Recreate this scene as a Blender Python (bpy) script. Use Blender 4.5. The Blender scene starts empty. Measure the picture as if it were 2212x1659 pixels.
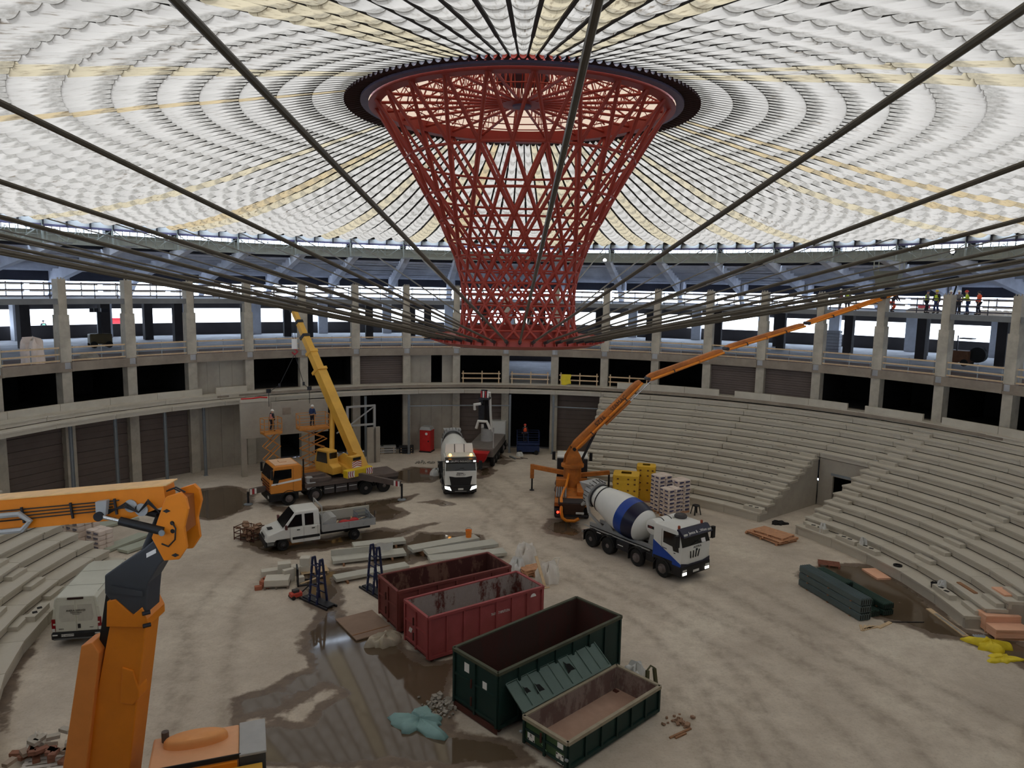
import bpy, math, random
from mathutils import Vector, Matrix
random.seed(7)
PI = math.pi
S, C, R_ = math.sin, math.cos, math.radians
scene = bpy.context.scene
col = scene.collection

# ---------------------------------------------------------------- camera
def _camera():
    f, pitch, yaw, roll = 1577.64, R_(7.45), R_(0.0716), R_(1.0232)
    cp, sp, cy, sy = C(pitch), S(pitch), C(yaw), S(yaw)
    fw = Vector((sy * cp, cy * cp, -sp)); rt = Vector((cy, -sy, 0)); up = rt.cross(fw)
    r2 = C(roll) * rt + S(roll) * up
    u2 = -S(roll) * rt + C(roll) * up
    cam = bpy.data.cameras.new('camera')
    cam.sensor_fit = 'HORIZONTAL'; cam.sensor_width = 36.0
    cam.lens = f / 2212.0 * 36.0
    cam.clip_start = 0.1; cam.clip_end = 1000
    o = bpy.data.objects.new('camera', cam); col.objects.link(o)
    m = Matrix.Identity(4)
    for i in range(3):
        m[i][0], m[i][1], m[i][2] = r2[i], u2[i], -fw[i]
    m.translation = Vector((0, -34.773, 16.0))
    o.matrix_world = m
    scene.camera = o
_camera()

# ---------------------------------------------------------------- overcast sky, exposure
world = bpy.data.worlds.new('sky'); scene.world = world
world.use_nodes = True
_wb = world.node_tree.nodes['Background']
_wb.inputs['Color'].default_value = (0.68, 0.81, 1.0, 1)
_wb.inputs['Strength'].default_value = 7.0
scene.view_settings.view_transform = 'Standard'
scene.view_settings.look = 'None'
scene.view_settings.gamma = 1.0
scene.view_settings.exposure = 0.4
scene.view_settings.use_curve_mapping = False
try:
    scene.cycles.use_denoising = True
    scene.cycles.max_bounces = 8
    scene.cycles.diffuse_bounces = 4
    scene.cycles.glossy_bounces = 3
    scene.cycles.transmission_bounces = 4
    scene.cycles.sample_clamp_indirect = 8.0
    scene.cycles.caustics_reflective = False
    scene.cycles.caustics_refractive = False
except Exception:
    pass

# ---------------------------------------------------------------- materials
def lin(c):
    return tuple(((x / 255.0) / 12.92 if x / 255.0 <= 0.04045 else ((x / 255.0 + 0.055) / 1.055) ** 2.4) for x in c)
MATS = {}
class NT:
    def __init__(s, m):
        s.t = m.node_tree; s.n = s.t.nodes; s.l = s.t.links
    def new(s, typ, **kw):
        n = s.n.new(typ)
        for k, v in kw.items():
            setattr(n, k, v)
        return n
    def link(s, a, b):
        s.l.new(a, b)
    def noise(s, vec, scale, detail=4, rough=0.55):
        n = s.new('ShaderNodeTexNoise'); n.inputs['Scale'].default_value = scale
        n.inputs['Detail'].default_value = detail; n.inputs['Roughness'].default_value = rough
        if vec is not None: s.link(vec, n.inputs['Vector'])
        return n.outputs['Fac']
    def ramp(s, fac, stops):
        n = s.new('ShaderNodeValToRGB'); e = n.color_ramp.elements
        while len(e) < len(stops): e.new(0.5)
        for i, (p, c) in enumerate(stops):
            e[i].position = p; e[i].color = (*c[:3], 1)
        s.link(fac, n.inputs['Fac']); return n.outputs['Color']
    def mix(s, fac, a, b, mode='MIX'):
        n = s.new('ShaderNodeMix', data_type='RGBA', blend_type=mode)
        for sock, v in ((n.inputs[0], fac), (n.inputs[6], a), (n.inputs[7], b)):
            if isinstance(v, (int, float)): sock.default_value = v
            elif isinstance(v, tuple): sock.default_value = (*v[:3], 1)
            else: s.link(v, sock)
        return n.outputs[2]
    def math(s, op, a, b=0.0, clamp=False):
        n = s.new('ShaderNodeMath', operation=op, use_clamp=clamp)
        for sock, v in ((n.inputs[0], a), (n.inputs[1], b)):
            if isinstance(v, (int, float)): sock.default_value = v
            else: s.link(v, sock)
        return n.outputs[0]
    def attr(s, name):
        return s.new('ShaderNodeAttribute', attribute_name=name)

def M(name, rgb, rough=0.7, metal=0.0, var=0.12, scale=2.5, bump=0.0, dirt=None, dirt_amt=0.0, dscale=1.2, emit=None, estr=0.0, spec=0.4, coat=0.0):
    """Principled material: base colour broken by object-space noise, optional second-tone dirt."""
    if name in MATS: return MATS[name]
    m = bpy.data.materials.new(name); m.use_nodes = True
    nt = NT(m); p = nt.n['Principled BSDF']
    c = lin(rgb)
    p.inputs['Roughness'].default_value = rough; p.inputs['Metallic'].default_value = metal
    p.inputs['Specular IOR Level'].default_value = spec
    if coat: p.inputs['Coat Weight'].default_value = coat
    if var > 0 or dirt:
        tc = nt.new('ShaderNodeTexCoord').outputs['Object']
        f = nt.noise(tc, scale, 5, 0.6)
        cc = nt.ramp(f, [(0.3, tuple(x * (1 - var) for x in c)), (0.7, tuple(min(1, x * (1 + var)) for x in c))])
        if dirt:
            d = nt.noise(tc, dscale, 6, 0.65)
            k = nt.math('MULTIPLY', nt.ramp(d, [(0.5 - 0.12, (0, 0, 0)), (0.5 + 0.14, (1, 1, 1))]), dirt_amt)
            cc = nt.mix(k, cc, lin(dirt))
        nt.link(cc, p.inputs['Base Color'])
        if bump:
            b = nt.new('ShaderNodeBump'); b.inputs['Strength'].default_value = bump; b.inputs['Distance'].default_value = 0.03
            nt.link(f, b.inputs['Height']); nt.link(b.outputs['Normal'], p.inputs['Normal'])
    else:
        p.inputs['Base Color'].default_value = (*c, 1)
    if emit:
        p.inputs['Emission Color'].default_value = (*lin(emit), 1); p.inputs['Emission Strength'].default_value = estr
    MATS[name] = m; return m

concrete = M('precast_concrete', (196, 189, 174), 0.85, 0, 0.07, 1.1, 0.05, (170, 160, 144), 0.45, 0.5)
concrete_col = M('column_concrete', (186, 178, 162), 0.85, 0, 0.09, 0.9, 0.05, (130, 122, 112), 0.5, 0.7)
concrete_band = M('band_concrete', (150, 138, 124), 0.88, 0, 0.12, 0.8, 0.05, (110, 98, 88), 0.5, 0.6)
concrete_old = M('old_concrete', (196, 198, 204), 0.85, 0, 0.12, 0.5, 0.05, (160, 160, 168), 0.5, 0.9)
concrete_dark = M('dark_concrete', (66, 62, 62), 0.9, 0, 0.15, 0.6)
wall_light = M('cast_wall', (176, 168, 154), 0.85, 0, 0.07, 0.5, 0.03, (132, 122, 112), 0.5, 0.5)
room_dark = M('unlit_room', (22, 21, 22), 0.95, 0, 0.25, 0.4)  # near-black base colour paints in the darkness of the unlit rooms
slab_top = M('gallery_floor', (186, 188, 192), 0.8, 0, 0.2, 0.5, 0, (140, 138, 138), 0.6, 0.3)
slab_edge2 = M('slab_deck', (120, 96, 84), 0.9, 0, 0.2, 0.6, 0, (80, 70, 66), 0.6, 0.5)
fascia_m = M('fascia_metal', (150, 150, 146), 0.6, 0.1, 0.06, 0.5)
beam_m = M('ring_beam_paint', (168, 170, 158), 0.6, 0.0, 0.07, 0.4)
truss_m = M('walkway_steel', (150, 156, 150), 0.55, 0.2, 0.08)
galv = M('galvanised_steel', (140, 146, 150), 0.5, 0.3, 0.1)
steel_dark = M('dark_steel', (48, 48, 52), 0.5, 0.5, 0.15)
black = M('black_rubber', (24, 23, 23), 0.8, 0, 0.2)
black_pl = M('black_plastic', (20, 20, 23), 0.45, 0, 0.1)
rail_m = M('roof_rail', (22, 17, 13), 0.8, 0, 0.2)
rim_dark = M('rim_flashing', (46, 24, 24), 0.7, 0, 0.25)
rim_plate = M('rim_plate', (112, 102, 124), 0.6, 0.1, 0.12)
red_steel = M('red_lattice_steel', (160, 58, 44), 0.5, 0.0, 0.14, 1.5, 0, (126, 44, 34), 0.5, 1.5)
cable_m = M('steel_cable', (88, 82, 72), 0.45, 0.5, 0.15, 4)
wood = M('pale_timber', (205, 178, 142), 0.8, 0, 0.12, 5)
wood_white = M('painted_timber', (226, 220, 212), 0.7, 0, 0.06, 3)
wood_pallet = M('pallet_timber', (208, 158, 122), 0.8, 0, 0.15, 5)
wood_red = M('red_pallet_timber', (132, 84, 66), 0.85, 0, 0.2, 5)
wood_brown = M('brown_timber', (150, 110, 80), 0.85, 0, 0.2, 5)
white_paint = M('white_paint', (222, 222, 216), 0.3, 0, 0.04, 1.5, spec=0.5)
white_van = M('white_van_paint', (206, 206, 192), 0.35, 0, 0.05, 1.0, 0, (188, 186, 172), 0.4, 0.8)
glass = M('dark_glass', (14, 17, 20), 0.08, 0, 0.0, spec=0.6)
blue_paint = M('blue_paint', (16, 62, 150), 0.35, 0, 0.08, 2)
navy = M('navy_paint', (24, 26, 52), 0.3, 0, 0.05)
orange = M('orange_paint', (226, 132, 26), 0.4, 0, 0.07, 1.2, 0, (200, 112, 24), 0.4, 0.7)
orange_cab = M('orange_cab_paint', (222, 142, 58), 0.4, 0, 0.06, 1.5)
orange_pump = M('pump_orange', (196, 116, 42), 0.55, 0, 0.15, 1.5, 0, (120, 72, 34), 0.6, 1.2)
yellow = M('crane_yellow', (224, 172, 70), 0.45, 0, 0.08, 1.2, 0, (196, 146, 60), 0.4, 0.7)
charcoal = M('charcoal_paint', (62, 64, 68), 0.5, 0.1, 0.08, 1.5)
chrome = M('chrome_rod', (210, 210, 210), 0.15, 1.0, 0.0)
grey_frame = M('truck_frame', (70, 66, 66), 0.6, 0.2, 0.15, 2)
grey_light = M('light_grey_paint', (168, 168, 166), 0.5, 0.1, 0.08, 2)
brown_frame = M('crane_chassis', (98, 86, 80), 0.6, 0.1, 0.15, 1.5)
rim_steel = M('wheel_rim', (112, 104, 102), 0.5, 0.4, 0.1, 6)
red_paint = M('red_paint', (190, 34, 36), 0.45, 0, 0.06)
cont_red = M('container_red', (158, 74, 74), 0.6, 0, 0.09, 1.0, 0, (126, 56, 54), 0.55, 0.8)
cont_brown = M('container_brown', (122, 62, 56), 0.7, 0, 0.1, 1.0, 0, (92, 44, 38), 0.6, 0.9)
cont_green = M('container_green', (22, 52, 46), 0.55, 0, 0.15, 0.8, 0, (16, 34, 32), 0.6, 0.7)
cont_green2 = M('skip_green', (66, 92, 56), 0.6, 0, 0.12, 1.2, 0, (46, 66, 44), 0.6, 1.0)
lid_green = M('lid_green', (88, 108, 100), 0.5, 0, 0.1, 1.0, 0, (72, 90, 84), 0.5, 0.6)
rust_in = M('rusty_inside', (82, 44, 34), 0.9, 0, 0.2, 0.7, 0.03, (58, 30, 26), 0.6, 0.8)
bag_white = M('woven_bag', (222, 216, 206), 0.85, 0, 0.06, 3, 0.25)
bag_pink = M('wrapped_bags', (220, 204, 192), 0.7, 0, 0.05, 2.5, 0.15)
yellow_wrap = M('yellow_wrap', (222, 176, 50), 0.5, 0, 0.08, 2.0, 0.15)
peach = M('peach_board', (232, 178, 146), 0.8, 0, 0.05, 1.5)
tarp_yellow = M('yellow_tarp', (224, 200, 44), 0.55, 0, 0.12, 2.0, 0.2)
tarp_teal = M('teal_tarp', (126, 160, 158), 0.6, 0, 0.15, 1.5, 0.25)
deck_steel = M('deck_steel', (92, 106, 108), 0.4, 0.6, 0.1, 1.5)
deck_green = M('deck_green', (58, 80, 72), 0.45, 0.5, 0.12, 1.5)
slab_m = M('hollow_slab', (190, 188, 176), 0.85, 0, 0.06, 1.0, 0, (160, 158, 146), 0.4, 0.6)
block_m = M('white_block', (204, 198, 184), 0.85, 0, 0.05, 2)
brick_m = M('terracotta', (172, 104, 78), 0.85, 0, 0.12, 3)
rack_blue = M('rack_blue', (36, 44, 78), 0.5, 0.2, 0.1)
skin = M('skin', (196, 150, 124), 0.6, 0, 0.03)
hi_yellow = M('hi_vis_yellow', (206, 232, 70), 0.6, 0, 0.05)
hi_orange = M('hi_vis_orange', (236, 88, 46), 0.6, 0, 0.05)
refl = M('reflective_tape', (215, 215, 210), 0.4, 0, 0)
cloth_dark = M('dark_workwear', (42, 42, 50), 0.85, 0, 0.15, 6)
cloth_blue = M('blue_workwear', (44, 62, 104), 0.85, 0, 0.15, 6)
cloth_grey = M('grey_workwear', (120, 118, 118), 0.85, 0, 0.15, 6)
helmet_white = M('white_helmet', (238, 236, 228), 0.35, 0, 0)
helmet_yellow = M('yellow_helmet', (236, 206, 60), 0.35, 0, 0)
helmet_red = M('red_helmet', (220, 76, 60), 0.35, 0, 0)
blue_dk = M('lift_blue', (28, 44, 84), 0.5, 0.1, 0.1)
lamp_white = M('lit_headlamp', (240, 240, 240), 0.2, 0, 0, emit=(255, 252, 240), estr=6)
lamp_amber = M('lit_amber_beacon', (240, 160, 60), 0.3, 0, 0, emit=(255, 170, 70), estr=8)
lamp_red = M('lit_tail_lamp', (220, 40, 30), 0.3, 0, 0, emit=(255, 40, 25), estr=6)
flood = M('lit_floodlight', (250, 250, 250), 0.3, 0, 0, emit=(255, 255, 255), estr=14)
red_lens = M('red_lens', (130, 14, 24), 0.25, 0, 0)
clear_lens = M('clear_lens', (210, 210, 206), 0.15, 0, 0)
ink_dark = M('dark_ink', (30, 28, 32), 0.6, 0, 0)
ink_white = M('white_ink', (236, 234, 230), 0.6, 0, 0)
ink_blue = M('blue_ink', (58, 60, 96), 0.6, 0, 0)
grille_red = M('chevron_red', (170, 44, 52), 0.5, 0, 0)
plate_yellow = M('plate_yellow', (222, 186, 40), 0.45, 0, 0.05)
debris_m = M('rubble_grey', (150, 144, 134), 0.9, 0, 0.2, 3)
plastic_clear = M('plastic_sheet', (214, 214, 210), 0.4, 0, 0.05)

# ---------------------------------------------------------------- mesh building
class MB:
    def __init__(s):
        s.v = []; s.f = []; s.T = None
    def _add(s, vs, fs):
        b = len(s.v)
        if s.T is not None: vs = [s.T @ Vector(p) for p in vs]
        s.v.extend(tuple(p) for p in vs); s.f.extend(tuple(b + i for i in f) for f in fs)
        return s
    def b(s, x0, x1, y0, y1, z0, z1):
        v = [(x, y, z) for z in (z0, z1) for y in (y0, y1) for x in (x0, x1)]
        return s._add(v, [(0, 2, 3, 1), (4, 5, 7, 6), (0, 1, 5, 4), (2, 6, 7, 3), (0, 4, 6, 2), (1, 3, 7, 5)])
    def box(s, c, d, rz=0.0, rx=0.0, ry=0.0):
        m = Matrix.Translation(c) @ Matrix.Rotation(rz, 4, 'Z') @ Matrix.Rotation(ry, 4, 'Y') @ Matrix.Rotation(rx, 4, 'X')
        o = s.T; s.T = m if o is None else o @ m
        s.b(-d[0] / 2, d[0] / 2, -d[1] / 2, d[1] / 2, -d[2] / 2, d[2] / 2); s.T = o
        return s
    def frustum(s, x0, x1, y0, y1, z0, X0, X1, Y0, Y1, z1):
        v = [(x0, y0, z0), (x1, y0, z0), (x1, y1, z0), (x0, y1, z0), (X0, Y0, z1), (X1, Y0, z1), (X1, Y1, z1), (X0, Y1, z1)]
        return s._add(v, [(3, 2, 1, 0), (4, 5, 6, 7), (0, 1, 5, 4), (1, 2, 6, 5), (2, 3, 7, 6), (3, 0, 4, 7)])
    def bar(s, p, q, w, h, up=(0, 0, 1)):
        p, q = Vector(p), Vector(q); d = (q - p).normalized(); u = Vector(up)
        if abs(d.dot(u)) > 0.98: u = Vector((0, 1, 0))
        x = d.cross(u).normalized() * (w / 2); y = x.cross(d).normalized() * (h / 2)
        v = [p - x - y, p + x - y, p + x + y, p - x + y, q - x - y, q + x - y, q + x + y, q - x + y]
        return s._add(v, [(3, 2, 1, 0), (4, 5, 6, 7), (0, 1, 5, 4), (1, 2, 6, 5), (2, 3, 7, 6), (3, 0, 4, 7)])
    def tube(s, p, q, r, n=8, r2=None, cap=True):
        p, q = Vector(p), Vector(q); d = (q - p).normalized(); u = Vector((0, 0, 1)) if abs(d.z) < 0.95 else Vector((1, 0, 0))
        x = d.cross(u).normalized(); y = d.cross(x); r2 = r if r2 is None else r2
        v = [p + (x * C(2 * PI * i / n) + y * S(2 * PI * i / n)) * r for i in range(n)] + [q + (x * C(2 * PI * i / n) + y * S(2 * PI * i / n)) * r2 for i in range(n)]
        f = [(i, (i + 1) % n, n + (i + 1) % n, n + i) for i in range(n)]
        if cap: f += [tuple(range(n - 1, -1, -1)), tuple(range(n, 2 * n))]
        return s._add(v, f)
    def path(s, pts, r, n=7):
        pts = [Vector(p) for p in pts]; v = []; f = []; px = None
        for i, p in enumerate(pts):
            d = (pts[min(i + 1, len(pts) - 1)] - pts[max(i - 1, 0)]).normalized()
            if px is None:
                u = Vector((0, 0, 1)) if abs(d.z) < 0.9 else Vector((1, 0, 0)); px = d.cross(u).normalized()
            px = (px - d * px.dot(d)).normalized(); y = d.cross(px)
            v += [p + (px * C(2 * PI * k / n) + y * S(2 * PI * k / n)) * r for k in range(n)]
        for i in range(len(pts) - 1):
            f += [(i * n + k, i * n + (k + 1) % n, (i + 1) * n + (k + 1) % n, (i + 1) * n + k) for k in range(n)]
        f += [tuple(range(n - 1, -1, -1)), tuple(range((len(pts) - 1) * n, len(pts) * n))]
        return s._add(v, f)
    def lathe(s, prof, n=24, o=(0, 0, 0), ax='z', cap=True):
        v = []; f = []; o = Vector(o)
        for r, z in prof:
            for i in range(n):
                a = 2 * PI * i / n; p = (r * C(a), r * S(a), z)
                if ax == 'y': p = (p[0], p[2], p[1])
                elif ax == 'x': p = (p[2], p[0], p[1])
                v.append(o + Vector(p))
        for j in range(len(prof) - 1):
            f += [(j * n + i, j * n + (i + 1) % n, (j + 1) * n + (i + 1) % n, (j + 1) * n + i) for i in range(n)]
        if cap: f += [tuple(range(n - 1, -1, -1)), tuple(range((len(prof) - 1) * n, len(prof) * n))]
        return s._add(v, f)
    def prism(s, poly, a, b, ax='y'):
        """poly in the two other axes (x,z for ax y; y,z for ax x; x,y for ax z), extruded from a to b."""
        g = {'y': lambda p, t: (p[0], t, p[1]), 'x': lambda p, t: (t, p[0], p[1]), 'z': lambda p, t: (p[0], p[1], t)}[ax]
        n = len(poly)
        v = [g(p, a) for p in poly] + [g(p, b) for p in poly]
        return s._add(v, [tuple(range(n)), tuple(range(2 * n - 1, n - 1, -1))] + [(i, n + i, n + (i + 1) % n, (i + 1) % n) for i in range(n)])
    def loft(s, rings, cap=True):
        n = len(rings[0]); v = [p for r in rings for p in r]; f = []
        for j in range(len(rings) - 1):
            f += [(j * n + i, j * n + (i + 1) % n, (j + 1) * n + (i + 1) % n, (j + 1) * n + i) for i in range(n)]
        if cap: f += [tuple(range(n - 1, -1, -1)), tuple(range((len(rings) - 1) * n, len(rings) * n))]
        return s._add(v, f)
    def sph(s, c, r, n=10, m=6, sx=1, sy=1, sz=1):
        prof = [(max(1e-3, r * S(PI * j / m)), -r * C(PI * j / m)) for j in range(m + 1)]
        b = len(s.v); o = s.T
        mm = Matrix.Translation(c) @ Matrix.Diagonal((sx, sy, sz, 1)); s.T = mm if o is None else o @ mm
        s.lathe(prof, n); s.T = o
        return s
    def quad(s, *p):
        return s._add(list(p), [tuple(range(len(p)))])
    def sheet(s, fn, nu, nv):
        v = [fn(i / nu, j / nv) for j in range(nv + 1) for i in range(nu + 1)]
        f = [(j * (nu + 1) + i, j * (nu + 1) + i + 1, (j + 1) * (nu + 1) + i + 1, (j + 1) * (nu + 1) + i) for j in range(nv) for i in range(nu)]
        return s._add(v, f)
    def mesh(s, name, mat=None, smooth=False):
        me = bpy.data.meshes.new(name); me.from_pydata(s.v, [], s.f)
        if mat is not None: me.materials.append(mat)
        if smooth:
            me.polygons.foreach_set('use_smooth', [True] * len(me.polygons))
            try: me.set_sharp_from_angle(angle=R_(38))
            except Exception: pass
        me.update()
        return me
    def obj(s, name, mat, parent=None, smooth=False, loc=None, rz=None, bevel=0.0, kind=None):
        return link(name, s.mesh(name, mat, smooth), parent, loc, rz, bevel, kind)

def link(name, me, parent=None, loc=None, rz=None, bevel=0.0, kind=None):
    o = bpy.data.objects.new(name, me); col.objects.link(o)
    if parent is not None: o.parent = parent
    if loc is not None: o.location = loc
    if rz is not None: o.rotation_euler = (0, 0, rz)
    if bevel:
        md = o.modifiers.new('bevel', 'BEVEL'); md.width = bevel; md.segments = 2; md.limit_method = 'ANGLE'; md.angle_limit = R_(40)
    if kind: o['kind'] = kind
    return o
def tag(o, label, cat, group=None):
    o['label'] = label; o['category'] = cat
    if group: o['group'] = group
    return o
def thing(name, label, cat, loc=(0, 0, 0), rz=0.0, group=None):
    o = bpy.data.objects.new(name, None); col.objects.link(o)
    o.location = loc; o.rotation_euler = (0, 0, rz); o.empty_display_size = 0.2
    return tag(o, label, cat, group)
def setting(name, loc=(0, 0, 0), rz=0.0):
    o = bpy.data.objects.new(name, None); col.objects.link(o)
    o.location = loc; o.rotation_euler = (0, 0, rz); o['kind'] = 'structure'
    return o
KIDS = {}
def copy_tree(o, kids=None):
    def cp(x, parent):
        c = x.copy(); col.objects.link(c)
        if parent is not None: c.parent = parent
        for ch in list(x.children): cp(ch, c)
        return c
    return cp(o, None)
def pol(phi, r, z=0.0, c=(0.0, 0.0)):
    a = R_(phi); return Vector((c[0] + r * S(a), c[1] + r * C(a), z))
def text(s, size, mat, parent, m, name='lettering', ext=0.004, sx=1.0, shear=0.0):
    cu = bpy.data.curves.new('lettering', 'FONT'); cu.body = s; cu.size = size; cu.extrude = ext; cu.align_x = 'CENTER'; cu.align_y = 'CENTER'
    cu.resolution_u = 2; cu.shear = shear
    t = bpy.data.objects.new('lettering', cu); col.objects.link(t)
    dg = bpy.context.evaluated_depsgraph_get()
    me = bpy.data.meshes.new_from_object(t.evaluated_get(dg))
    bpy.data.objects.remove(t); bpy.data.curves.remove(cu)
    me.materials.clear(); me.materials.append(mat)
    o = bpy.data.objects.new(name, me); col.objects.link(o); o.parent = parent
    o.matrix_local = m @ Matrix.Diagonal((sx, 1, 1, 1))
    return o
def frame_m(o, x, y):
    """matrix whose local x,y axes are the given directions at origin o."""
    x = Vector(x).normalized(); y = Vector(y); y = (y - x * y.dot(x)).normalized(); z = x.cross(y)
    m = Matrix.Identity(4)
    for i in range(3): m[i][0], m[i][1], m[i][2] = x[i], y[i], z[i]
    m.translation = Vector(o); return m
def chord(phi, r, c=(0, 0)):
    return pol(phi, r, 0, c), -R_(phi)

WET = [
  [(-10.52, 5.31), (-11.5, 4.57), (-10.78, 1.19), (-9.22, -0.65), (-9.5, -2.84), (-9.11, -4.56), (-8.24, -5.71), (-8.91, -6.55), (-9.8, -7.56), (-10.68, -8.25), (-9.96, -10.04), (-9.24, -12.32), (1.41, -12.05), (0.32, -10.58), (-1.79, -9.95), (-2.15, -6.97), (-1.89, -4.71), (-3.26, -5.16), (-4.69, -3.56), (-6.21, -1.54), (-7.42, -1.58), (-8.39, 0.17), (-8.8, 2.45), (-9.03, 4.02), (-7.24, 4.77), (-5.34, 6.26), (-5.7, 8.95), (-7.84, 9.68), (-7.89, 5.43), (-9.94, 5.12)] ,
  [(-6.94, 9.56), (-5.88, 11.55), (-3.46, 11.68), (-1.76, 11.31), (-1.41, 10.01), (-5.34, 6.26), (-6.32, 7.34)] ,
  [(-24.71, 20.33), (-22.85, 21.79), (-21.31, 21.61), (-19.44, 19.63), (-18.53, 15.89), (-19.35, 14.55), (-20.31, 12.97), (-21.85, 13.79)] ,
  [(-17.34, 10.23), (-16.57, 12.1), (-15.01, 11.07), (-11.7, 9.91), (-8.61, 12.34), (-7.16, 11.95), (-6.1, 13.25), (-4.57, 13.73), (-6.09, 12.01), (-7.03, 10.15), (-9.15, 8.95), (-12.73, 7.41), (-11.82, 6.18), (-13.58, 6.61), (-14.92, 7.31), (-16.44, 8.42)] ,
  [(-18.46, 17.61), (-15.27, 16.08), (-11.63, 17.67), (-8.48, 19.43), (-7.19, 20.4), (-7.52, 18.87), (-8.5, 17.39), (-7.07, 15.68), (-7.69, 14.37), (-8.82, 13.5), (-12.77, 14.09), (-16.41, 15.47)] ,
  [(-10.08, 27.12), (-8.75, 29.21), (-5.8, 28.74), (-5.34, 25.87), (-6.51, 23.99), (-8.36, 23.58), (-9.9, 24.8)] ,
  [(-2.93, 28.95), (-1.71, 29.72), (-1.18, 28.4), (-1.8, 26.11), (-2.67, 25.29)] ,
  [(-6.74, 18.31), (-5.28, 19.25), (-3.94, 17.89), (-4.77, 17.61)] ,
  [(2.17, 12.92), (2.79, 14.75), (4.44, 15.05), (5.04, 12.13), (4.68, 10.58), (3.52, 11.14), (2.51, 11.99)] ,
  [(16.38, 5.49), (18.22, 6.85), (21.0, 7.49), (22.3, 7.03), (22.35, 4.29), (22.31, 1.52), (22.22, -1.2), (23.23, -1.87), (24.88, -2.94), (22.8, -5.81), (22.47, -4.28), (21.61, -2.7), (20.06, -2.03), (19.39, -0.81), (18.38, -0.09), (17.36, 2.35)] ,
  [(-19.72, -8.1), (-20.95, -5.05), (-21.23, -3.36), (-20.73, -4.55), (-20.09, -6.48), (-19.22, -8.19), (-18.07, -9.99), (-17.66, -11.08)] ,
  [(-1.63, 31.14), (-0.71, 32.68), (0.39, 32.02), (-0.46, 30.51)] ,
  [(-2.95, 33.86), (-1.44, 35.99), (-0.05, 33.11), (-2.21, 32.01)] ,
]
DRY = [
  [(-9.17, 3.81), (-7.25, 4.1), (-6.44, -0.28), (-7.59, -0.84), (-8.45, 0.72)] ,
  [(-8.69, -9.27), (-8.05, -8.49), (-7.26, -7.41), (-6.65, -7.8), (-6.98, -8.52), (-7.49, -9.24), (-7.7, -9.69)] ,
  [(-9.56, -9.74), (-9.08, -9.14), (-8.8, -9.72), (-9.27, -10.08)] ,
]
TRACKS = [
  [(-3.87, 24.46), (-0.3, 15.85), (2.35, 8.54), (7.8, 1.38), (11.41, -4.26), (13.26, -9.08), (13.77, -11.72)] ,
  [(-1.6, 26.13), (1.4, 18.21), (3.98, 11.16)] ,
  [(4.03, 4.93), (7.01, -0.27), (8.61, -4.76), (9.04, -8.6), (8.66, -11.86)] ,
  [(9.82, 3.87), (12.43, -0.58), (14.66, -6.08), (16.13, -10.14)] ,
  [(-14.41, 5.84), (-14.44, 0.48), (-12.88, -5.49), (-10.94, -10.89)] ,
  [(-17.13, -1.21), (-14.08, -6.28), (-12.97, -10.41)] ,
  [(12.09, 4.62), (14.61, -1.95), (17.02, -7.06), (18.91, -10.06)] ,
  [(2.97, 22.09), (0.36, 16.99), (-0.56, 11.83), (2.67, 4.21)] ,
  [(6.78, -6.69), (7.8, -9.24), (8.02, -11.87)] ,
  [(7.74, -6.66), (8.85, -9.21), (9.45, -11.83)] ,
]
# ================================================================ SETTING
def sector(mb, p0, p1, r0, r1, z0, z1, n=1, c=(0, 0)):
    """annular block between two bearings."""
    for i in range(n):
        a, b = p0 + (p1 - p0) * i / n, p0 + (p1 - p0) * (i + 1) / n
        q = [pol(a, r0, 0, c), pol(b, r0, 0, c), pol(b, r1, 0, c), pol(a, r1, 0, c)]
        v = [(p.x, p.y, z0) for p in q] + [(p.x, p.y, z1) for p in q]
        f = [(0, 1, 2, 3), (7, 6, 5, 4), (4, 5, 1, 0), (6, 7, 3, 2)]
        if i == 0: f.append((7, 4, 0, 3))
        if i == n - 1: f.append((5, 6, 2, 1))
        mb._add(v, f)
    return mb

import numpy as np
def _inside(poly, X, Y):
    n = len(poly); ins = np.zeros(X.shape, bool); d = np.full(X.shape, 1e9)
    for i in range(n):
        (x0, y0), (x1, y1) = poly[i], poly[(i + 1) % n]
        cond = ((y0 > Y) != (y1 > Y)) & (X < (x1 - x0) * (Y - y0) / (y1 - y0 + 1e-12) + x0)
        ins ^= cond
        ex, ey = x1 - x0, y1 - y0; t = np.clip(((X - x0) * ex + (Y - y0) * ey) / (ex * ex + ey * ey + 1e-9), 0, 1)
        d = np.minimum(d, np.hypot(X - x0 - t * ex, Y - y0 - t * ey))
    return np.where(ins, d, -d)
def _line_d(pl, X, Y):
    d = np.full(X.shape, 1e9)
    for (x0, y0), (x1, y1) in zip(pl, pl[1:]):
        ex, ey = x1 - x0, y1 - y0; t = np.clip(((X - x0) * ex + (Y - y0) * ey) / (ex * ex + ey * ey + 1e-9), 0, 1)
        d = np.minimum(d, np.hypot(X - x0 - t * ex, Y - y0 - t * ey))
    return d
def _smooth_line(pl, n=8):
    out = []
    P = [pl[0]] + list(pl) + [pl[-1]]
    for i in range(1, len(P) - 2):
        for k in range(n):
            t = k / n; a, b, c, d = (np.array(P[i + j]) for j in (-1, 0, 1, 2))
            out.append(tuple(0.5 * ((2 * b) + (c - a) * t + (2 * a - 5 * b + 4 * c - d) * t * t + (3 * b - a - 3 * c + d) * t ** 3)))
    return out + [pl[-1]]
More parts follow.
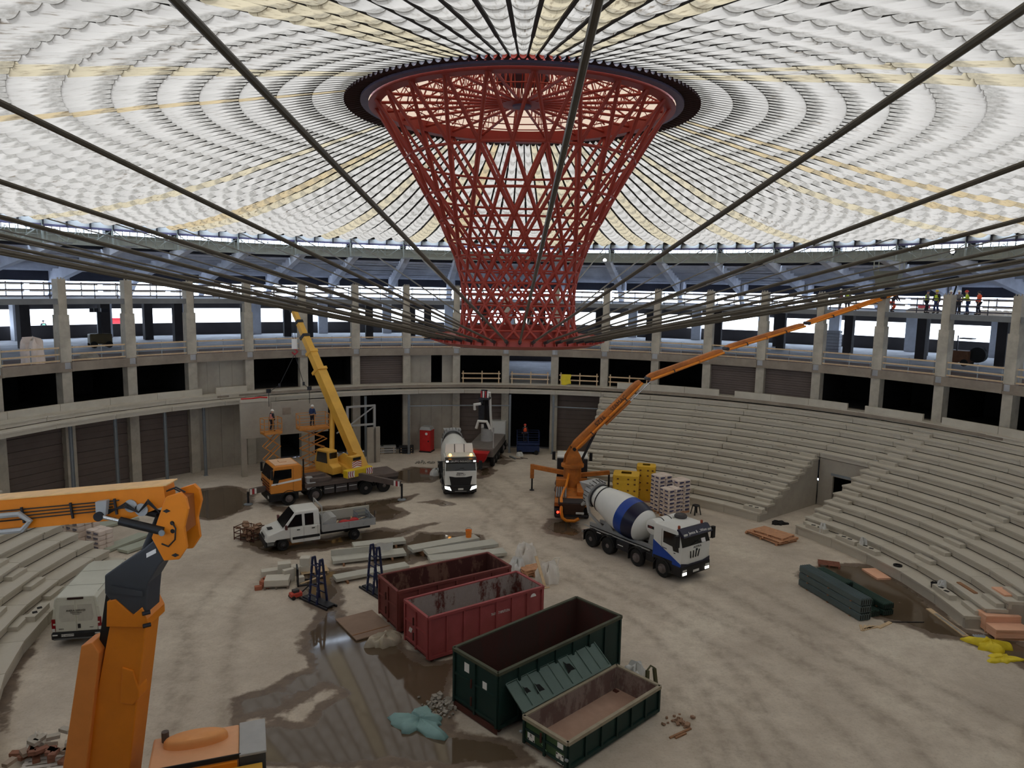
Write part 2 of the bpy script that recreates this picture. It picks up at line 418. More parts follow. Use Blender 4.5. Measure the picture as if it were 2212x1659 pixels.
def build_floor():
    st, h = 0.25, 38.0; n = int(2 * h / st)
    g = np.linspace(-h, h, n + 1); X, Y = np.meshgrid(g, g)
    v = np.stack([X, Y, np.zeros_like(X)], -1).reshape(-1, 3)
    idx = np.arange((n + 1) ** 2).reshape(n + 1, n + 1)
    f = np.stack([idx[:-1, :-1], idx[:-1, 1:], idx[1:, 1:], idx[1:, :-1]], -1).reshape(-1, 4)
    cx = v[f[:, 0]][:, :2] + st / 2
    f = f[np.hypot(cx[:, 0], cx[:, 1]) < 37.9]
    me = bpy.data.meshes.new('floor')
    me.vertices.add(len(v)); me.vertices.foreach_set('co', v.ravel())
    me.loops.add(f.size); me.loops.foreach_set('vertex_index', f.ravel().astype(np.int32))
    me.polygons.add(len(f)); me.polygons.foreach_set('loop_start', np.arange(0, f.size, 4, dtype=np.int32))
    me.update(calc_edges=True)
    sd = np.full(X.shape, -1e9)
    for p in WET: sd = np.maximum(sd, _inside(p, X, Y))
    for p in DRY: sd = np.minimum(sd, -_inside(p, X, Y))
    wet = np.clip(0.5 + sd / 1.6, 0, 1)
    trk = np.zeros(X.shape)
    for pl in TRACKS:
        pl = _smooth_line(pl)
        for off in (-1.0, 1.0):
            P = np.array(pl); T = np.gradient(P, axis=0); T /= np.linalg.norm(T, axis=1, keepdims=True) + 1e-9
            d = _line_d([tuple(q) for q in P + np.stack([-T[:, 1], T[:, 0]], 1) * off], X, Y)
            trk = np.maximum(trk, np.exp(-(d / 0.28) ** 2))
    for nm, a in (('wet', wet), ('trk', trk)):
        at = me.attributes.new(nm, 'FLOAT', 'POINT'); at.data.foreach_set('value', a.ravel().astype(np.float32))
    m = bpy.data.materials.new('dusty_floor'); m.use_nodes = True; nt = NT(m); p = nt.n['Principled BSDF']
    tc = nt.new('ShaderNodeTexCoord').outputs['Object']
    n1 = nt.noise(tc, 0.16, 6, 0.6); n2 = nt.noise(tc, 1.4, 6, 0.7); n3 = nt.noise(tc, 9.0, 4, 0.6)
    base = nt.ramp(n1, [(0.32, lin((176, 164, 149))), (0.55, lin((204, 192, 175))), (0.72, lin((216, 206, 188)))])
    base = nt.mix(nt.math('MULTIPLY', nt.ramp(n2, [(0.42, (0, 0, 0)), (0.7, (1, 1, 1))]), 0.55), base, lin((170, 156, 138)))
    base = nt.mix(nt.math('MULTIPLY', nt.ramp(n3, [(0.5, (0, 0, 0)), (0.75, (1, 1, 1))]), 0.3), base, lin((132, 120, 106)))
    tk = nt.math('MULTIPLY', nt.attr('trk').outputs['Fac'], nt.ramp(n2, [(0.3, (0.12,) * 3), (0.7, (0.6,) * 3)]))
    base = nt.mix(tk, base, lin((134, 121, 107)))
    w = nt.math('ADD', nt.attr('wet').outputs['Fac'], nt.math('MULTIPLY', nt.math('SUBTRACT', nt.noise(tc, 0.75, 7, 0.62), 0.46), 0.9))
    damp = nt.ramp(w, [(0.44, (0, 0, 0)), (0.56, (1, 1, 1))])
    pool = nt.ramp(nt.math('ADD', w, nt.math('MULTIPLY', nt.math('SUBTRACT', nt.noise(tc, 0.45, 4, 0.5), 0.5), 0.8)), [(0.72, (0, 0, 0)), (0.84, (1, 1, 1))])
    wetc = nt.ramp(n2, [(0.35, lin((98, 83, 70))), (0.7, lin((126, 109, 92)))])
    base = nt.mix(damp, base, wetc)
    base = nt.mix(pool, base, lin((92, 78, 62)))
    nt.link(base, p.inputs['Base Color'])
    rgh = nt.math('SUBTRACT', 0.92, nt.math('MULTIPLY', damp, 0.32))
    rgh = nt.math('SUBTRACT', rgh, nt.math('MULTIPLY', pool, 0.54), True)
    nt.link(rgh, p.inputs['Roughness'])
    b = nt.new('ShaderNodeBump'); b.inputs['Distance'].default_value = 0.03
    nt.link(n2, b.inputs['Height']); nt.link(nt.math('SUBTRACT', 0.35, nt.math('MULTIPLY', pool, 0.35)), b.inputs['Strength']); nt.link(b.outputs['Normal'], p.inputs['Normal'])
    me.materials.append(m)
    o = bpy.data.objects.new('floor', me); col.objects.link(o); o['kind'] = 'structure'
build_floor()

PH0 = -60.89
def bay(i): return PH0 + 7.5 * i
BAYS = range(-3, 21)
RC = (0.27, 0.0)            # axis of the roof and the tower

# ---------------------------------------------------------------- translucent roof
ZR = [(6.0, 24.6), (7.85, 24.2), (9.4, 23.92), (12.4, 23.37), (15.2, 22.9), (18.35, 22.3), (22.0, 21.75), (26, 21.3), (30, 20.98), (34, 20.78), (38.4, 20.72), (40, 20.7)]
def zr(r):
    for (a, za), (b, zb) in zip(ZR, ZR[1:]):
        if r <= b: return za + (zb - za) * (r - a) / (b - a)
    return ZR[-1][1]
def roof_material():
    m = bpy.data.materials.new('translucent_panel'); m.use_nodes = True; nt = NT(m)
    nt.n.remove(nt.n['Principled BSDF']); out = nt.n['Material Output']
    uv = nt.new('ShaderNodeUVMap', uv_map='UVMap'); sp = nt.new('ShaderNodeSeparateXYZ'); nt.link(uv.outputs['UV'], sp.inputs[0])
    u, v = sp.outputs[0], sp.outputs[1]
    tint = nt.attr('tint').outputs['Color']
    tc = nt.new('ShaderNodeTexCoord').outputs['Object']
    n1 = nt.noise(tc, 1.1, 6, 0.65); n2 = nt.noise(tc, 6.0, 5, 0.7)
    cmb = nt.new('ShaderNodeCombineXYZ'); nt.link(nt.math('MULTIPLY', u, 5.0), cmb.inputs[0]); nt.link(nt.math('MULTIPLY', v, 1.3), cmb.inputs[1])
    add = nt.new('ShaderNodeVectorMath', operation='ADD'); nt.link(cmb.outputs[0], add.inputs[0])
    sc = nt.new('ShaderNodeVectorMath', operation='SCALE'); nt.link(tc, sc.inputs[0]); sc.inputs['Scale'].default_value = 0.35; nt.link(sc.outputs[0], add.inputs[1])
    n3 = nt.noise(add.outputs[0], 2.2, 6, 0.65)
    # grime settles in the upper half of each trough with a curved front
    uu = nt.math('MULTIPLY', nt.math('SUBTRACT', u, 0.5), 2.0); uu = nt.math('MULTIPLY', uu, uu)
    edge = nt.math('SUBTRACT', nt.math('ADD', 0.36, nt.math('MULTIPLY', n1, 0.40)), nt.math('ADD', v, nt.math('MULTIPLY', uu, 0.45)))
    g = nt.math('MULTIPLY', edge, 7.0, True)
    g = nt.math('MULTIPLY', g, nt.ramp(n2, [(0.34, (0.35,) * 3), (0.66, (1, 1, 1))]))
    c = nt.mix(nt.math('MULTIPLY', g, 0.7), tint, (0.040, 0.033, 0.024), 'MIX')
    # streaks and blotches of brown
    s = nt.ramp(n3, [(0.54, (0, 0, 0)), (0.68, (1, 1, 1))])
    c = nt.mix(nt.math('MULTIPLY', s, nt.attr('grime').outputs['Fac']), c, (0.034, 0.02, 0.009))
    # black mould along both gutters and the overlap
    m1 = nt.ramp(nt.math('ADD', uu, nt.math('MULTIPLY', n2, 0.35)), [(1.10, (0, 0, 0)), (1.22, (1, 1, 1))])
    e2 = nt.ramp(nt.math('ADD', nt.math('SUBTRACT', 1.0, v), nt.math('MULTIPLY', n1, 0.13)), [(1.03, (0, 0, 0)), (1.08, (1, 1, 1))])
    k = nt.math('MAXIMUM', m1, nt.math('MULTIPLY', e2, nt.ramp(n3, [(0.46, (0.12,) * 3), (0.62, (1, 1, 1))])))
    c = nt.mix(nt.math('MULTIPLY', k, 0.7), c, (0.012, 0.009, 0.006))
    tr = nt.new('ShaderNodeBsdfTranslucent'); df = nt.new('ShaderNodeBsdfDiffuse'); mx = nt.new('ShaderNodeMixShader'); mx.inputs[0].default_value = 0.12
    nt.link(c, tr.inputs['Color']); df.inputs['Color'].default_value = (0.4, 0.38, 0.34, 1)
    nt.link(tr.outputs[0], mx.inputs[1]); nt.link(df.outputs[0], mx.inputs[2]); nt.link(mx.outputs[0], out.inputs['Surface'])
    return m
def build_roof():
    root = setting('ceiling', (RC[0], RC[1], 0))
    rm = roof_material()
    NS = 144; rows = [7.85 + 1.42 * i + 0.0055 * i * i for i in range(21)]
    rows = [r for r in rows if r < 38.0] + [38.5]
    rnd = random.Random(3)
    panels = []
    strip_tint = []
    for j in range(NS):
        y = rnd.random()
        t = (0.154, 0.128, 0.101) if y < 0.82 else ((0.158, 0.120, 0.072) if y < 0.94 else (0.150, 0.104, 0.054))
        strip_tint.append((t, 0.25 + 0.75 * rnd.random() ** 2 + (0.5 if 0.82 <= y else 0)))
    for j in range(NS):
        th = (j + 0.5) * 360 / NS + bay(0)
        for i in range(len(rows) - 1):
            r0, r1 = rows[i], rows[i + 1]
            ha = R_(180 / NS)
            V = []; UV = []; F = []
            nu, nv = 6, 2
            for b in range(nv + 1):
                v = b / nv; r = r0 + (r1 - r0) * v; hw = r * math.tan(ha) - min(0.05, 0.015 + r * 0.0012)
                g = 0.62 + 0.38 * v ** 0.8
                for a in range(nu + 1):
                    u = -1 + 2 * a / nu
                    V.append((u * hw, r, zr(r) - 0.62 * hw * g * (1 - abs(u) ** 2.4))); UV.append(((u + 1) / 2, v))
            for b in range(nv):
                for a in range(nu):
                    q = b * (nu + 1) + a; F.append((q, q + 1, q + nu + 2, q + nu + 1))
            base = len(V)
            if i < len(rows) - 2:
                hw = r1 * math.tan(ha) - min(0.05, 0.015 + r1 * 0.0012)
                for a in range(nu + 1):
                    u = -1 + 2 * a / nu; V.append((u * hw, r1 + 0.02, zr(r1) - 0.62 * hw * 0.62 * (1 - abs(u) ** 2.4))); UV.append(((u + 1) / 2, 1.0))
                for a in range(nu):
                    q = nv * (nu + 1) + a; F.append((q, q + 1, base + a + 1, base + a))
            a = -R_(th); ca, sa = C(a), S(a)
            V = [(x * ca - y * sa, x * sa + y * ca, z) for x, y, z in V]
            ctr = Vector((RC[0] + r1 * S(R_(th)), RC[1] + r1 * C(R_(th)), 22)) - Vector((0, -34.77, 16))
            bearing = abs(math.atan2(ctr.x, ctr.y))
            vis = ctr.y > 3 and bearing < R_(36) and ctr.z / math.hypot(ctr.x, ctr.y) < 0.36
            size = (r1 - r0) * r1 / max(1.0, ctr.length) ** 2 * (1.0 if vis else 0.0)
            t, gr = strip_tint[j]; w = 1 + 0.10 * (rnd.random() - 0.5)
            panels.append((size, V, F, UV, tuple(min(1, x * w) for x in t), min(1.0, gr * (0.6 + 0.8 * rnd.random()))))
    panels.sort(key=lambda p: -p[0])
    def make(name, ps, kind=None):
        V = []; F = []; UV = []; T = []; Gm = []
        for _, v, f, uv, t, gr in ps:
            b = len(V); V += v; F += [tuple(b + k for k in q) for q in f]; UV += uv; T += [t] * len(v); Gm += [gr] * len(v)
        me = bpy.data.meshes.new(name); me.from_pydata(V, [], F); me.materials.append(rm)
        me.polygons.foreach_set('use_smooth', [True] * len(me.polygons))
        ul = me.uv_layers.new(name='UVMap'); li = np.empty(len(me.loops), np.int32); me.loops.foreach_get('vertex_index', li)
        ul.data.foreach_set('uv', np.array(UV, np.float32)[li].ravel())
        ca = me.color_attributes.new('tint', 'FLOAT_COLOR', 'POINT'); ca.data.foreach_set('color', np.concatenate([np.array(T, np.float32), np.ones((len(T), 1), np.float32)], 1).ravel())
        ga = me.attributes.new('grime', 'FLOAT', 'POINT'); ga.data.foreach_set('value', np.array(Gm, np.float32))
        link(name, me, root, kind=kind)
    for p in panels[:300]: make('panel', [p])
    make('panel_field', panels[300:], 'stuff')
    # gutter rails between the strips
    mb = MB(); rs = [7.2, 9, 12, 15, 19, 24, 30, 35, 38.7]
    for a, b in zip(rs, rs[1:]):
        w = 0.035 if b < 13 else (0.055 if b < 20 else 0.075); dz = lambda r: zr(r) - 0.03 - 0.05 * r * math.tan(R_(1.25))
        mb.bar((0, a, dz(a)), (0, b, dz(b)), w * 2, 0.07)
    mb.b(-0.24, 0.24, 38.45, 38.9, 20.42, 20.85)
    me = mb.mesh('gutter_rail', rail_m)
    for j in range(NS):
        link('gutter_rail', me, root, rz=-R_(j * 360 / NS + bay(0)))
    # dark flashing at the rim
    mb = MB()
    for j in range(NS):
        th = (j + 0.5) * 360 / NS + bay(0)
        for a in range(4):
            pass
    hw = R_(180 / NS)
    def fl(u, v):
        r = 7.0 + 0.95 * v; w = r * math.tan(hw); x = (2 * u - 1) * w
        return (x, r, 24.30 - 0.12 * v - 0.16 * (1 - abs(2 * u - 1) ** 2.4) * (0.6 + 0.6 * v))
    mb.sheet(fl, 6, 1)
    v0, f0 = mb.v, mb.f; mb = MB()
    for j in range(NS):
        a = -R_((j + 0.5) * 360 / NS + bay(0)); ca, sa = C(a), S(a)
        mb._add([(x * ca - y * sa, x * sa + y * ca, z) for x, y, z in v0], f0)
    mb.obj('rim_flashing', rim_dark, root)
    # inner translucent crown over the lattice
    mb = MB()
    def cr(u, v):
        r = 7.2 - 5.8 * v; a = 2 * PI * u; return (r * S(a), r * C(a), 24.42 + 2.4 * v)
    mb.sheet(cr, 96, 8)
    me = mb.mesh('crown_panel', None); me.materials.append(M('crown_sheet', (236, 226, 206), 0.8))
    mt = bpy.data.materials.new('crown_translucent'); mt.use_nodes = True; nt = NT(mt); nt.n.remove(nt.n['Principled BSDF'])
    tr = nt.new('ShaderNodeBsdfTranslucent'); tr.inputs['Color'].default_value = (0.135, 0.09, 0.058, 1); nt.link(tr.outputs[0], nt.n['Material Output'].inputs['Surface'])
    me.materials[0] = mt; link('crown_panel', me, root)
build_roof()

# ---------------------------------------------------------------- ring beam, fascia, clerestory
def build_ring():
    t1 = setting('trim_1')                      # fascia under the roof edge
    w = 39.0 * math.tan(R_(1.25))
    me = MB().b(-w + 0.03, w - 0.03, -0.06, 0.06, 20.06, 20.66).mesh('panel', fascia_m)
    me2 = MB().b(-0.05, 0.05, -0.16, -0.05, 19.98, 20.62).mesh('bracket', steel_dark)
    for j in range(144):
        p = bay(0) + j * 2.5 + 1.25
        link('panel', me, t1, pol(p, 39.0), -R_(p))
        if -85 < ((p + 180) % 360 - 180) < 92: link('bracket', me2, t1, pol(p + 1.25, 39.0), -R_(p + 1.25))
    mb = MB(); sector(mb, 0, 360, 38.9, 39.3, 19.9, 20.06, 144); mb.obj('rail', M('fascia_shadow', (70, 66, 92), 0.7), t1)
    mb = MB(); sector(mb, 0, 360, 39.1, 41.0, 20.66, 20.9, 96); mb.obj('cap', fascia_m, t1)
    t2 = setting('trim_2')                      # lower ring beam
    w = 39.6 * math.tan(R_(3.75))
    mb = MB(); mb.b(-w, w, 0, 0.25, 18.82, 19.58); mb.b(-w, w, -0.12, 0.37, 18.70, 18.84); mb.b(-w, w, -0.12, 0.37, 19.56, 19.64)
    for k in range(6): mb.b(-w + k * w / 3 - 0.02, -w + k * w / 3 + 0.02, -0.02, 0, 18.84, 19.56)
    me = mb.mesh('beam', beam_m)
    mb = MB()                                   # clerestory post and node
    mb.b(-0.28, 0.28, 0.0, 0.5, 19.64, 20.0)
    mull = MB()
    for k in range(1, 9): mull.bar((-w + k * w / 4.5, 0.3, 19.62), (-w + k * w / 4.5, 0.3, 19.95), 0.05, 0.05)
    mn, mm = mb.mesh('node', steel_dark), mull.mesh('mullion', steel_dark)
    for i in range(48):
        p = bay(i) + 3.75
        link('beam', me, t2, pol(p, 39.6), -R_(p)); link('node', mn, t2, pol(bay(i), 39.6), -R_(bay(i)))
        if i in BAYS or i - 48 in BAYS: link('mullion', mm, t2, pol(p, 39.6), -R_(p))
    # walkway truss in front of the beam
    t3 = setting('trim_3')
    a, b = MB(), MB()
    for k in range(7):
        x = -w + (k + 0.5) * 2 * w / 7; a.bar((x, 0, 18.8), (x, 0, 19.75), 0.035, 0.035)
    for z in (19.75, 19.3, 18.82): a.bar((-w, 0, z), (w, 0, z), 0.04, 0.04)
    for s in (-1, 1):
        b.bar((s * w, 0, 20.0), (s * w * 0.35, 0, 18.85), 0.06, 0.06); b.bar((s * w * 0.35, 0, 18.85), (0, 0, 19.75), 0.04, 0.04)
    b.bar((-w, -0.1, 18.7), (-w, -0.1, 20.3), 0.12, 0.12)
    ma, mb2 = a.mesh('walkway_rail', truss_m), b.mesh('brace', truss_m)
    for i in BAYS:
        p = bay(i) + 3.75
        link('walkway_rail', ma, t3, pol(p, 39.0), -R_(p)); link('brace', mb2, t3, pol(p, 38.95), -R_(p))
build_ring()

# ---------------------------------------------------------------- columns
def build_columns():
    mb = MB(); mb.b(-0.29, 0.29, 0.0, 0.72, 9.6, 16.1); mb.b(-0.38, 0.38, -0.04, 0.74, 9.6, 13.55)
    for k in range(5):
        x = -0.22 + k * 0.11; mb.b(x - 0.02, x + 0.02, 0.1 + 0.1 * (k % 2), 0.16 + 0.1 * (k % 2), 16.1, 16.22)
    up = mb.mesh('column', concrete_col)
    lo = MB().b(-0.36, 0.36, 0.0, 0.8, 0, 9.6).mesh('column', concrete_col)
    led = MB().b(-0.42, 0.42, -0.22, 0.2, 9.42, 9.62).mesh('ledge', concrete_band)
    for i in BAYS:
        r = setting('column', pol(bay(i), 37.0), -R_(bay(i)))
        link('shaft', lo, r); link('shaft', up, r); link('ledge', led, r)
    dk = MB().b(-0.4, 0.4, -0.4, 0.4, 10.1, 14.4).mesh('column', concrete_dark)
    lt = MB().b(-0.55, 0.55, -0.5, 0.5, 10.1, 15.9).mesh('column', concrete_old)
    for i in range(-4, 22):
        for p, r, me in ((18.9 + 7.5 * (i - 10), 50.8, dk), (bay(i) + 0.6, 60.5, lt), (bay(i) + 3.2, 55.5, dk)):
            if me is dk and r > 52 and i % 2: continue
            o = link('column', me, None, pol(p, r), -R_(p)); o['kind'] = 'structure'
build_columns()

# ---------------------------------------------------------------- galleries, fins of the upper stand
def build_galleries():
    f2, f3 = setting('floor_2'), setting('floor_3')
    for i in range(48):
        j = i if i in BAYS else i - 48
        p0, p1 = bay(i), bay(i) + 7.5
        vis = j in BAYS
        mb = MB(); sector(mb, p0, p1, 37.15, 62, 14.34, 14.68, 1); mb.obj('slab', concrete_old if vis else concrete_old, f3)
        mb = MB(); sector(mb, p0 + 0.5, p1 - 0.5, 37.05, 37.3, 14.30, 14.70, 1); mb.obj('edge_beam', concrete_band if 0 else M('slab3_edge', (120, 122, 124), 0.85, 0, 0.15, 0.8), f3)
        mb = MB()
        sector(mb, p0, p1, 36.95, 62 if j != 8 else 44.0, 9.62, 10.08, 1)  # slab cut short in the open bay to let daylight down into it
        mb.obj('slab', slab_top, f2)
        mb = MB(); sector(mb, p0 + 0.42, p1 - 0.42, 36.72, 36.95, 9.45, 10.12, 1); mb.obj('edge_beam', concrete_band, f2)
        if vis:
            mb = MB(); sector(mb, p0, p1, 36.96, 41.5, 10.085, 10.11, 1); mb.obj('deck', slab_edge2, f2)
    gaps = {10: (4.6, 6.4), 3: (2.6, 5.6)}  # openings shaped to let bluish daylight into two bays
    for i in range(48):
        j = i if i in BAYS else i - 48
        z0 = gaps.get(j)
        mb = MB()
        if z0: sector(mb, bay(i), bay(i) + 7.5, 61, 61.3, -0.2, z0[0], 1); sector(mb, bay(i), bay(i) + 7.5, 61, 61.3, z0[1], 9.7, 1)
        else: sector(mb, bay(i), bay(i) + 7.5, 61, 61.3, -0.2, 9.7, 1)
        o = mb.obj('wall_leak_block', concrete_dark); o['kind'] = 'structure'  # outer wall added to keep daylight from leaking in behind the seating rows
    mb = MB(); sector(mb, 0, 360, 61.6, 61.9, 10.08, 11.45, 96); o = mb.obj('wall_outer', concrete_dark); o['kind'] = 'structure'
    mb = MB(); sector(mb, 0, 360, 61.4, 61.9, 13.1, 13.85, 96); o = mb.obj('wall_lintel', concrete_dark); o['kind'] = 'structure'
    mb = MB(); sector(mb, 0, 360, 62.5, 240, 9.2, 9.7, 96); o = mb.obj('ground', M('yard_concrete', (196, 192, 186), 0.9, 0, 0.15, 0.1)); o['kind'] = 'structure'
    # inclined fins carrying the upper stand
    us = setting('wall_upper_stand')
    top = [(38.6, 18.66)]
    for k in range(8):
        r = 40.6 + 1.3 * k; z = 18.62 - 0.21 * k
        top += [(r, z), (r, z - 0.21)]
    poly = [(36.4, 18.6), (49.5, 15.85), (51.0, 14.68), (51.6, 14.68), (51.6, 16.94)] + list(reversed(top))
    mb = MB(); mb.prism(poly, -0.26, 0.26, 'x')
    fin = mb.mesh('fin', concrete_old)
    cap = MB().b(-0.5, 0.5, 36.2, 37.2, 18.6, 18.7).mesh('bearing', galv)
    for i in range(48):
        j = i if i in BAYS else i - 48
        if j in BAYS:
            link('fin', fin, us, rz=-R_(bay(i))); link('bearing', cap, us, rz=-R_(bay(i)))
    for k in range(8):
        r = 40.6 + 1.3 * k; z = 18.62 - 0.21 * k
        w0, w1 = r * math.tan(R_(3.75)), (r + 1.32) * math.tan(R_(3.75))
        me = MB().frustum(-w0, w0, 0, 0.18, z - 0.34, -w0, w0, 0, 0.18, z - 0.02)
        me._add([(-w0, 0, z - 0.16), (w0, 0, z - 0.16), (w1, 1.32, z - 0.16), (-w1, 1.32, z - 0.16), (-w0, 0, z), (w0, 0, z), (w1, 1.32, z), (-w1, 1.32, z)], [(3, 2, 1, 0), (4, 5, 6, 7), (0, 1, 5, 4), (2, 3, 7, 6)])
        me = me.mesh('tread', concrete_old)
        for i in range(48):
            link('tread', me, us, pol(bay(i) + 3.75, r), -R_(bay(i) + 3.75))
    mb = MB(); sector(mb, 0, 360, 50.6, 50.9, 15.95, 17.2, 96); mb.obj('back_wall', M('shaded_recess', (44, 44, 52), 0.9, 0, 0.2, 0.5), us)  # shade of the recess is put into the dark base colour
    mb = MB(); sector(mb, 0, 360, 40.2, 40.4, 18.5, 19.5, 96); mb.obj('sky_block', M('shaded_recess', (44, 44, 52)), us)  # closure added behind the beam to block the sky, coloured dark as shade
    mb = MB()
    for i in BAYS:
        sector(mb, bay(i) + 0.4, bay(i) + 0.7, 48.5, 50.7, 15.95, 17.0, 1)
    mb.obj('pier', concrete_old, us)
build_galleries()

# ---------------------------------------------------------------- ring walls behind the seating
def panel_wall(root, p0, p1, r, z0, z1, n, mat, gap=0.012, door=None):
    for k in range(n):
        a, b = p0 + (p1 - p0) * k / n, p0 + (p1 - p0) * (k + 1) / n
        if door is not None and k == door: continue
        mb = MB(); sector(mb, a + gap, b - gap, r + 0.02 * (k % 2), r + 0.2, z0, z1, 1); mb.obj('panel', mat, root)
def build_walls():
    dark2 = M('dark_block', (74, 66, 62), 0.95, 0, 0.2, 0.8, 0.2); corr = M('brown_cladding', (104, 92, 86), 0.9, 0, 0.12, 0.6)
    w2, w1 = setting('wall_tier_2'), setting('wall_tier_1')
    mb = MB(); sector(mb, 0, 360, 35.9, 44, 6.40, 6.62, 96); mb.obj('floor_slab', concrete_band, w2)
    T2 = {2: 'light', 5: 'corr', 6: 'door', 8: 'open', 12: 'corr', 13: 'corr'}
    T1 = {-1: 'corr', 0: 'corr', 1: 'corr', 2: 'light', 3: 'window', 4: 'open_dark', 6: 'light', 7: 'corr', 8: 'open_dark', 9: 'corr', 10: 'open'}
    for tier, root, z0, z1, tbl in ((2, w2, 6.6, 9.5, T2), (1, w1, 0.0, 6.4, T1)):
        for i in BAYS:
            p0, p1 = bay(i), bay(i) + 7.5; k = tbl.get(i, 'dark')
            a, b = p0 + 0.5, p1 - 0.5
            if k == 'light':
                panel_wall(root, a, b, 37.5, z0, z1, 4, wall_light)
            elif k == 'door':
                panel_wall(root, a, b, 37.5, z0, z1, 4, wall_light, door=2)
            elif k == 'corr':
                n = 14
                for q in range(n):
                    h0, h1 = z0 + (z1 - z0) * q / n, z0 + (z1 - z0) * (q + 1) / n
                    mb = MB(); sector(mb, a, b, 37.5 + 0.05 * (q % 2), 37.7, h0, h1 - 0.02, 1); mb.obj('plank', corr, root)
            elif k == 'window':
                panel_wall(root, a, p0 + 4.2, 37.5, z0, 2.9, 1, wall_light)
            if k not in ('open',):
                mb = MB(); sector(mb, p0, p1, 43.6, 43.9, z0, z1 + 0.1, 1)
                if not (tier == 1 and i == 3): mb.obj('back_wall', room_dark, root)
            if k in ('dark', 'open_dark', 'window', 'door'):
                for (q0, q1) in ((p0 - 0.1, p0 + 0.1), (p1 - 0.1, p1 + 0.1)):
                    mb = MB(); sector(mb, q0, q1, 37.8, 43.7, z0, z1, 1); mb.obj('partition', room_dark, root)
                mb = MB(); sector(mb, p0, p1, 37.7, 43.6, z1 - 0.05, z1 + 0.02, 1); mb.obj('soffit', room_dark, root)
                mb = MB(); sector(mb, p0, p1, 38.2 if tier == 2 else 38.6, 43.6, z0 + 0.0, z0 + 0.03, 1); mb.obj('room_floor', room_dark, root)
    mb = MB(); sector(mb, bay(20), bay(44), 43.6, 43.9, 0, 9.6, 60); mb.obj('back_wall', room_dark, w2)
    mb = MB(); sector(mb, bay(20), bay(44), 37.6, 37.8, 0, 6.4, 60); mb.obj('back_wall', concrete_dark, w1)
    # slatted window and steel stair seen through the bay left of the lifted panel
    mb = MB()
    for q in range(5): sector(mb, bay(3) + 0.6, bay(3) + 3.6, 38.0, 38.2, 3.0 + 0.62 * q, 3.18 + 0.62 * q, 1)
    mb.obj('slat', concrete_dark, w1)
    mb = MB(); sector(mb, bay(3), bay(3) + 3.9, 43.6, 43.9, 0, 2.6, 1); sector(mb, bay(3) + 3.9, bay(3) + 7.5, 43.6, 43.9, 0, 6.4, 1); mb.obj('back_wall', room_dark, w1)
    # lower outside yard seen through the open bays
    mb = MB(); sector(mb, bay(2), bay(12), 37.95, 61, -0.2, 0.0, 10); o = mb.obj('floor_4', M('passage_floor', (120, 118, 122), 0.8, 0, 0.15, 0.5)); o['kind'] = 'structure'
    mb = MB(); sector(mb, bay(8) + 0.2, bay(8) + 7.3, 44, 61, 6.4, 6.6, 1); o = mb.obj('floor_5', concrete_old); o['kind'] = 'structure'
    # steel posts propping the gallery rows
    post = MB(); post.b(-0.1, 0.1, -0.012, 0.012, 0, 5.75); post.b(-0.1, -0.085, -0.1, 0.1, 0, 5.75); post.b(0.085, 0.1, -0.1, 0.1, 0, 5.75); post.b(-0.16, 0.16, -0.16, 0.16, 0, 0.03)
    me = post.mesh('post', galv)
    for p in (-62.2, -56.9, -50.7, -45.6, -22.5, -15.9, -0.1, 6.7):
        o = link('trim_4', me, None, pol(p, 35.6), -R_(p)); o['kind'] = 'structure'
    mb = MB()
    for p0, p1 in ((-15.9, -0.1), (6.7, 13.6)):
        sector(mb, p0, p1, 35.55, 35.62, 4.62, 4.72, 3)
    o = mb.obj('trim_5', galv); o['kind'] = 'structure'
build_walls()

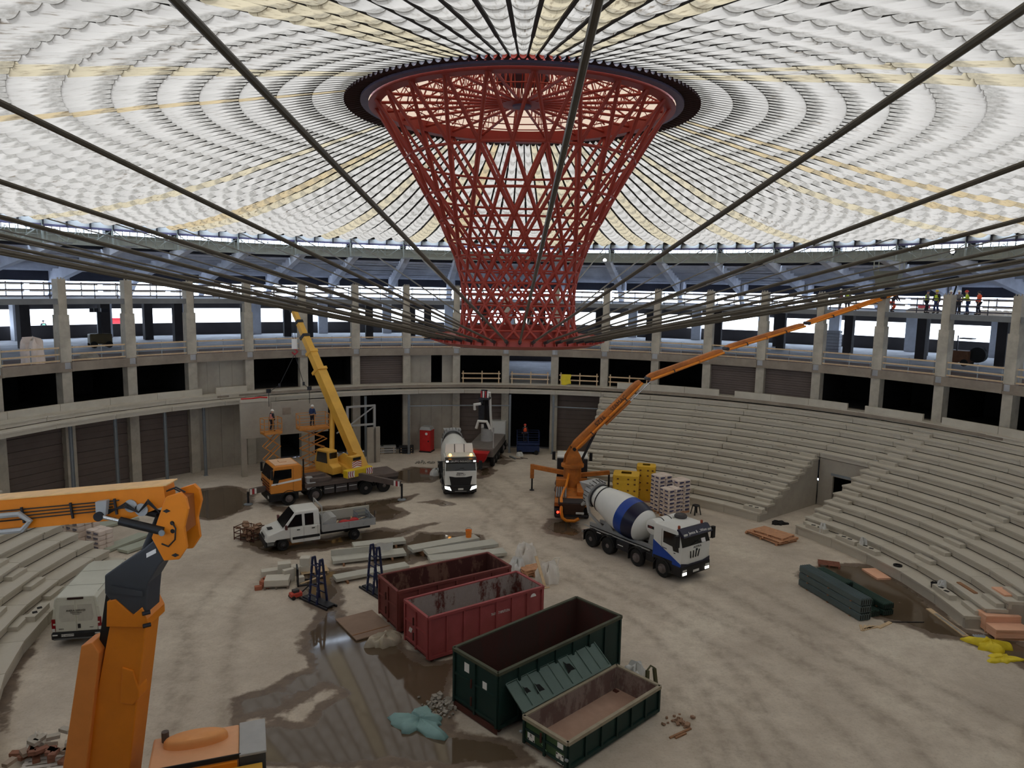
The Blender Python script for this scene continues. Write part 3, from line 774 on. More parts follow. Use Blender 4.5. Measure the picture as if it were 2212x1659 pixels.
# ---------------------------------------------------------------- precast seating rows
CB = (0.32, 1.3); RK = lambda k: 22.03 + 0.935 * k; ZK = lambda k: 0.63 + 0.433 * k
def row_mesh(k, w, front=False, last=False):
    r = RK(k); t = math.tan(R_(w / 2)); zb = -ZK(k) if front else -0.433 + 0.05
    cs = [(0, zb), (0, -0.10), (-0.085, -0.10), (-0.085, 0), (0.965, 0), (0.965, -0.16), (0.16, -0.16), (0.16, zb)]
    n = len(cs)
    v = [(-((r + y) * t - 0.014), y, z) for y, z in cs] + [((r + y) * t - 0.014, y, z) for y, z in cs]
    f = [tuple(range(n - 1, -1, -1)), tuple(range(n, 2 * n))] + [(i, (i + 1) % n, n + (i + 1) % n, n + i) for i in range(n)]
    return MB()._add(v, f).mesh('bench_slab', concrete)
def build_seating():
    right = setting('floor_stand_right'); left = setting('floor_stand_left'); mid = setting('floor_gallery')
    segs = []           # (root, start, width, rows)
    for a in (14.0, 21.9, 29.35, 36.85, 44.3): segs.append((right, a, 7.9 if a == 14 else 7.47, range(0, 15)))
    segs.append((right, 51.8, 7.4, range(8, 15)))
    for j in range(5): segs.append((right, 59.2 + 7.4 * j, 7.4, range(0, 15)))
    segs.append((right, 96.2, 7.4, range(8, 15))); segs.append((right, 103.6, 7.4, range(8, 15))); segs.append((right, 111.0, 7.4, range(8, 15)))
    for j in range(1, 5): segs.append((right, 111.0 + 7.4 * j, 7.4, range(0, 15)))
    for j in range(11): segs.append((left, -92.2 - 7.4 * j, 7.4, range(0, 15)))
    segs.append((left, -84.8, 3.2, range(0, 15)))
    for j in range(13): segs.append((mid, 14 - 7.37 * (j + 1), 7.37, range(13, 15)))
    cache = {}
    for root, a, w, rows in segs:
        for k in rows:
            key = (k, w, k == 0)
            if key not in cache: cache[key] = row_mesh(k, w, k == 0)
            p = a + w / 2; q = pol(p, RK(k), ZK(k), CB)
            link('bench_slab', cache[key], root, q, -R_(p))
    # dark sheet added below the rows to stop daylight leaking through their gaps
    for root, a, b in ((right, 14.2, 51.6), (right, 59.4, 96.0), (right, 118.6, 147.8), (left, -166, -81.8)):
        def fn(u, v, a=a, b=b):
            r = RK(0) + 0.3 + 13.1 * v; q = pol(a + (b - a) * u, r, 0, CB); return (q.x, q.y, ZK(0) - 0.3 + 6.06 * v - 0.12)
        MB().sheet(fn, 24, 2).obj('leak_sheet', room_dark, root)
    # solid flank walls at the passages and stand ends
    def flank(root, p, side, k1=8, mat=wall_light):
        pts = [(RK(0) + 0.02, 0.0)]
        for k in range(k1): pts += [(RK(k) + 0.02, ZK(k) - 0.17), (RK(k + 1) + 0.02, ZK(k) - 0.17)]
        pts += [(RK(k1) + 0.02, 0.0)]
        mb = MB(); mb.prism([(r, z) for r, z in pts], -0.1, 0.1, 'x')
        q = p + side * 0.28
        mb.obj('flank_wall', mat, root, loc=(CB[0], CB[1], 0), rz=-R_(q))
    for p, s in ((51.8, -1), (59.2, 1), (96.2, -1), (118.4, 1)):
        flank(right, p, s)
    flank(right, 14.0, 1, 14); flank(left, -81.6, -1, 14)
    for a in (51.8, 96.2):
        r = RK(8) + 0.05; c = a + 3.7
        for x0, x1, z0, z1 in ((-1.9, -0.75, 0, ZK(7)), (0.95, 1.9, 0, ZK(7)), (-0.75, 0.95, 2.45, ZK(7))):
            mb = MB(); mb.b(x0, x1, 0, 0.18, z0, z1); mb.obj('panel', wall_light, right, loc=pol(c, r, 0, CB), rz=-R_(c))
        mb = MB(); mb.b(-0.9, 1.1, -0.04, 0.0, 2.5, 2.68); mb.obj('lintel', galv, right, loc=pol(c, r, 0, CB), rz=-R_(c))
        mb = MB(); mb.b(-1.2, 1.4, 2.5, 2.6, 0, 3); mb.b(-1.25, -1.2, 0.2, 2.6, 0, 3); mb.b(1.4, 1.45, 0.2, 2.6, 0, 3); mb.b(-1.2, 1.4, 0.2, 2.6, 2.9, 3); mb.obj('passage', room_dark, right, loc=pol(c, r, 0, CB), rz=-R_(c))
    # parapet along the top row
    for root, a, b in ((right, 16.3, 31.4), (right, 33.6, 48.9), (right, 51.1, 58.2), (right, 60.4, 92.0), (right, 93, 150), (left, -160, -80), (mid, -79.8, -45.2), (mid, -43.4, -39.2)):
        n = max(1, round((b - a) / 6))
        for k in range(n):
            p0, p1 = a + (b - a) * k / n, a + (b - a) * (k + 1) / n
            mb = MB(); sector(mb, p0 + 0.02, p1 - 0.02, 36.3, 36.5, 6.5, 7.22); mb.obj('parapet', concrete, root)
    # aisle half-steps
    st = MB(); st.b(-0.62, 0.62, -0.2, 0.2, 0, 0.215)
    sm = st.mesh('step_block', concrete)
    def step(root, p, k, up=0.72):
        q = pol(p, RK(k) + up, ZK(k), CB); link('step_block', sm, root, q, -R_(p), bevel=0.0)
    for k in range(0, 8): step(right, 51.8 - math.degrees(0.75 / RK(k)), k)
    for k in range(0, 13): step(right, 59.2 + math.degrees((0.78 + 0.035 * k) / RK(k)), k)
    for k in range(1, 13): step(right, 80.9 - 0.12 * k, k)
    for k in range(0, 6): step(right, 96.2 - math.degrees(0.8 / RK(k)), k)
    for k in range(0, 4): step(right, 14.0 + math.degrees(0.8 / RK(k)), k)
    for k in range(0, 9): step(left, -94.5 + 0.35 * k, k); 
    for k in range(0, 3): step(left, -102.8 + 0.3 * k, k)
    # square sockets cast in some blocks and treads
    hole = M('socket_shadow', (26, 24, 24), 0.9, 0, 0)
    mb = MB()
    for base in (30.6, 41.6, 46.9, 17.0):
        for k in range(2, 13):
            for dx, dy in ((-0.45, 0.35), (0.0, 0.80), (0.45, 0.35)):
                p = base + math.degrees(dx / RK(k)); q = pol(p, RK(k) + dy, ZK(k), CB)
                if dy > 0.5: mb.box((q.x, q.y, ZK(k) + 0.003), (0.07, 0.07, 0.006), -R_(p))
                else: mb.box((q.x, q.y, ZK(k) + 0.003), (0.17, 0.10, 0.006), -R_(p))
    mb.obj('anchor_socket', hole, right, kind='stuff')
    sb = MB(); sb.b(-0.75, 0.75, -0.2, 0.2, 0, 0.26); sbm = sb.mesh('step_block', concrete)
    hm = MB(); hm.box((-0.28, 0, 0.262), (0.26, 0.2, 0.006), 0.5); hm.box((0.2, 0, 0.262), (0.26, 0.2, 0.006), 0.5); hmm = hm.mesh('socket', hole)
    for root, p in ((right, 62.8), (right, 69.0), (right, 89.5), (right, 73.4), (left, -100.2), (right, 50.0)):
        q = pol(p, RK(0) + 0.35, ZK(0), CB); o = link('step_block', sbm, root, q, -R_(p)); link('socket', hmm, o)
build_seating()
# ================================================================ RED LATTICE TOWER AND CABLES
def build_tower():
    root = thing('lattice_tower', 'red steel lattice tower flaring up from a disc to the roof opening', 'tower', (RC[0], RC[1], 13.5))
    L = [(6.71, 24.1), (5.24, 21.75), (4.32, 20.13), (3.72, 19.02), (3.30, 18.12), (3.01, 17.43), (2.81, 16.77), (2.69, 16.24), (2.64, 15.73), (2.63, 15.24), (2.65, 14.74), (2.72, 14.14), (2.92, 13.72)]
    Z0 = 13.5
    nd = lambda l, j: pol(176.6 + 15 * j + 7.5 * (l % 2), L[l][0], L[l][1] - Z0)
    rad = lambda l: 0.085 if l < 3 else (0.075 if l < 6 else 0.062)
    bars = []
    for l in range(12):
        for j in range(24):
            p = nd(l, j); o = 0 if l % 2 == 0 else 1
            for q in (nd(l + 1, j + o), nd(l + 1, j + o - 1)): bars.append((p, q, rad(l)))
    bars.sort(key=lambda b: (b[0] + b[1]).y)
    for p, q, r in bars[:300]:
        MB().tube(p, q, r, 6, cap=False).obj('strut', red_steel, root, True)
    mb = MB()
    for p, q, r in bars[300:]: mb.tube(p, q, r, 6, cap=False)
    mb.obj('strut_field', red_steel, root, True, kind='stuff')
    for l in range(1, 12):
        pts = [nd(l, j) for j in range(24)]; mb = MB()
        for a, b in zip(pts, pts[1:] + pts[:1]): mb.tube(a, b, rad(l) * 0.75, 6, cap=False)
        mb.obj('ring', red_steel, root, True)
    # upper rim beam and the pale ring plate
    mb = MB(); sector(mb, 0, 360, 6.5, 6.78, 23.95 - Z0, 24.5 - Z0, 72); sector(mb, 0, 360, 6.38, 6.9, 23.93 - Z0, 23.97 - Z0, 72); mb.obj('rim_beam', red_steel, root)
    mb = MB(); sector(mb, 0, 360, 6.9, 7.25, 24.06 - Z0, 24.16 - Z0, 72); mb.obj('rim_plate', rim_plate, root)
    # flat wheel of spokes with trusses above, hub and hanging core
    h = 24.33 - Z0
    for j in range(24):
        a = pol(176.6 + 15 * j, 6.6, h - 0.1); b = pol(176.6 + 15 * j, 0.4, h + 0.05)
        MB().tube(a, b, 0.07, 6).obj('spoke', red_steel, root, True)
        c = pol(176.6 + 15 * j, 6.6, 24.6 - Z0); d = pol(176.6 + 15 * j, 1.5, 26.5 - Z0)
        mb = MB(); mb.tube(c, d, 0.045, 5)
        n = 5
        for k in range(n):
            t0, t1, tm = k / n, (k + 1) / n, (k + 0.5) / n
            lo = lambda t: a.lerp(b, t * 0.82); up = lambda t: c.lerp(d, t)
            mb.tube(lo(t0), up(tm), 0.022, 4, cap=False); mb.tube(up(tm), lo(t1), 0.022, 4, cap=False)
        mb.obj('truss', red_steel, root)
    for r, z in ((5.2, 24.3), (3.9, 24.3), (5.4, 25.0), (4.2, 25.5), (3.0, 25.95)):
        mb = MB(); pts = [pol(176.6 + 15 * j, r, z - Z0) for j in range(24)]
        for p, q in zip(pts, pts[1:] + pts[:1]): mb.tube(p, q, 0.03, 4, cap=False)
        mb.obj('ring', red_steel, root)
    mb = MB(); mb.lathe([(0.42, h - 0.12), (0.42, h + 0.2)], 24); mb.obj('hub', rim_plate, root, True)
    mb = MB(); mb.lathe([(0.95, h - 0.02), (0.45, h - 0.04)], 24, cap=False); mb.obj('hub_plate', red_steel, root)
    mb = MB(); mb.lathe([(1.15, 25.35 - Z0), (1.25, 25.45 - Z0), (1.25, 27.0 - Z0)], 24); mb.obj('core_drum', M('core_plum', (92, 74, 92), 0.6, 0, 0.1), root, True)
    for j in range(12):
        MB().bar(pol(30 * j, 1.2, 25.4 - Z0), pol(30 * j + 8, 0.45, h + 0.15), 0.05, 0.05).obj('hanger', red_steel, root)
    # lower disc with cable lugs
    mb = MB(); n = 72
    mb.lathe([(2.3, 0.22), (2.5, 0.30), (3.98, 0.28), (4.0, 0.24), (4.0, 0.05), (3.5, -0.12), (2.4, -0.12), (2.3, -0.05), (2.3, 0.22)], n, cap=False)
    mb.obj('foot_disc', red_steel, root, True)
    mb = MB(); mb.lathe([(2.55, 0.3), (2.55, 0.62), (2.6, 0.62), (2.6, 0.3)], 48, cap=False); mb.obj('foot_collar', red_steel, root, True)
    lug = MB(); lug.b(-0.07, -0.04, 3.55, 4.12, 0.08, 0.30); lug.b(0.04, 0.07, 3.55, 4.12, 0.08, 0.30); lug.tube((-0.09, 3.98, 0.22), (0.09, 3.98, 0.22), 0.05, 8)
    me = lug.mesh('lug', red_steel)
    for i in range(48): link('lug', me, root, rz=-R_(bay(i)))
build_tower()

def build_cables():
    own = {32: 'thick dark stay cable dropping in front of the red tower from above the camera',
           33: 'dark stay cable slanting down from upper frame edge past the tower, steepest on its side',
           31: 'dark stay cable slanting from the top corner of the frame down to the tower foot',
           34: 'thin-looking dark cable leaving the frame edge just below roof panels, second from steepest',
           30: 'dark stay cable entering at frame edge level with middle of the tower lattice'}
    for i in range(48):
        a = pol(bay(i), 3.98, 13.72) + Vector((RC[0], RC[1], 0)); b = pol(bay(i) - 0.35, 39.2, 20.6)
        m = a.lerp(b, 0.5); d = (b - a).normalized()
        mb = MB(); mb.T = Matrix.Translation(-a)
        mb.tube(a + d * 0.5, b - d * 0.6, 0.046, 8)
        lab = own.get(i, 'steel stay cable running from the red tower foot out to a ring beam node')
        t = thing('stay_cable', lab, 'cable', a, 0, 'stay cables of the red tower')
        mb.obj('strand', cable_m, t, True)
        mb = MB(); mb.T = Matrix.Translation(-a); mb.tube(a, a + d * 0.6, 0.075, 8); mb.tube(b - d * 0.8, b, 0.075, 8); mb.obj('socket', steel_dark, t, True)
build_cables()

def floodlight(phi, z, label):
    p = pol(phi, 38.75, z); t = thing('floodlight', label, 'floodlight', p, -R_(phi))
    mb = MB(); mb.b(-0.22, 0.22, 0, 0.1, -0.16, 0.16); mb.b(-0.03, 0.03, 0.05, 0.2, -0.3, 0); mb.obj('housing', steel_dark, t)
    MB().lathe([(0.14, -0.02), (0.17, -0.005), (0.17, 0.0)], 16, ax='y').obj('lens', flood, t)
floodlight(bay(10) - 0.75, 18.9, 'lit floodlight on ring beam just beside the red tower')
floodlight(bay(16) - 1.3, 19.35, 'lit floodlight on ring beam above the workers on the gallery')
floodlight(bay(8) - 2.0, 19.2, 'lit floodlight seen through the red tower lattice')

# ================================================================ GUARD RAILS
def build_rails():
    labs = {2: ('timber guard rail along the lower gallery edge between two columns', 'lower gallery guard rails'),
            3: ('white board guard rail along the upper gallery edge between two columns', 'upper gallery guard rails')}
    for lev, z, r, hs, mat, mat2 in ((2, 10.12, 37.02, (0.06, 0.52, 1.0), wood, galv), (3, 14.7, 37.5, (0.15, 0.58, 1.05), M('upper_rail_steel', (70, 66, 78), 0.6, 0.3, 0.1), steel_dark)):
        w = r * math.tan(R_(3.75)) - 0.42
        rm = [MB().b(-w, w, -0.02, 0.02, h, h + (0.11 if lev == 2 else 0.09)).mesh('rail', mat) for h in hs]
        pm = MB().b(-0.025, 0.025, -0.03, 0.03, 0, 1.16).mesh('post', mat2)
        for i in BAYS:
            p = bay(i) + 3.75
            if lev == 2 and i == 8: pass
            t = thing('guard_rail', labs[lev][0], 'railing', pol(p, r, z), -R_(p), labs[lev][1])
            for m in rm: link('rail', m, t)
            for x in (-w + 0.12, 0.0 if i % 2 else 0.2, w - 0.12): link('post', pm, t, (x, 0.04, 0))
    # second line of white boards further in on the upper gallery
    z, r = 14.7, 41.5; w = r * math.tan(R_(3.75)) - 0.2
    rm = [MB().b(-w, w, -0.02, 0.02, h, h + 0.17).mesh('rail', wood_white) for h in (0.42, 0.95)]
    pm = MB().b(-0.04, 0.04, -0.04, 0.04, 0, 1.2).mesh('post', wood_white)
    for i in BAYS:
        p = bay(i) + 3.75
        t = thing('guard_rail', 'pale painted board barrier set back on the upper gallery behind the edge railing', 'railing', pol(p, r, z), -R_(p), 'set-back board barriers')
        for m in rm: link('rail', m, t)
        for x in (-w * 0.6, w * 0.5): link('post', pm, t, (x, 0.04, 0))
    # timber rails closing the open bays of the balcony
    lab = {7: 'pale timber barrier in balcony bay next to the doorway wall', 8: 'pale timber barrier before the bright open balcony bay', 9: 'timber barrier carrying a yellow cloth in a balcony bay', 10: 'timber barrier in the balcony bay nearest the seating rows'}
    for i in (7, 8, 9, 10):
        p = bay(i) + 3.75; r = 36.75; w = r * math.tan(R_(3.75)) - 0.5
        t = thing('guard_rail', lab[i], 'railing', pol(p, r, 6.62), -R_(p), 'balcony barriers')
        for h in (0.5, 0.98): MB().b(-w, w, -0.02, 0.02, h, h + 0.12).obj('rail', wood, t)
        for x in (-w + 0.15, 0.1, w - 0.15): MB().b(x - 0.05, x + 0.05, 0.02, 0.12, 0, 1.28).obj('post', wood, t)
    p = bay(9) + 1.8
    def fn(u, v): return ((u - 0.5) * 0.95 + 0.04 * S(9 * v), -0.06 - 0.05 * S(7 * u) * v, 0.04 - 1.0 * v - 0.08 * S(5 * u) * v)
    o = MB().sheet(fn, 8, 8).obj('cloth', tarp_yellow, None, True, pol(p, 36.72, 7.72), -R_(p)); tag(o, 'yellow cloth hung over a balcony timber barrier', 'cloth')
build_rails()
# ================================================================ VEHICLES
WH = {}
def wheel(root, x, y, r=0.52, w=0.32, rim=rim_steel, deep=True, name='wheel'):
    """tyre (part) with its rim (sub-part); outside faces away from the vehicle's middle."""
    s = 1 if y > 0 else -1
    key = (r, w, rim.name, deep)
    if key not in WH:
        t = MB().lathe([(r * 0.58, -w / 2 + 0.02), (r * 0.62, -w / 2), (r * 0.9, -w / 2), (r, -w / 2 + 0.06), (r, w / 2 - 0.06), (r * 0.9, w / 2), (r * 0.62, w / 2), (r * 0.58, w / 2 - 0.03)], 28, ax='y').mesh('wheel', black, True)
        k = -0.10 if deep else 0.05
        rr = MB().lathe([(r * 0.6, w / 2 - 0.03), (r * 0.57, w / 2 - 0.05), (r * 0.5, w / 2 + k - 0.02), (r * 0.33, w / 2 + k), (r * 0.30, w / 2 + k + 0.06), (r * 0.2, w / 2 + k + 0.09), (0.001, w / 2 + k + 0.1)], 24, ax='y', cap=False)
        for q in range(10):
            a = 2 * PI * q / 10; rr.tube((r * 0.42 * C(a), w / 2 + k - 0.02, r * 0.42 * S(a)), (r * 0.42 * C(a), w / 2 + k + 0.03, r * 0.42 * S(a)), 0.02, 6)
        WH[key] = (t, rr.mesh('rim', rim, True))
    t, rr = WH[key]
    o = link(name, t, root, (x, y, r), 0 if s > 0 else PI); link('rim', rr, o)
    return o
def fender(root, x, y, r, w, mat=black_pl, a0=10, a1=170):
    mb = MB(); n = 9
    ring = []
    for i in range(n + 1):
        a = R_(a0 + (a1 - a0) * i / n); c, s = C(a), S(a)
        ring.append([(x + c * (r + 0.09), y - w / 2, 0.52 + s * (r + 0.09)), (x + c * (r + 0.13), y - w / 2, 0.52 + s * (r + 0.13)), (x + c * (r + 0.13), y + w / 2, 0.52 + s * (r + 0.13)), (x + c * (r + 0.09), y + w / 2, 0.52 + s * (r + 0.09))])
    mb.loft(ring); mb.obj('fender', mat, root)
def plate(root, c, d, x, y, mat, name, t=0.01):
    """flat rectangle c centre, d (w,h) with axes x,y and small thickness."""
    m = frame_m(c, x, y); o = MB().b(-d[0] / 2, d[0] / 2, -d[1] / 2, d[1] / 2, 0, t).obj(name, mat, root); o.matrix_local = m; return o
def poly_plate(root, pts, off, mat, name):
    """thin proud plate from a planar outline; off = thickness vector."""
    n = len(pts); off = Vector(off); v = [Vector(p) for p in pts] + [Vector(p) + off for p in pts]
    return MB()._add(v, [tuple(range(n - 1, -1, -1)), tuple(range(n, 2 * n))] + [(i, (i + 1) % n, n + (i + 1) % n, n + i) for i in range(n)]).obj(name, mat, root)

def truck_cab(root, xb, xf, z0, zt, w, body, style):
    """cab-over cab between xb (rear) and xf (front)."""
    h = w / 2
    zs = z0 + (zt - z0) * 0.52                       # base of the windscreen
    prof = [(xb, z0), (xf - 0.02, z0), (xf + 0.02, zs), (xf - 0.28, zt - 0.08), (xf - 0.42, zt), (xb + 0.12, zt), (xb, zt - 0.12)]
    MB().prism(prof, -h, h, 'y').obj('cab', body, root, bevel=0.05)
    fx = Vector((-0.28 - 0.02, 0, zt - 0.08 - zs)).normalized()
    def scr(t, y, o=0.0): return Vector((xf + 0.02, y, zs)).lerp(Vector((xf - 0.28, y, zt - 0.08)), t) + Vector((fx.z, 0, -fx.x)) * o
    poly_plate(root, [scr(0.04, -h + 0.06), scr(0.04, h - 0.06), scr(0.93, h - 0.13), scr(0.93, -h + 0.13)], Vector((fx.z, 0, -fx.x)) * 0.02, glass, 'windscreen')
    for s in (-1, 1):
        y = s * h
        pts = [(xf - 0.16, y, zs - 0.28), (xf - 0.30, y, zt - 0.28), (xb + 0.75, y, zt - 0.28), (xb + 0.75, y, zs + 0.02), (xf - 0.62, y, zs - 0.05), (xf - 0.55, y, zs - 0.28)]
        poly_plate(root, pts, (0, s * 0.015, 0), glass, 'side_window')
        MB().b(xb + 0.62, xb + 0.635, y - 0.006, y + 0.006, z0 + 0.1, zt - 0.2).obj('door_seam', black_pl, root)
        MB().b(xf - 0.5, xf - 0.4, y - 0.01 * s, y + 0.03 * s, zs - 0.4, zs - 0.36).obj('door_handle', black_pl, root)
        m = MB(); m.b(xf - 0.12, xf + 0.02, s * (h + 0.16), s * (h + 0.42), zs + 0.1, zs + 0.78); m.bar((xf - 0.2, y, zs + 0.75), (xf - 0.05, s * (h + 0.3), zs + 0.8), 0.04, 0.04); m.bar((xf - 0.2, y, zs + 0.1), (xf - 0.05, s * (h + 0.3), zs + 0.12), 0.04, 0.04)
        m.obj('mirror', black_pl, root, bevel=0.03)
        w_ = MB(); w_.bar(scr(0.06, 0.5 * s, 0.04), scr(0.28, -0.15 * s + 0.1, 0.04), 0.025, 0.02); w_.obj('wiper', black_pl, root)
    return prof, scr, zs

def mixer_truck(label, loc, rz, style):
    root = thing('concrete_mixer_truck', label, 'truck', loc, rz)
    ax = (0.0, 1.5, 3.9, 5.89)
    f = MB(); f.b(-0.95, 6.9, -0.45, -0.33, 0.72, 1.05); f.b(-0.95, 6.9, 0.33, 0.45, 0.72, 1.05)
    for x in (-0.9, 0.7, 2.2, 3.4, 4.8, 6.4): f.b(x, x + 0.14, -0.34, 0.34, 0.76, 1.0)
    f.obj('chassis_frame', grey_frame, root)
    MB().b(-0.9, 4.9, -0.52, -0.36, 1.05, 1.25).obj('sub_frame', grey_light, root); MB().b(-0.9, 4.9, 0.36, 0.52, 1.05, 1.25).obj('sub_frame', grey_light, root)
    for i, x in enumerate(ax):
        for s in (-1, 1):
            wheel(root, x, s * (1.08 if i > 1 else 1.02), 0.52, 0.30 if i > 1 else 0.5, rim_steel, i < 2)
            fender(root, x, s * 1.05, 0.52, 0.46, black_pl, 8, 172)
        MB().tube((x, -0.9, 0.52), (x, 0.9, 0.52), 0.09, 8).obj('axle', grey_frame, root)
    for s in (-1, 1):
        MB().b(2.15, 3.2, s * 0.6, s * 1.15, 0.55, 1.1).obj('fuel_tank', steel_dark, root, bevel=0.04)
        MB().b(4.55, 5.2, s * 0.55, s * 1.15, 0.6, 1.05).obj('battery_box', black_pl, root, bevel=0.03)
        MB().b(2.3, 2.75, s * 1.16, s * 1.17, 0.82, 0.86).obj('reflector', refl, root)
        MB().b(0.6, 0.95, s * 1.29, s * 1.30, 1.12, 1.17).obj('reflector', refl, root)
        for x in (-0.62, 3.3, 5.28): MB().b(x - 0.012, x + 0.012, s * 0.85, s * 1.28, 0.3, 0.95).obj('mud_flap', black, root)
        MB().b(2.4, 2.45, s * 0.3, s * 0.34, 1.25, 1.5).obj('bracket', grey_light, root)
    # drum on its tilted axis
    ang = R_(13.0); X = Vector((C(ang), 0, -S(ang))); O = Vector((-0.95, 0, 3.02))
    T = Matrix.Translation(O) @ frame_m((0, 0, 0), X, (0, 1, 0))
    def band(prof, mat, name):
        mb = MB(); mb.T = T; mb.lathe(prof, 40, ax='x', cap=False); return mb.obj(name, mat, root, True)
    if style == 'blue':
        d = band([(0.62, 0.0), (0.66, 0.28), (0.70, 0.30), (0.72, 0.36), (0.80, 0.62), (1.12, 2.1), (1.20, 2.9)], white_paint, 'drum')
        band([(1.20, 2.9), (1.22, 3.2), (1.20, 3.55)], blue_paint, 'drum_band'); band([(1.20, 3.55), (1.14, 3.95), (1.02, 4.3)], navy, 'drum_band')
        band([(1.02, 4.3), (0.92, 4.5), (0.5, 4.85), (0.2, 4.9), (0.001, 4.9)], white_paint, 'drum_end')
    else:
        d = band([(0.62, 0.0), (0.70, 0.36), (0.78, 0.62), (1.12, 2.1), (1.20, 2.9), (1.21, 3.3), (1.16, 3.8), (0.92, 4.5), (0.5, 4.85), (0.2, 4.9), (0.001, 4.9)], white_paint, 'drum')
        for k in (0.42, 0.72, 1.05): band([(0.72 + (k - 0.42) * 0.24, k), (0.75 + (k - 0.42) * 0.24, k + 0.02), (0.76 + (k - 0.42) * 0.24, k + 0.1)], black_pl, 'drum_band')
    band([(0.74, 0.3), (0.80, 0.32), (0.80, 0.38), (0.76, 0.40)], steel_dark, 'drum_hoop'); band([(0.855, 0.78), (0.875, 0.8), (0.885, 0.86), (0.87, 0.88)], steel_dark, 'drum_hoop')
    mb = MB(); mb.T = T; mb.lathe([(0.66, -0.1), (0.86, -0.28), (0.86, 0.18), (0.7, 0.2)], 28, ax='x', cap=False); mb.obj('charge_ring', grey_light, root, True)
    for k in range(20):
        a = 2 * PI * k / 20; mb = MB(); mb.T = T; mb.bar((-0.26, 0.88 * C(a), 0.88 * S(a)), (0.16, 0.88 * C(a), 0.88 * S(a)), 0.05, 0.03, (0, -S(a), C(a))); mb.obj('rib', grey_frame, root)
    mb = MB(); mb.frustum(-1.55, -0.95, -0.4, 0.4, 2.9, -1.75, -0.8, -0.75, 0.75, 3.75); mb.obj('hopper', grey_light, root)
    mb = MB(); mb.prism([(-1.65, 2.55), (-1.05, 2.9), (-1.0, 2.8), (-1.95, 2.0), (-2.05, 2.1)], -0.3, 0.3, 'y'); mb.obj('chute', grey_light, root)
    for s in (-1, 1):
        mb = MB(); mb.bar((-0.85, s * 0.95, 3.0), (-0.5, s * 0.95, 2.0), 0.12, 0.16); mb.bar((-0.5, s * 0.95, 2.0), (0.25, s * 0.5, 1.2), 0.12, 0.16); mb.obj('drum_stand', grey_light, root)
        mb = MB(); mb.prism([(0.2, 1.2), (1.3, 1.2), (0.75, 1.75)], s * 0.5 - 0.05, s * 0.5 + 0.05, 'y'); mb.obj('drum_stand', grey_light, root)
    mb = MB(); mb.prism([(4.0, 1.25), (4.75, 1.25), (4.75, 2.3), (4.3, 2.3)], -0.4, 0.4, 'y'); mb.obj('drive_stand', grey_light, root, bevel=0.03)
    mb = MB(); mb.bar((-0.95, -1.1, 0.72), (-0.95, 1.1, 0.72), 0.1, 0.14); mb.obj('rear_bumper', grey_light, root)
    for s in (-1, 1): MB().b(-1.03, -1.0, s * 0.95 - 0.1, s * 0.95 + 0.1, 0.68, 0.8).obj('tail_lamp', red_lens, root)
    MB().b(-0.9, 4.7, -1.0, -0.92, 1.12, 1.17).obj('side_rail', grey_light, root)
    # water tank across the frame
    if style == 'blue':
        zt, xt = 2.62, 4.86
        MB().lathe([(0.001, -1.12), (0.38, -1.1), (0.45, -1.04), (0.45, 1.04), (0.38, 1.1), (0.001, 1.12)], 28, (xt, 0, zt), 'y', cap=False).obj('water_tank', white_paint, root, True)
        for y in (-0.4, 0.25): MB().lathe([(0.455, y - 0.03), (0.468, y - 0.03), (0.468, y + 0.03), (0.455, y + 0.03)], 28, (xt, 0, zt), 'y', cap=False).obj('tank_strap', black, root, True)
        plate(root, (xt + 0.0, -1.125, zt), (0.5, 0.16), (1, 0, 0), (0, 0, 1), black_pl, 'nameplate')
        text('CIFA', 0.13, grille_red, root, frame_m((xt - 0.04, -1.14, zt), (1, 0, 0), (0, 0, 1)))
        MB().b(xt - 0.3, xt + 0.3, -0.5, 0.5, 1.25, 2.2).obj('gearbox', steel_dark, root, bevel=0.05)
    # cab
    xb, xf = 5.15, 7.2
    z0, zt = (1.02, 3.02) if style == 'blue' else (1.0, 3.1)
    prof, scr, zs = truck_cab(root, xb, xf, z0, zt, 2.44, white_paint, style)
    h = 1.22
    MB().b(xb + 0.25, xf + 0.08, -1.22, 1.22, 0.42, 1.0).obj('bumper', black_pl, root, bevel=0.06)
    for s in (-1, 1):
        MB().b(xb + 0.3, xb + 0.75, s * 0.9, s * 1.2, 0.36, 0.44).obj('step', grey_light, root)
        wf = MB(); 
        MB().b(xb + 0.05, xf - 0.6, s * 1.05, s * 1.235, 1.0, 1.18).obj('wheel_arch', black_pl, root)
    if style == 'blue':
        for s in (-1, 1):
            y = s * h
            poly_plate(root, [(xb + 0.01, y, 1.0), (xf + 0.0, y, 1.0), (xf + 0.0, y, 1.16), (xb + 0.01, y, 2.05)], (0, s * 0.012, 0), blue_paint, 'blue_flash')
            MB().b(xf + 0.06, xf + 0.1, s * 0.95 - 0.16, s * 0.95 + 0.16, 0.52, 0.66).obj('headlamp', lamp_white, root)
            MB().b(xf + 0.06, xf + 0.1, s * 0.95 - 0.16, s * 0.95 + 0.16, 0.72, 0.82).obj('fog_lamp', clear_lens, root)
            MB().lathe([(0.075, 0), (0.075, 0.14), (0.05, 0.18)], 12, (xf - 0.45, s * 0.95, zt)).obj('beacon', M('amber_cap', (150, 66, 40), 0.3), root, True)
        mb = MB(); mb.prism([(xf - 0.32, zt - 0.28), (xf + 0.12, zt - 0.36), (xf + 0.14, zt - 0.30), (xf - 0.2, zt + 0.04), (xf - 0.38, zt + 0.03)], -1.2, 1.2, 'y'); mb.obj('sun_visor', navy, root)
        for s in (-1, 1): MB().b(xf + 0.05, xf + 0.1, s * 1.0 - 0.14, s * 1.0 + 0.14, zt - 0.28, zt - 0.16).obj('marker_lamp', clear_lens, root)
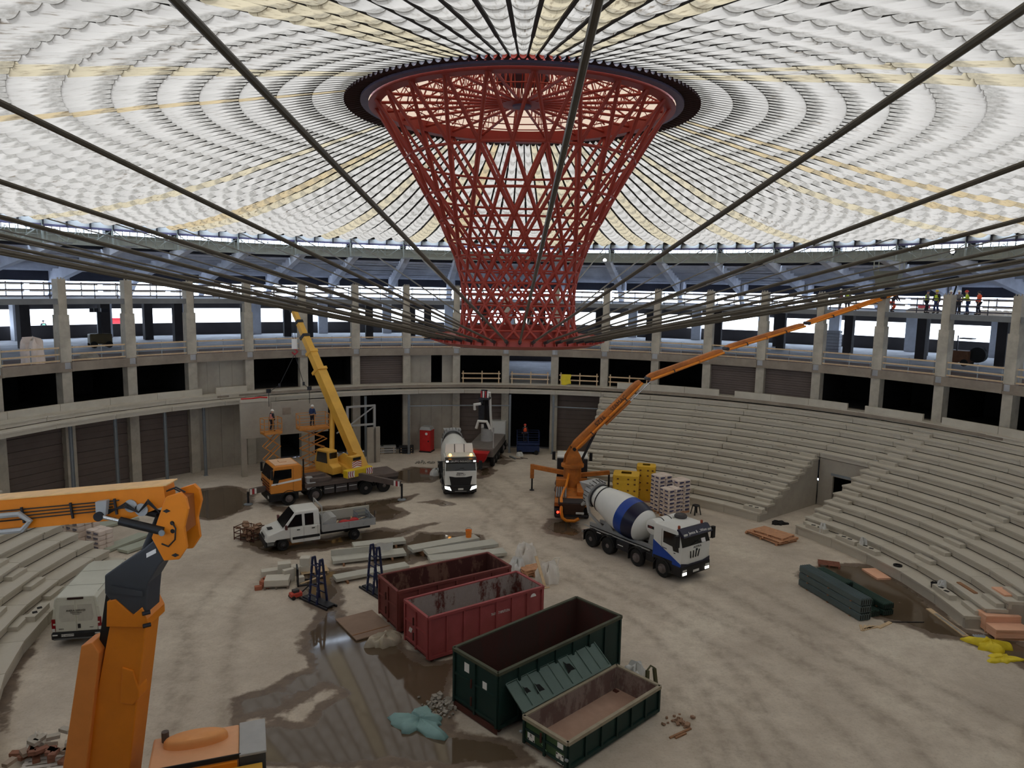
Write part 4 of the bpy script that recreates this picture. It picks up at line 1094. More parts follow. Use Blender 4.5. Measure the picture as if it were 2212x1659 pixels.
        nv = Vector((0.32, 0, 0.36)).normalized()
        text('Jenna & ...Wine', 0.24, ink_white, root, frame_m((xf + 0.07, 0, zt - 0.16), (0, 1, 0), (-0.36, 0, 0.32)), shear=0.2)
        text('ASTRA', 0.17, ink_dark, root, frame_m((xf + 0.03, 0.1, zs - 0.1), (0, 1, 0), (0, 0, 1)), sx=1.35)
        for k in range(4): MB().bar((xf + 0.02, -0.45 + 0.25 * k, zs - 0.28), (xf + 0.03, -0.42 + 0.2 * k, zs - 0.68), 0.02, 0.07, (0, 1, 0)).obj('grille_slot', black_pl, root)
        MB().bar((xf + 0.03, 0.06, zs - 0.2), (xf + 0.03, 0.06, zs - 0.32), 0.03, 0.12, (0, 1, 0)).obj('badge', black_pl, root)
        poly_plate(root, [(xf + 0.01, -1.2, 0.98), (xf + 0.01, 1.2, 0.98), (xf + 0.01, 1.2, 1.2), (xf + 0.01, 0.6, 1.06), (xf + 0.01, -0.6, 1.06), (xf + 0.01, -1.2, 1.2)], (0.025, 0, 0), navy, 'lower_panel')
        plate(root, (xf + 0.09, 0.0, 0.62), (0.5, 0.13), (0, 1, 0), (0, 0, 1), refl, 'number_plate')
        plate(root, scr(0.18, 0.62, 0.03), (0.34, 0.24), (0, 1, 0), (-0.3, 0, 0.9), ink_white, 'windscreen_card')
        MB().lathe([(0.001, 0), (0.35, 0), (0.38, 0.1), (0.3, 0.2), (0.001, 0.2)], 20, (xb + 0.25, 0.75, zt), cap=False).obj('roof_hatch', grey_frame, root, True)
        text('Jenna', 0.16, ink_blue, root, frame_m((xb + 0.85, -1.235, zs + 0.0 - 0.28), (1, 0, 0), (0, 0, 1)), shear=0.3)
    else:
        poly_plate(root, [(xf + 0.0, -0.88, zs - 0.38), (xf + 0.0, -0.4, zs - 0.46), (xf, 0.4, zs - 0.46), (xf, 0.88, zs - 0.38), (xf + 0.0, 0.72, z0 - 0.1), (xf, -0.72, z0 - 0.1)], (0.03, 0, 0), black_pl, 'grille')
        text('IVECO', 0.2, ink_dark, root, frame_m((xf + 0.03, 0, zs - 0.27), (0, 1, 0), (0, 0, 1)), sx=1.25)
        MB().bar((xf + 0.03, -0.3, zs - 0.12), (xf + 0.03, 0.2, zs - 0.16), 0.012, 0.05, (0, 0, 1)).obj('badge', grey_frame, root)
        for s in (-1, 1):
            poly_plate(root, [(xf + 0.08, s * 0.72, 0.62), (xf + 0.08, s * 1.2, 0.78), (xf + 0.06, s * 1.22, 0.98), (xf + 0.06, s * 0.85, 0.9)][::s], (0.03, 0, 0), lamp_white, 'headlamp')
            MB().sph((xf - 0.3, s * 0.8, zt + 0.2), 0.11, 12, 6).obj('beacon', lamp_amber, root, True)
            MB().b(xf + 0.0, xf + 0.06, s * 1.04 - 0.09, s * 1.04 + 0.09, zt - 0.27, zt - 0.17).obj('marker_lamp', lamp_white, root)
        mb = MB(); mb.prism([(xf - 0.32, zt - 0.28), (xf + 0.02, zt - 0.36), (xf + 0.04, zt - 0.1), (xf - 0.3, zt + 0.03)], -1.2, 1.2, 'y'); mb.obj('sun_visor', black_pl, root)
        text('..GRUPPO INGUAZZO..', 0.2, ink_white, root, frame_m((xf + 0.04, 0, zt - 0.23), (0, 1, 0), (0, 0, 1)), sx=0.85)
        MB().b(xb + 0.1, xf - 0.22, -1.1, 1.1, zt, zt + 0.12).obj('roof_panel', white_van, root, bevel=0.04)
        MB().frustum(xb, xb + 0.5, -1.12, 1.12, zt, xb + 0.02, xb + 0.25, -1.05, 1.05, zt + 0.75).obj('wind_deflector', white_paint, root)
        for y in (-0.35, 0.4): MB().bar((xb + 0.52, y, zt + 0.02), (xb + 0.27, y, zt + 0.74), 0.05, 0.03).obj('deflector_rib', black_pl, root)
        plate(root, (xf + 0.09, 0.0, 0.72), (0.4, 0.14), (0, 1, 0), (0, 0, 1), refl, 'number_plate')
        MB().b(xf + 0.08, xf + 0.1, -0.45, 0.45, 0.53, 0.56).obj('bumper_strip', grey_light, root)
    return root
mixer_truck('white concrete mixer truck with a blue band on its drum and blue-white cab', (6.15, 10.12, 0), R_(-53.5), 'blue')
mixer_truck('white concrete mixer truck facing the camera with headlights and amber beacons lit', (-4.87, 26.76, 0), R_(-80.8), 'white')

# ---------------------------------------------------------------- orange concrete pump truck
def local_T(root): 
    m = Matrix.Translation(root.location) @ Matrix.Rotation(root.rotation_euler.z, 4, 'Z'); return m.inverted()
def pump_truck():
    root = thing('concrete_pump_truck', 'orange concrete pump truck with its long boom reaching up to the gallery', 'truck', (4.3, 13.6, 0), R_(85.4))
    f = MB(); f.b(0.6, 10.2, -0.45, -0.3, 0.7, 1.05); f.b(0.6, 10.2, 0.3, 0.45, 0.7, 1.05); f.obj('chassis_frame', grey_frame, root)
    for x in (1.7, 3.1, 7.0, 8.9):
        for s in (-1, 1):
            wheel(root, x, s * 1.03, 0.52, 0.36, rim_steel, x < 4); fender(root, x, s * 1.03, 0.52, 0.4, black_pl)
    truck_cab(root, 8.3, 10.3, 1.0, 2.95, 2.44, white_paint, 'plain')
    MB().b(8.4, 10.4, -1.2, 1.2, 0.45, 1.0).obj('bumper', black_pl, root, bevel=0.05)
    for s in (-1, 1):
        MB().b(8.05, 8.3, s * 0.55, s * 1.2, 1.0, 2.75).obj('cab_fairing', steel_dark, root, bevel=0.05)
    MB().b(0.8, 7.9, -1.2, 1.2, 1.05, 1.3).obj('deck', orange_pump, root)
    MB().b(2.6, 5.4, -1.2, -0.35, 1.3, 1.62).obj('hydraulic_tank', orange_pump, root, bevel=0.04)
    MB().b(4.6, 5.5, 0.3, 1.2, 1.3, 1.95).obj('toolbox', orange_pump, root, bevel=0.04)
    for k in range(5): MB().tube((1.9, 0.45 + 0.16 * k, 1.42), (4.4, 0.45 + 0.16 * k, 1.42), 0.06, 8).obj('delivery_pipe', galv, root, True)
    # hopper at the tail with its bent pipe, tail lamps and plate
    MB().frustum(-0.1, 0.9, -0.65, 0.65, 0.75, -0.25, 1.1, -0.95, 0.95, 1.55).obj('hopper', M('hopper_brown', (62, 42, 32), 0.7, 0, 0.25), root)
    MB().b(-0.15, 1.0, -0.9, 0.9, 1.55, 1.6).obj('hopper_grate', steel_dark, root)
    MB().path([(0.4, 0.75, 1.75), (0.0, 0.72, 1.6), (-0.32, 0.72, 1.0), (-0.4, 0.62, 0.6), (-0.4, 0.35, 0.42), (-0.4, -0.2, 0.42), (-0.38, -0.5, 0.6)], 0.11, 10).obj('bent_pipe', orange, root, True)
    MB().path([(0.4, 0.75, 1.75), (1.2, 0.6, 2.1), (3.0, 0.45, 1.9), (4.6, 0.3, 2.2), (5.4, 0.15, 2.6)], 0.08, 8).obj('feed_pipe', orange, root, True)
    for y in (0.95, 0.72): MB().lathe([(0.001, 0), (0.085, 0), (0.085, 0.04), (0.001, 0.045)], 14, (-0.36, y, 0.98), 'x', cap=False).obj('tail_lamp', lamp_red, root)
    plate(root, (-0.3, -0.55, 0.95), (-0.55, 0.14), (0, -1, 0), (0, 0, 1), refl, 'number_plate')
    MB().b(-0.2, 0.0, -1.1, 1.1, 0.62, 0.74).obj('rear_bumper', steel_dark, root)
    # slewing pedestal and turret
    tw = 5.45
    MB().lathe([(0.68, 1.25), (0.66, 2.75), (0.86, 2.8), (0.86, 3.0), (0.7, 3.02)], 28, (tw, 0, 0)).obj('pedestal', orange_pump, root, True)
    for y in (-0.34, 0.34):
        pass
    A, B = Vector((4.75, 19.05, 4.18)), Vector((31.8, 23.28, 16.61))
    hd = Vector((B.x - A.x, B.y - A.y, 0)).normalized(); nn = Vector((-hd.y, hd.x, 0))
    T = local_T(root)
    def wpart(name, mat, fn, smooth=False, kind=None):
        mb = MB(); mb.T = T; fn(mb); return mb.obj(name, mat, root, smooth, kind=kind)
    base = Vector((4.74, 19.04, 0))
    for s in (-1, 1):
        o = nn * (0.34 * s)
        def tur(mb, o=o):
            pts = [base + o - hd * 0.65 + Vector((0, 0, 3.0)), base + o + hd * 0.75 + Vector((0, 0, 3.0)), base + o + hd * 0.5 + Vector((0, 0, 3.7)), base + o + hd * 0.12 + Vector((0, 0, 4.35)), base + o - hd * 0.15 + Vector((0, 0, 4.35)), base + o - hd * 0.55 + Vector((0, 0, 3.6))]
            th = nn * 0.05; n = len(pts); mb._add(pts + [p + th for p in pts], [tuple(range(n - 1, -1, -1)), tuple(range(n, 2 * n))] + [(i, (i + 1) % n, n + (i + 1) % n, n + i) for i in range(n)])
        wpart('turret_plate', orange_pump, tur)
    wpart('pivot_pin', steel_dark, lambda mb: mb.tube(A + nn * 0.5, A - nn * 0.5, 0.13, 12), True)
    J = [A, Vector((9.75, 19.84, 9.22)), Vector((10.25, 19.92, 9.45)), Vector((16.05, 20.82, 11.55)), Vector((16.3, 20.86, 11.75)), Vector((22.5, 21.83, 13.62)), Vector((22.75, 21.87, 13.75)), Vector((28.7, 22.8, 15.72)), Vector((28.9, 22.83, 15.85)), Vector((31.9, 23.3, 16.75))]
    sizes = [(0.42, 0.62), (0.38, 0.52), (0.32, 0.42), (0.27, 0.32), (0.2, 0.2)]
    for k in range(5):
        p, q = J[2 * k], J[2 * k + 1]; w, h = sizes[k]
        up = (q - p).normalized().cross(nn)
        if up.z < 0: up = -up
        def sec(mb, p=p, q=q, w=w, h=h, up=up):
            d = q - p
            r = [(0.0, 0.35), (0.06, 0.5), (0.9, 0.42), (0.97, 0.36), (1.0, 0.22)]
            rings = []
            for t, hh in r:
                c = p + d * t; a, b = up * (h * hh * 1.1), nn * (w / 2)
                rings.append([c - b - a, c + b - a, c + b + a, c - b + a])
            mb.loft(rings)
        wpart('boom_section', orange_pump if k < 3 else orange, sec)
        wpart('concrete_pipe', orange, lambda mb, p=p, q=q, w=w, h=h, up=up: mb.tube(p - nn * (w / 2 + 0.14) - up * 0.1, q - nn * (w / 2 + 0.14) - up * 0.1, 0.085 if k < 3 else 0.07, 10), True)
        n = max(2, int((q - p).length / 1.6))
        for m in range(1, n):
            c = p.lerp(q, m / n); wpart('pipe_clamp', steel_dark if m % 2 else orange_pump, lambda mb, c=c, w=w, up=up: mb.bar(c - nn * (w / 2 - 0.02) - up * 0.1, c - nn * (w / 2 + 0.25) - up * 0.1, 0.07, 0.22, up))
        if k < 4:
            c = J[2 * k + 2]
            wpart('joint_pin', steel_dark, lambda mb, c=c, w=w: mb.tube(c + nn * (w / 2 + 0.1), c - nn * (w / 2 + 0.28), 0.13, 12), True)
    u1 = (J[1] - J[0]).normalized(); up1 = u1.cross(nn); up1 = up1 if up1.z > 0 else -up1
    wpart('boom_ram', chrome, lambda mb: mb.tube(J[0].lerp(J[1], 0.66) - up1 * 0.5, J[1] - up1 * 0.55 + u1 * 0.5, 0.06, 10), True)
    wpart('ram_barrel', orange_pump, lambda mb: mb.tube(J[0].lerp(J[1], 0.42) - up1 * 0.46, J[0].lerp(J[1], 0.78) - up1 * 0.52, 0.12, 10), True)
    wpart('lift_ram', steel_dark, lambda mb: mb.tube(base + hd * 0.65 + Vector((0, 0, 3.15)), J[0].lerp(J[1], 0.3) - up1 * 0.3, 0.1, 10), True)
    tip = Vector((35.2, 23.8, 17.55))
    wpart('tip_pipe', black_pl, lambda mb: mb.path([J[9], J[9].lerp(tip, 0.5) + Vector((0, 0, 0.05)), tip, tip + Vector((0.15, 0, -0.05))], 0.08, 8), True)
    wpart('end_hose', black, lambda mb: mb.path([tip, tip + Vector((0.02, 0, -0.8)), tip + Vector((-0.2, 0, -1.7)), tip + Vector((-0.5, 0.05, -2.4)), tip + Vector((-0.9, 0.1, -2.75))], 0.07, 8), True)
    for k, (sx, t, sz) in enumerate((('SERMAC', 0.67, 0.42), ('5Z36', 0.40, 0.46))):
        c = J[0].lerp(J[1], t) - nn * (sizes[0][0] / 2 + 0.01) + up1 * 0.08
        text(sx, sz, ink_dark, root, T @ frame_m(c, u1, up1))
    # outrigger leg
    MB().bar((7.5, 0.6, 1.75), (8.35, 3.2, 1.95), 0.3, 0.32).obj('outrigger_beam', orange_pump, root)
    MB().b(8.22, 8.5, 3.02, 3.32, 1.0, 2.12).obj('outrigger_sleeve', orange_pump, root)
    MB().tube((8.36, 3.17, 0.05), (8.36, 3.17, 1.1), 0.07, 8).obj('outrigger_leg', steel_dark, root, True)
    MB().lathe([(0.2, 0), (0.2, 0.04), (0.08, 0.08)], 14, (8.36, 3.17, 0)).obj('foot_plate', steel_dark, root)
    MB().bar((7.2, -0.6, 1.7), (7.9, -2.9, 1.8), 0.28, 0.3).obj('outrigger_beam', orange_pump, root)
    MB().tube((7.9, -2.9, 0.05), (7.9, -2.9, 1.75), 0.08, 8).obj('outrigger_leg', steel_dark, root, True)
pump_truck()

def folded_pump():
    root = thing('concrete_pump_truck', 'grey concrete pump truck with its boom folded up in the dark gateway', 'truck', (-2.75, 28.9, 0), R_(82.0))
    f = MB(); f.b(0, 9.8, -0.45, 0.45, 0.7, 1.05); f.obj('chassis_frame', grey_frame, root)
    for x in (1.2, 2.6, 4.0, 6.6, 8.3):
        for s in (-1, 1): wheel(root, x, s * 1.05, 0.52, 0.34, rim_steel, x < 5)
    MB().b(0.2, 7.4, -1.25, 1.25, 1.05, 1.75).obj('deck', M('pump_grey', (120, 112, 106), 0.6, 0.1, 0.15), root)
    MB().frustum(-0.9, 0.3, -0.6, 0.6, 0.8, -1.0, 0.4, -0.95, 0.95, 1.6).obj('hopper', red_paint, root)
    MB().b(7.6, 9.6, -1.22, 1.22, 1.0, 2.95).obj('cab', white_paint, root, bevel=0.06)
    MB().lathe([(0.6, 1.75), (0.55, 2.9)], 20, (4.0, 0, 0)).obj('pedestal', grey_light, root, True)
    pts = [(4.0, 0, 3.0), (3.2, 0.15, 6.6), (2.6, 0.3, 5.4), (2.7, 0.3, 3.6)]
    for p, q in zip(pts, pts[1:]): MB().bar(p, q, 0.42, 0.5).obj('boom_section', steel_dark, root)
    MB().path([(3.9, -0.45, 2.6), (3.4, -0.42, 4.4), (3.1, -0.4, 6.0), (2.8, -0.4, 6.5)], 0.12, 8).obj('concrete_pipe', white_paint, root, True)
    MB().path([(2.2, -0.6, 3.2), (2.1, -0.3, 3.9), (2.2, 0.5, 3.9), (2.3, 0.7, 3.2)], 0.14, 8).obj('pipe_bend', white_paint, root, True)
    MB().path([(2.5, 0.9, 4.9), (2.3, 0.9, 5.4), (2.3, 0.3, 5.5)], 0.14, 8).obj('pipe_bend', white_paint, root, True)
    for k in range(4):
        MB().b(2.1, 2.16, -0.42 + 0.2 * k, -0.3 + 0.2 * k, 6.1, 6.7).obj('warning_stripe', grille_red if k % 2 else ink_white, root)
    MB().b(2.1, 3.4, -0.5, 0.5, 5.9, 6.05).obj('boom_head', steel_dark, root)
    MB().bar((0.8, -1.15, 1.75), (0.8, -1.15, 3.6), 0.1, 0.1).obj('ladder', grey_light, root)
    MB().sph((0.1, 0.75, 1.9), 0.11, 10, 6).obj('beacon', lamp_amber, root, True)
folded_pump()

# ---------------------------------------------------------------- mobile crane
def chevron(root, T, x0, x1, z0, z1, n, flip=1):
    """red chevrons on a white plate lying in the x-z face at y=0 of matrix T."""
    o = MB().b(x0, x1, -0.01, 0.0, z0, z1).obj('chevron_plate', ink_white, root); o.matrix_local = T
    w = (x1 - x0) / n; zc = (z0 + z1) / 2
    for k in range(n):
        a = x0 + w * (k + 0.1); b = a + w * 0.42; s = w * 0.38 * flip
        for za, zb in ((z0, zc), (z1, zc)):
            q = [(a, za), (b, za), (b + s, zb), (a + s, zb)]
            q = [(min(max(x, x0), x1), z) for x, z in q]
            v = [(x, -0.016, z) for x, z in q]
            o2 = MB().quad(*(v if za < zb else v[::-1])).obj('chevron', grille_red, root); o2.matrix_local = T
def crane_truck():
    root = thing('crane_truck', 'yellow telescopic crane on an orange-cab truck with its boom raised', 'crane', (-16.67, 17.95, 0), R_(-147.7))
    f = MB(); f.b(-8.8, 1.2, -0.5, -0.35, 0.72, 1.1); f.b(-8.8, 1.2, 0.35, 0.5, 0.72, 1.1); f.obj('chassis_frame', grey_frame, root)
    for x in (0.0, -1.95, -5.89, -7.39):
        for s in (-1, 1):
            wheel(root, x, s * 1.05, 0.52, 0.34, rim_steel, x < -3); fender(root, x, s * 1.05, 0.52, 0.4, black_pl)
    for x0, x1 in ((-3.4, -2.6), (-4.4, -3.5), (-5.2, -4.5)):
        for s in (-1, 1):
            MB().b(x0, x1, s * 0.6, s * 1.2, 0.5, 1.1).obj('locker', grey_frame, root, bevel=0.03); MB().b(x0 + 0.05, x1 - 0.05, s * 1.2, s * 1.21, 0.88, 0.92).obj('reflector', refl, root)
    MB().b(-8.6, -1.2, -1.2, 1.2, 1.15, 1.42).obj('deck', brown_frame, root)
    MB().b(-3.2, -1.6, -0.9, 1.1, 1.42, 1.75).obj('deck_box', brown_frame, root, bevel=0.03)
    MB().b(-2.0, -1.35, 0.4, 1.15, 0.95, 1.5).obj('engine_box', grey_light, root, bevel=0.05)
    MB().lathe([(0.28, 0), (0.28, 0.3), (0.2, 0.36)], 16, (-1.6, 0.7, 1.5)).obj('air_filter', grey_light, root, True)
    MB().tube((-1.15, 0.95, 1.2), (-1.15, 0.95, 3.3), 0.06, 8).obj('exhaust', black_pl, root, True)
    # orange cab
    prof, scr, zs = truck_cab(root, -0.95, 1.32, 1.0, 3.0, 2.44, orange_cab, 'crane')
    MB().b(-0.7, 1.42, -1.22, 1.22, 0.42, 1.0).obj('bumper', black_pl, root, bevel=0.06)
    for k in range(4): MB().b(1.33, 1.37, -0.95, 0.95, 1.1 + 0.2 * k, 1.18 + 0.2 * k).obj('grille_bar', M('grille_maroon', (88, 40, 30), 0.5), root)
    for s in (-1, 1):
        MB().b(1.38, 1.44, s * 0.95 - 0.16, s * 0.95 + 0.16, 0.68, 0.84).obj('headlamp', clear_lens, root)
        poly_plate(root, [(1.25, s * 1.22, 1.62), (-0.9, s * 1.22, 1.80), (-0.9, s * 1.22, 1.95), (1.25, s * 1.22, 1.74)], (0, s * 0.012, 0), ink_white, 'stripe')
    MB().b(-0.7, 0.9, -1.0, 1.0, 3.0, 3.05).obj('roof_panel', M('faded_orange', (226, 186, 150), 0.6, 0, 0.06), root, bevel=0.02)
    MB().b(-0.1, 0.4, -0.3, 0.3, 3.05, 3.12).obj('roof_hatch', M('faded_orange', (226, 186, 150)), root)
    T = local_T(root)
    def wpart(name, mat, fn, smooth=False):
        mb = MB(); mb.T = T; fn(mb); return mb.obj(name, mat, root, smooth)
    # outriggers on the camera side
    for a, b, foot in (((-13.9, 18.9, 1.75), (-18.95, 17.05, 0.95), (-19.05, 17.0)), ((-12.0, 19.6, 1.7), (-8.2, 18.85, 1.25), (-8.11, 18.84))):
        a, b = Vector(a), Vector(b); m = a.lerp(b, 0.45)
        wpart('outrigger_box', brown_frame, lambda mb: mb.bar(a, m, 0.34, 0.5)); wpart('outrigger_beam', brown_frame, lambda mb: mb.bar(m, b, 0.28, 0.4))
        wpart('outrigger_leg', steel_dark, lambda mb: mb.tube((foot[0], foot[1], 0.05), (foot[0], foot[1], b.z), 0.08, 8), True)
        wpart('foot_plate', galv, lambda mb: mb.lathe([(0.32, 0.0), (0.32, 0.05), (0.1, 0.12)], 14, (foot[0], foot[1], 0)), True)
        d = (b - a).normalized(); nn = Vector((d.y, -d.x, 0)).normalized(); nn = nn if nn.y < 0 else -nn
        for k in range(3):
            c = b - d * (0.1 + 0.16 * k) + nn * 0.15
            wpart('warning_stripe', grille_red if k % 2 else ink_white, lambda mb: mb.bar(c + Vector((0, 0, 0.2)), c - Vector((0, 0, 0.2)), 0.02, 0.14, d))
    # superstructure
    P0 = Vector((-12.1, 21.75, 2.55)); TP = Vector((-18.6, 27.45, 13.93))
    hd = Vector((TP.x - P0.x, TP.y - P0.y, 0)).normalized(); nn = Vector((-hd.y, hd.x, 0))
    pc = Vector((-13.0, 20.9, 0))
    wpart('turntable', steel_dark, lambda mb: mb.lathe([(0.9, 1.42), (0.9, 1.68)], 28, pc), True)
    SM = frame_m(pc, hd, nn)                      # x along the boom, y to its far side
    def sp(name, mat, fn, bevel=0.0):
        mb = MB(); mb.T = T @ SM; fn(mb); return mb.obj(name, mat, root, bevel=bevel)
    sp('slew_frame', yellow, lambda mb: mb.prism([(-1.6, 1.7), (1.9, 1.7), (2.2, 2.3), (0.2, 2.55), (-1.0, 2.4), (-1.6, 2.2)], -0.6, 0.75, 'y'))
    for y in (-0.42, 0.42): sp('boom_bracket', yellow, lambda mb: mb.prism([(-1.2, 2.0), (0.4, 2.0), (0.2, 2.7), (-0.7, 3.25), (-1.15, 3.2)], y - 0.05, y + 0.05, 'y'))
    sp('counterweight', plate_yellow, lambda mb: mb.b(-2.2, -1.65, -1.2, 1.2, 1.62, 2.22), 0.06)
    CT = T @ SM @ frame_m((-2.21, 0, 0), (0, -1, 0), (1, 0, 0))
    CT = T @ SM @ Matrix(((0, 1, 0, -2.21), (-1, 0, 0, 0), (0, 0, 1, 0), (0, 0, 0, 1)))
    chevron(root, CT, -1.15, -0.55, 1.68, 2.16, 3, -1); chevron(root, CT, 0.55, 1.15, 1.68, 2.16, 3, 1)
    sp('winch_guard', yellow, lambda mb: mb.b(-1.75, -1.2, -0.5, 0.5, 2.2, 3.1), 0.04)
    CT2 = T @ SM @ Matrix(((0, 1, 0, -1.77), (-1, 0, 0, 0), (0, 0, 1, 0), (0, 0, 0, 1)))
    mbp = MB().b(-0.42, 0.42, -0.01, 0, 2.24, 2.72).obj('chevron_plate', ink_white, root); mbp.matrix_local = CT2
    for k in range(3):
        o = MB().quad((-0.42, -0.016, 2.26 + 0.16 * k), (0, -0.016, 2.40 + 0.16 * k), (0, -0.016, 2.47 + 0.16 * k), (-0.42, -0.016, 2.33 + 0.16 * k)).quad((0, -0.016, 2.40 + 0.16 * k), (0.42, -0.016, 2.26 + 0.16 * k), (0.42, -0.016, 2.33 + 0.16 * k), (0, -0.016, 2.47 + 0.16 * k)).obj('chevron', grille_red, root); o.matrix_local = CT2
    o = MB().b(-0.36, 0.36, -0.012, 0, 2.8, 3.02).obj('winch_opening', black_pl, root); o.matrix_local = CT2
    # operator's cab beside the boom
    sp('operator_cab', yellow, lambda mb: mb.prism([(-0.9, 1.75), (1.3, 1.75), (1.5, 2.4), (1.15, 3.45), (-0.3, 3.5), (-0.5, 2.5), (-0.9, 2.3)], 0.75, 1.6, 'y'), 0.05)
    sp('cab_window', glass, lambda mb: mb.prism([(-0.25, 2.55), (1.2, 2.5), (1.05, 3.3), (-0.15, 3.35)], 1.6, 1.62, 'y')); sp('cab_window', glass, lambda mb: mb.b(-0.42, -0.38, 0.85, 1.5, 2.6, 3.35))
    # telescopic boom
    d = (TP - P0).normalized(); up = nn.cross(d); up = up if up.z > 0 else -up
    Lb = (TP - P0).length
    cuts = [0.0, 0.575, 0.70, 0.81, 0.91, 1.0]; ws = [0.82, 0.66, 0.56, 0.47, 0.40]
    for k in range(5):
        a, b = P0 + d * (Lb * cuts[k] - (1.0 if k == 0 else 0)), P0 + d * Lb * cuts[k + 1]; w = ws[k]
        def sec(mb):
            rings = []
            for c in (a, b):
                rings.append([c + nn * (w * x) + up * (w * y) for x, y in ((-0.5, -0.35), (-0.3, -0.58), (0.3, -0.58), (0.5, -0.35), (0.5, 0.5), (-0.5, 0.5))])
            mb.loft(rings)
        wpart('boom_section', yellow, sec)
        wpart('boom_collar', yellow if k < 2 else steel_dark, lambda mb: mb.bar(b - d * 0.22, b + d * 0.03, w * 1.14, w * 1.24, up))
    wpart('lift_ram', yellow, lambda mb: mb.tube(pc + hd * 1.5 + Vector((0, 0, 2.0)), P0 + d * 4.6 - up * 0.5, 0.2, 12), True)
    wpart('boom_head', steel_dark, lambda mb: mb.bar(TP - d * 0.1, TP + d * 0.5 - up * 0.25, 0.42, 0.5, up))
    hk = Vector((-18.45, 27.15, 0)); top = TP + d * 0.4 - up * 0.2
    for y in (-0.12, 0.12): wpart('hoist_rope', steel_dark, lambda mb: mb.tube(top + nn * y, Vector((hk.x, hk.y, 11.35)) + nn * y, 0.02, 5))
    wpart('hook_block', ink_white, lambda mb: mb.box((hk.x, hk.y, 11.0), (0.42, 0.25, 0.85)))
    wpart('hook', grille_red, lambda mb: mb.path([(hk.x, hk.y, 10.6), (hk.x + 0.25, hk.y, 10.35), (hk.x, hk.y, 10.1), (hk.x - 0.22, hk.y, 10.3)], 0.08, 8), True)
    return hk
HK = crane_truck()
for p, lab in (((-19.9, 24.6, 6.0), 'dark lifting sling hanging from the crane hook towards the lifted panel, longer slack one'), ((-17.1, 26.6, 6.0), 'dark lifting sling hanging nearest to the crane boom')):
    mb = MB(); a = Vector((HK.x, HK.y, 10.15)); p = Vector(p); mid = a.lerp(p, 0.6)
    mb.path([a, mid, p + Vector((0, 0, 1.2)), p], 0.025, 5); mb.box(tuple(mid), (0.16, 0.16, 0.3)); mb.box(tuple(p + Vector((0, 0, 1.3))), (0.3, 0.3, 0.3))
    o = mb.obj('lifting_sling', steel_dark); tag(o, lab, 'sling')

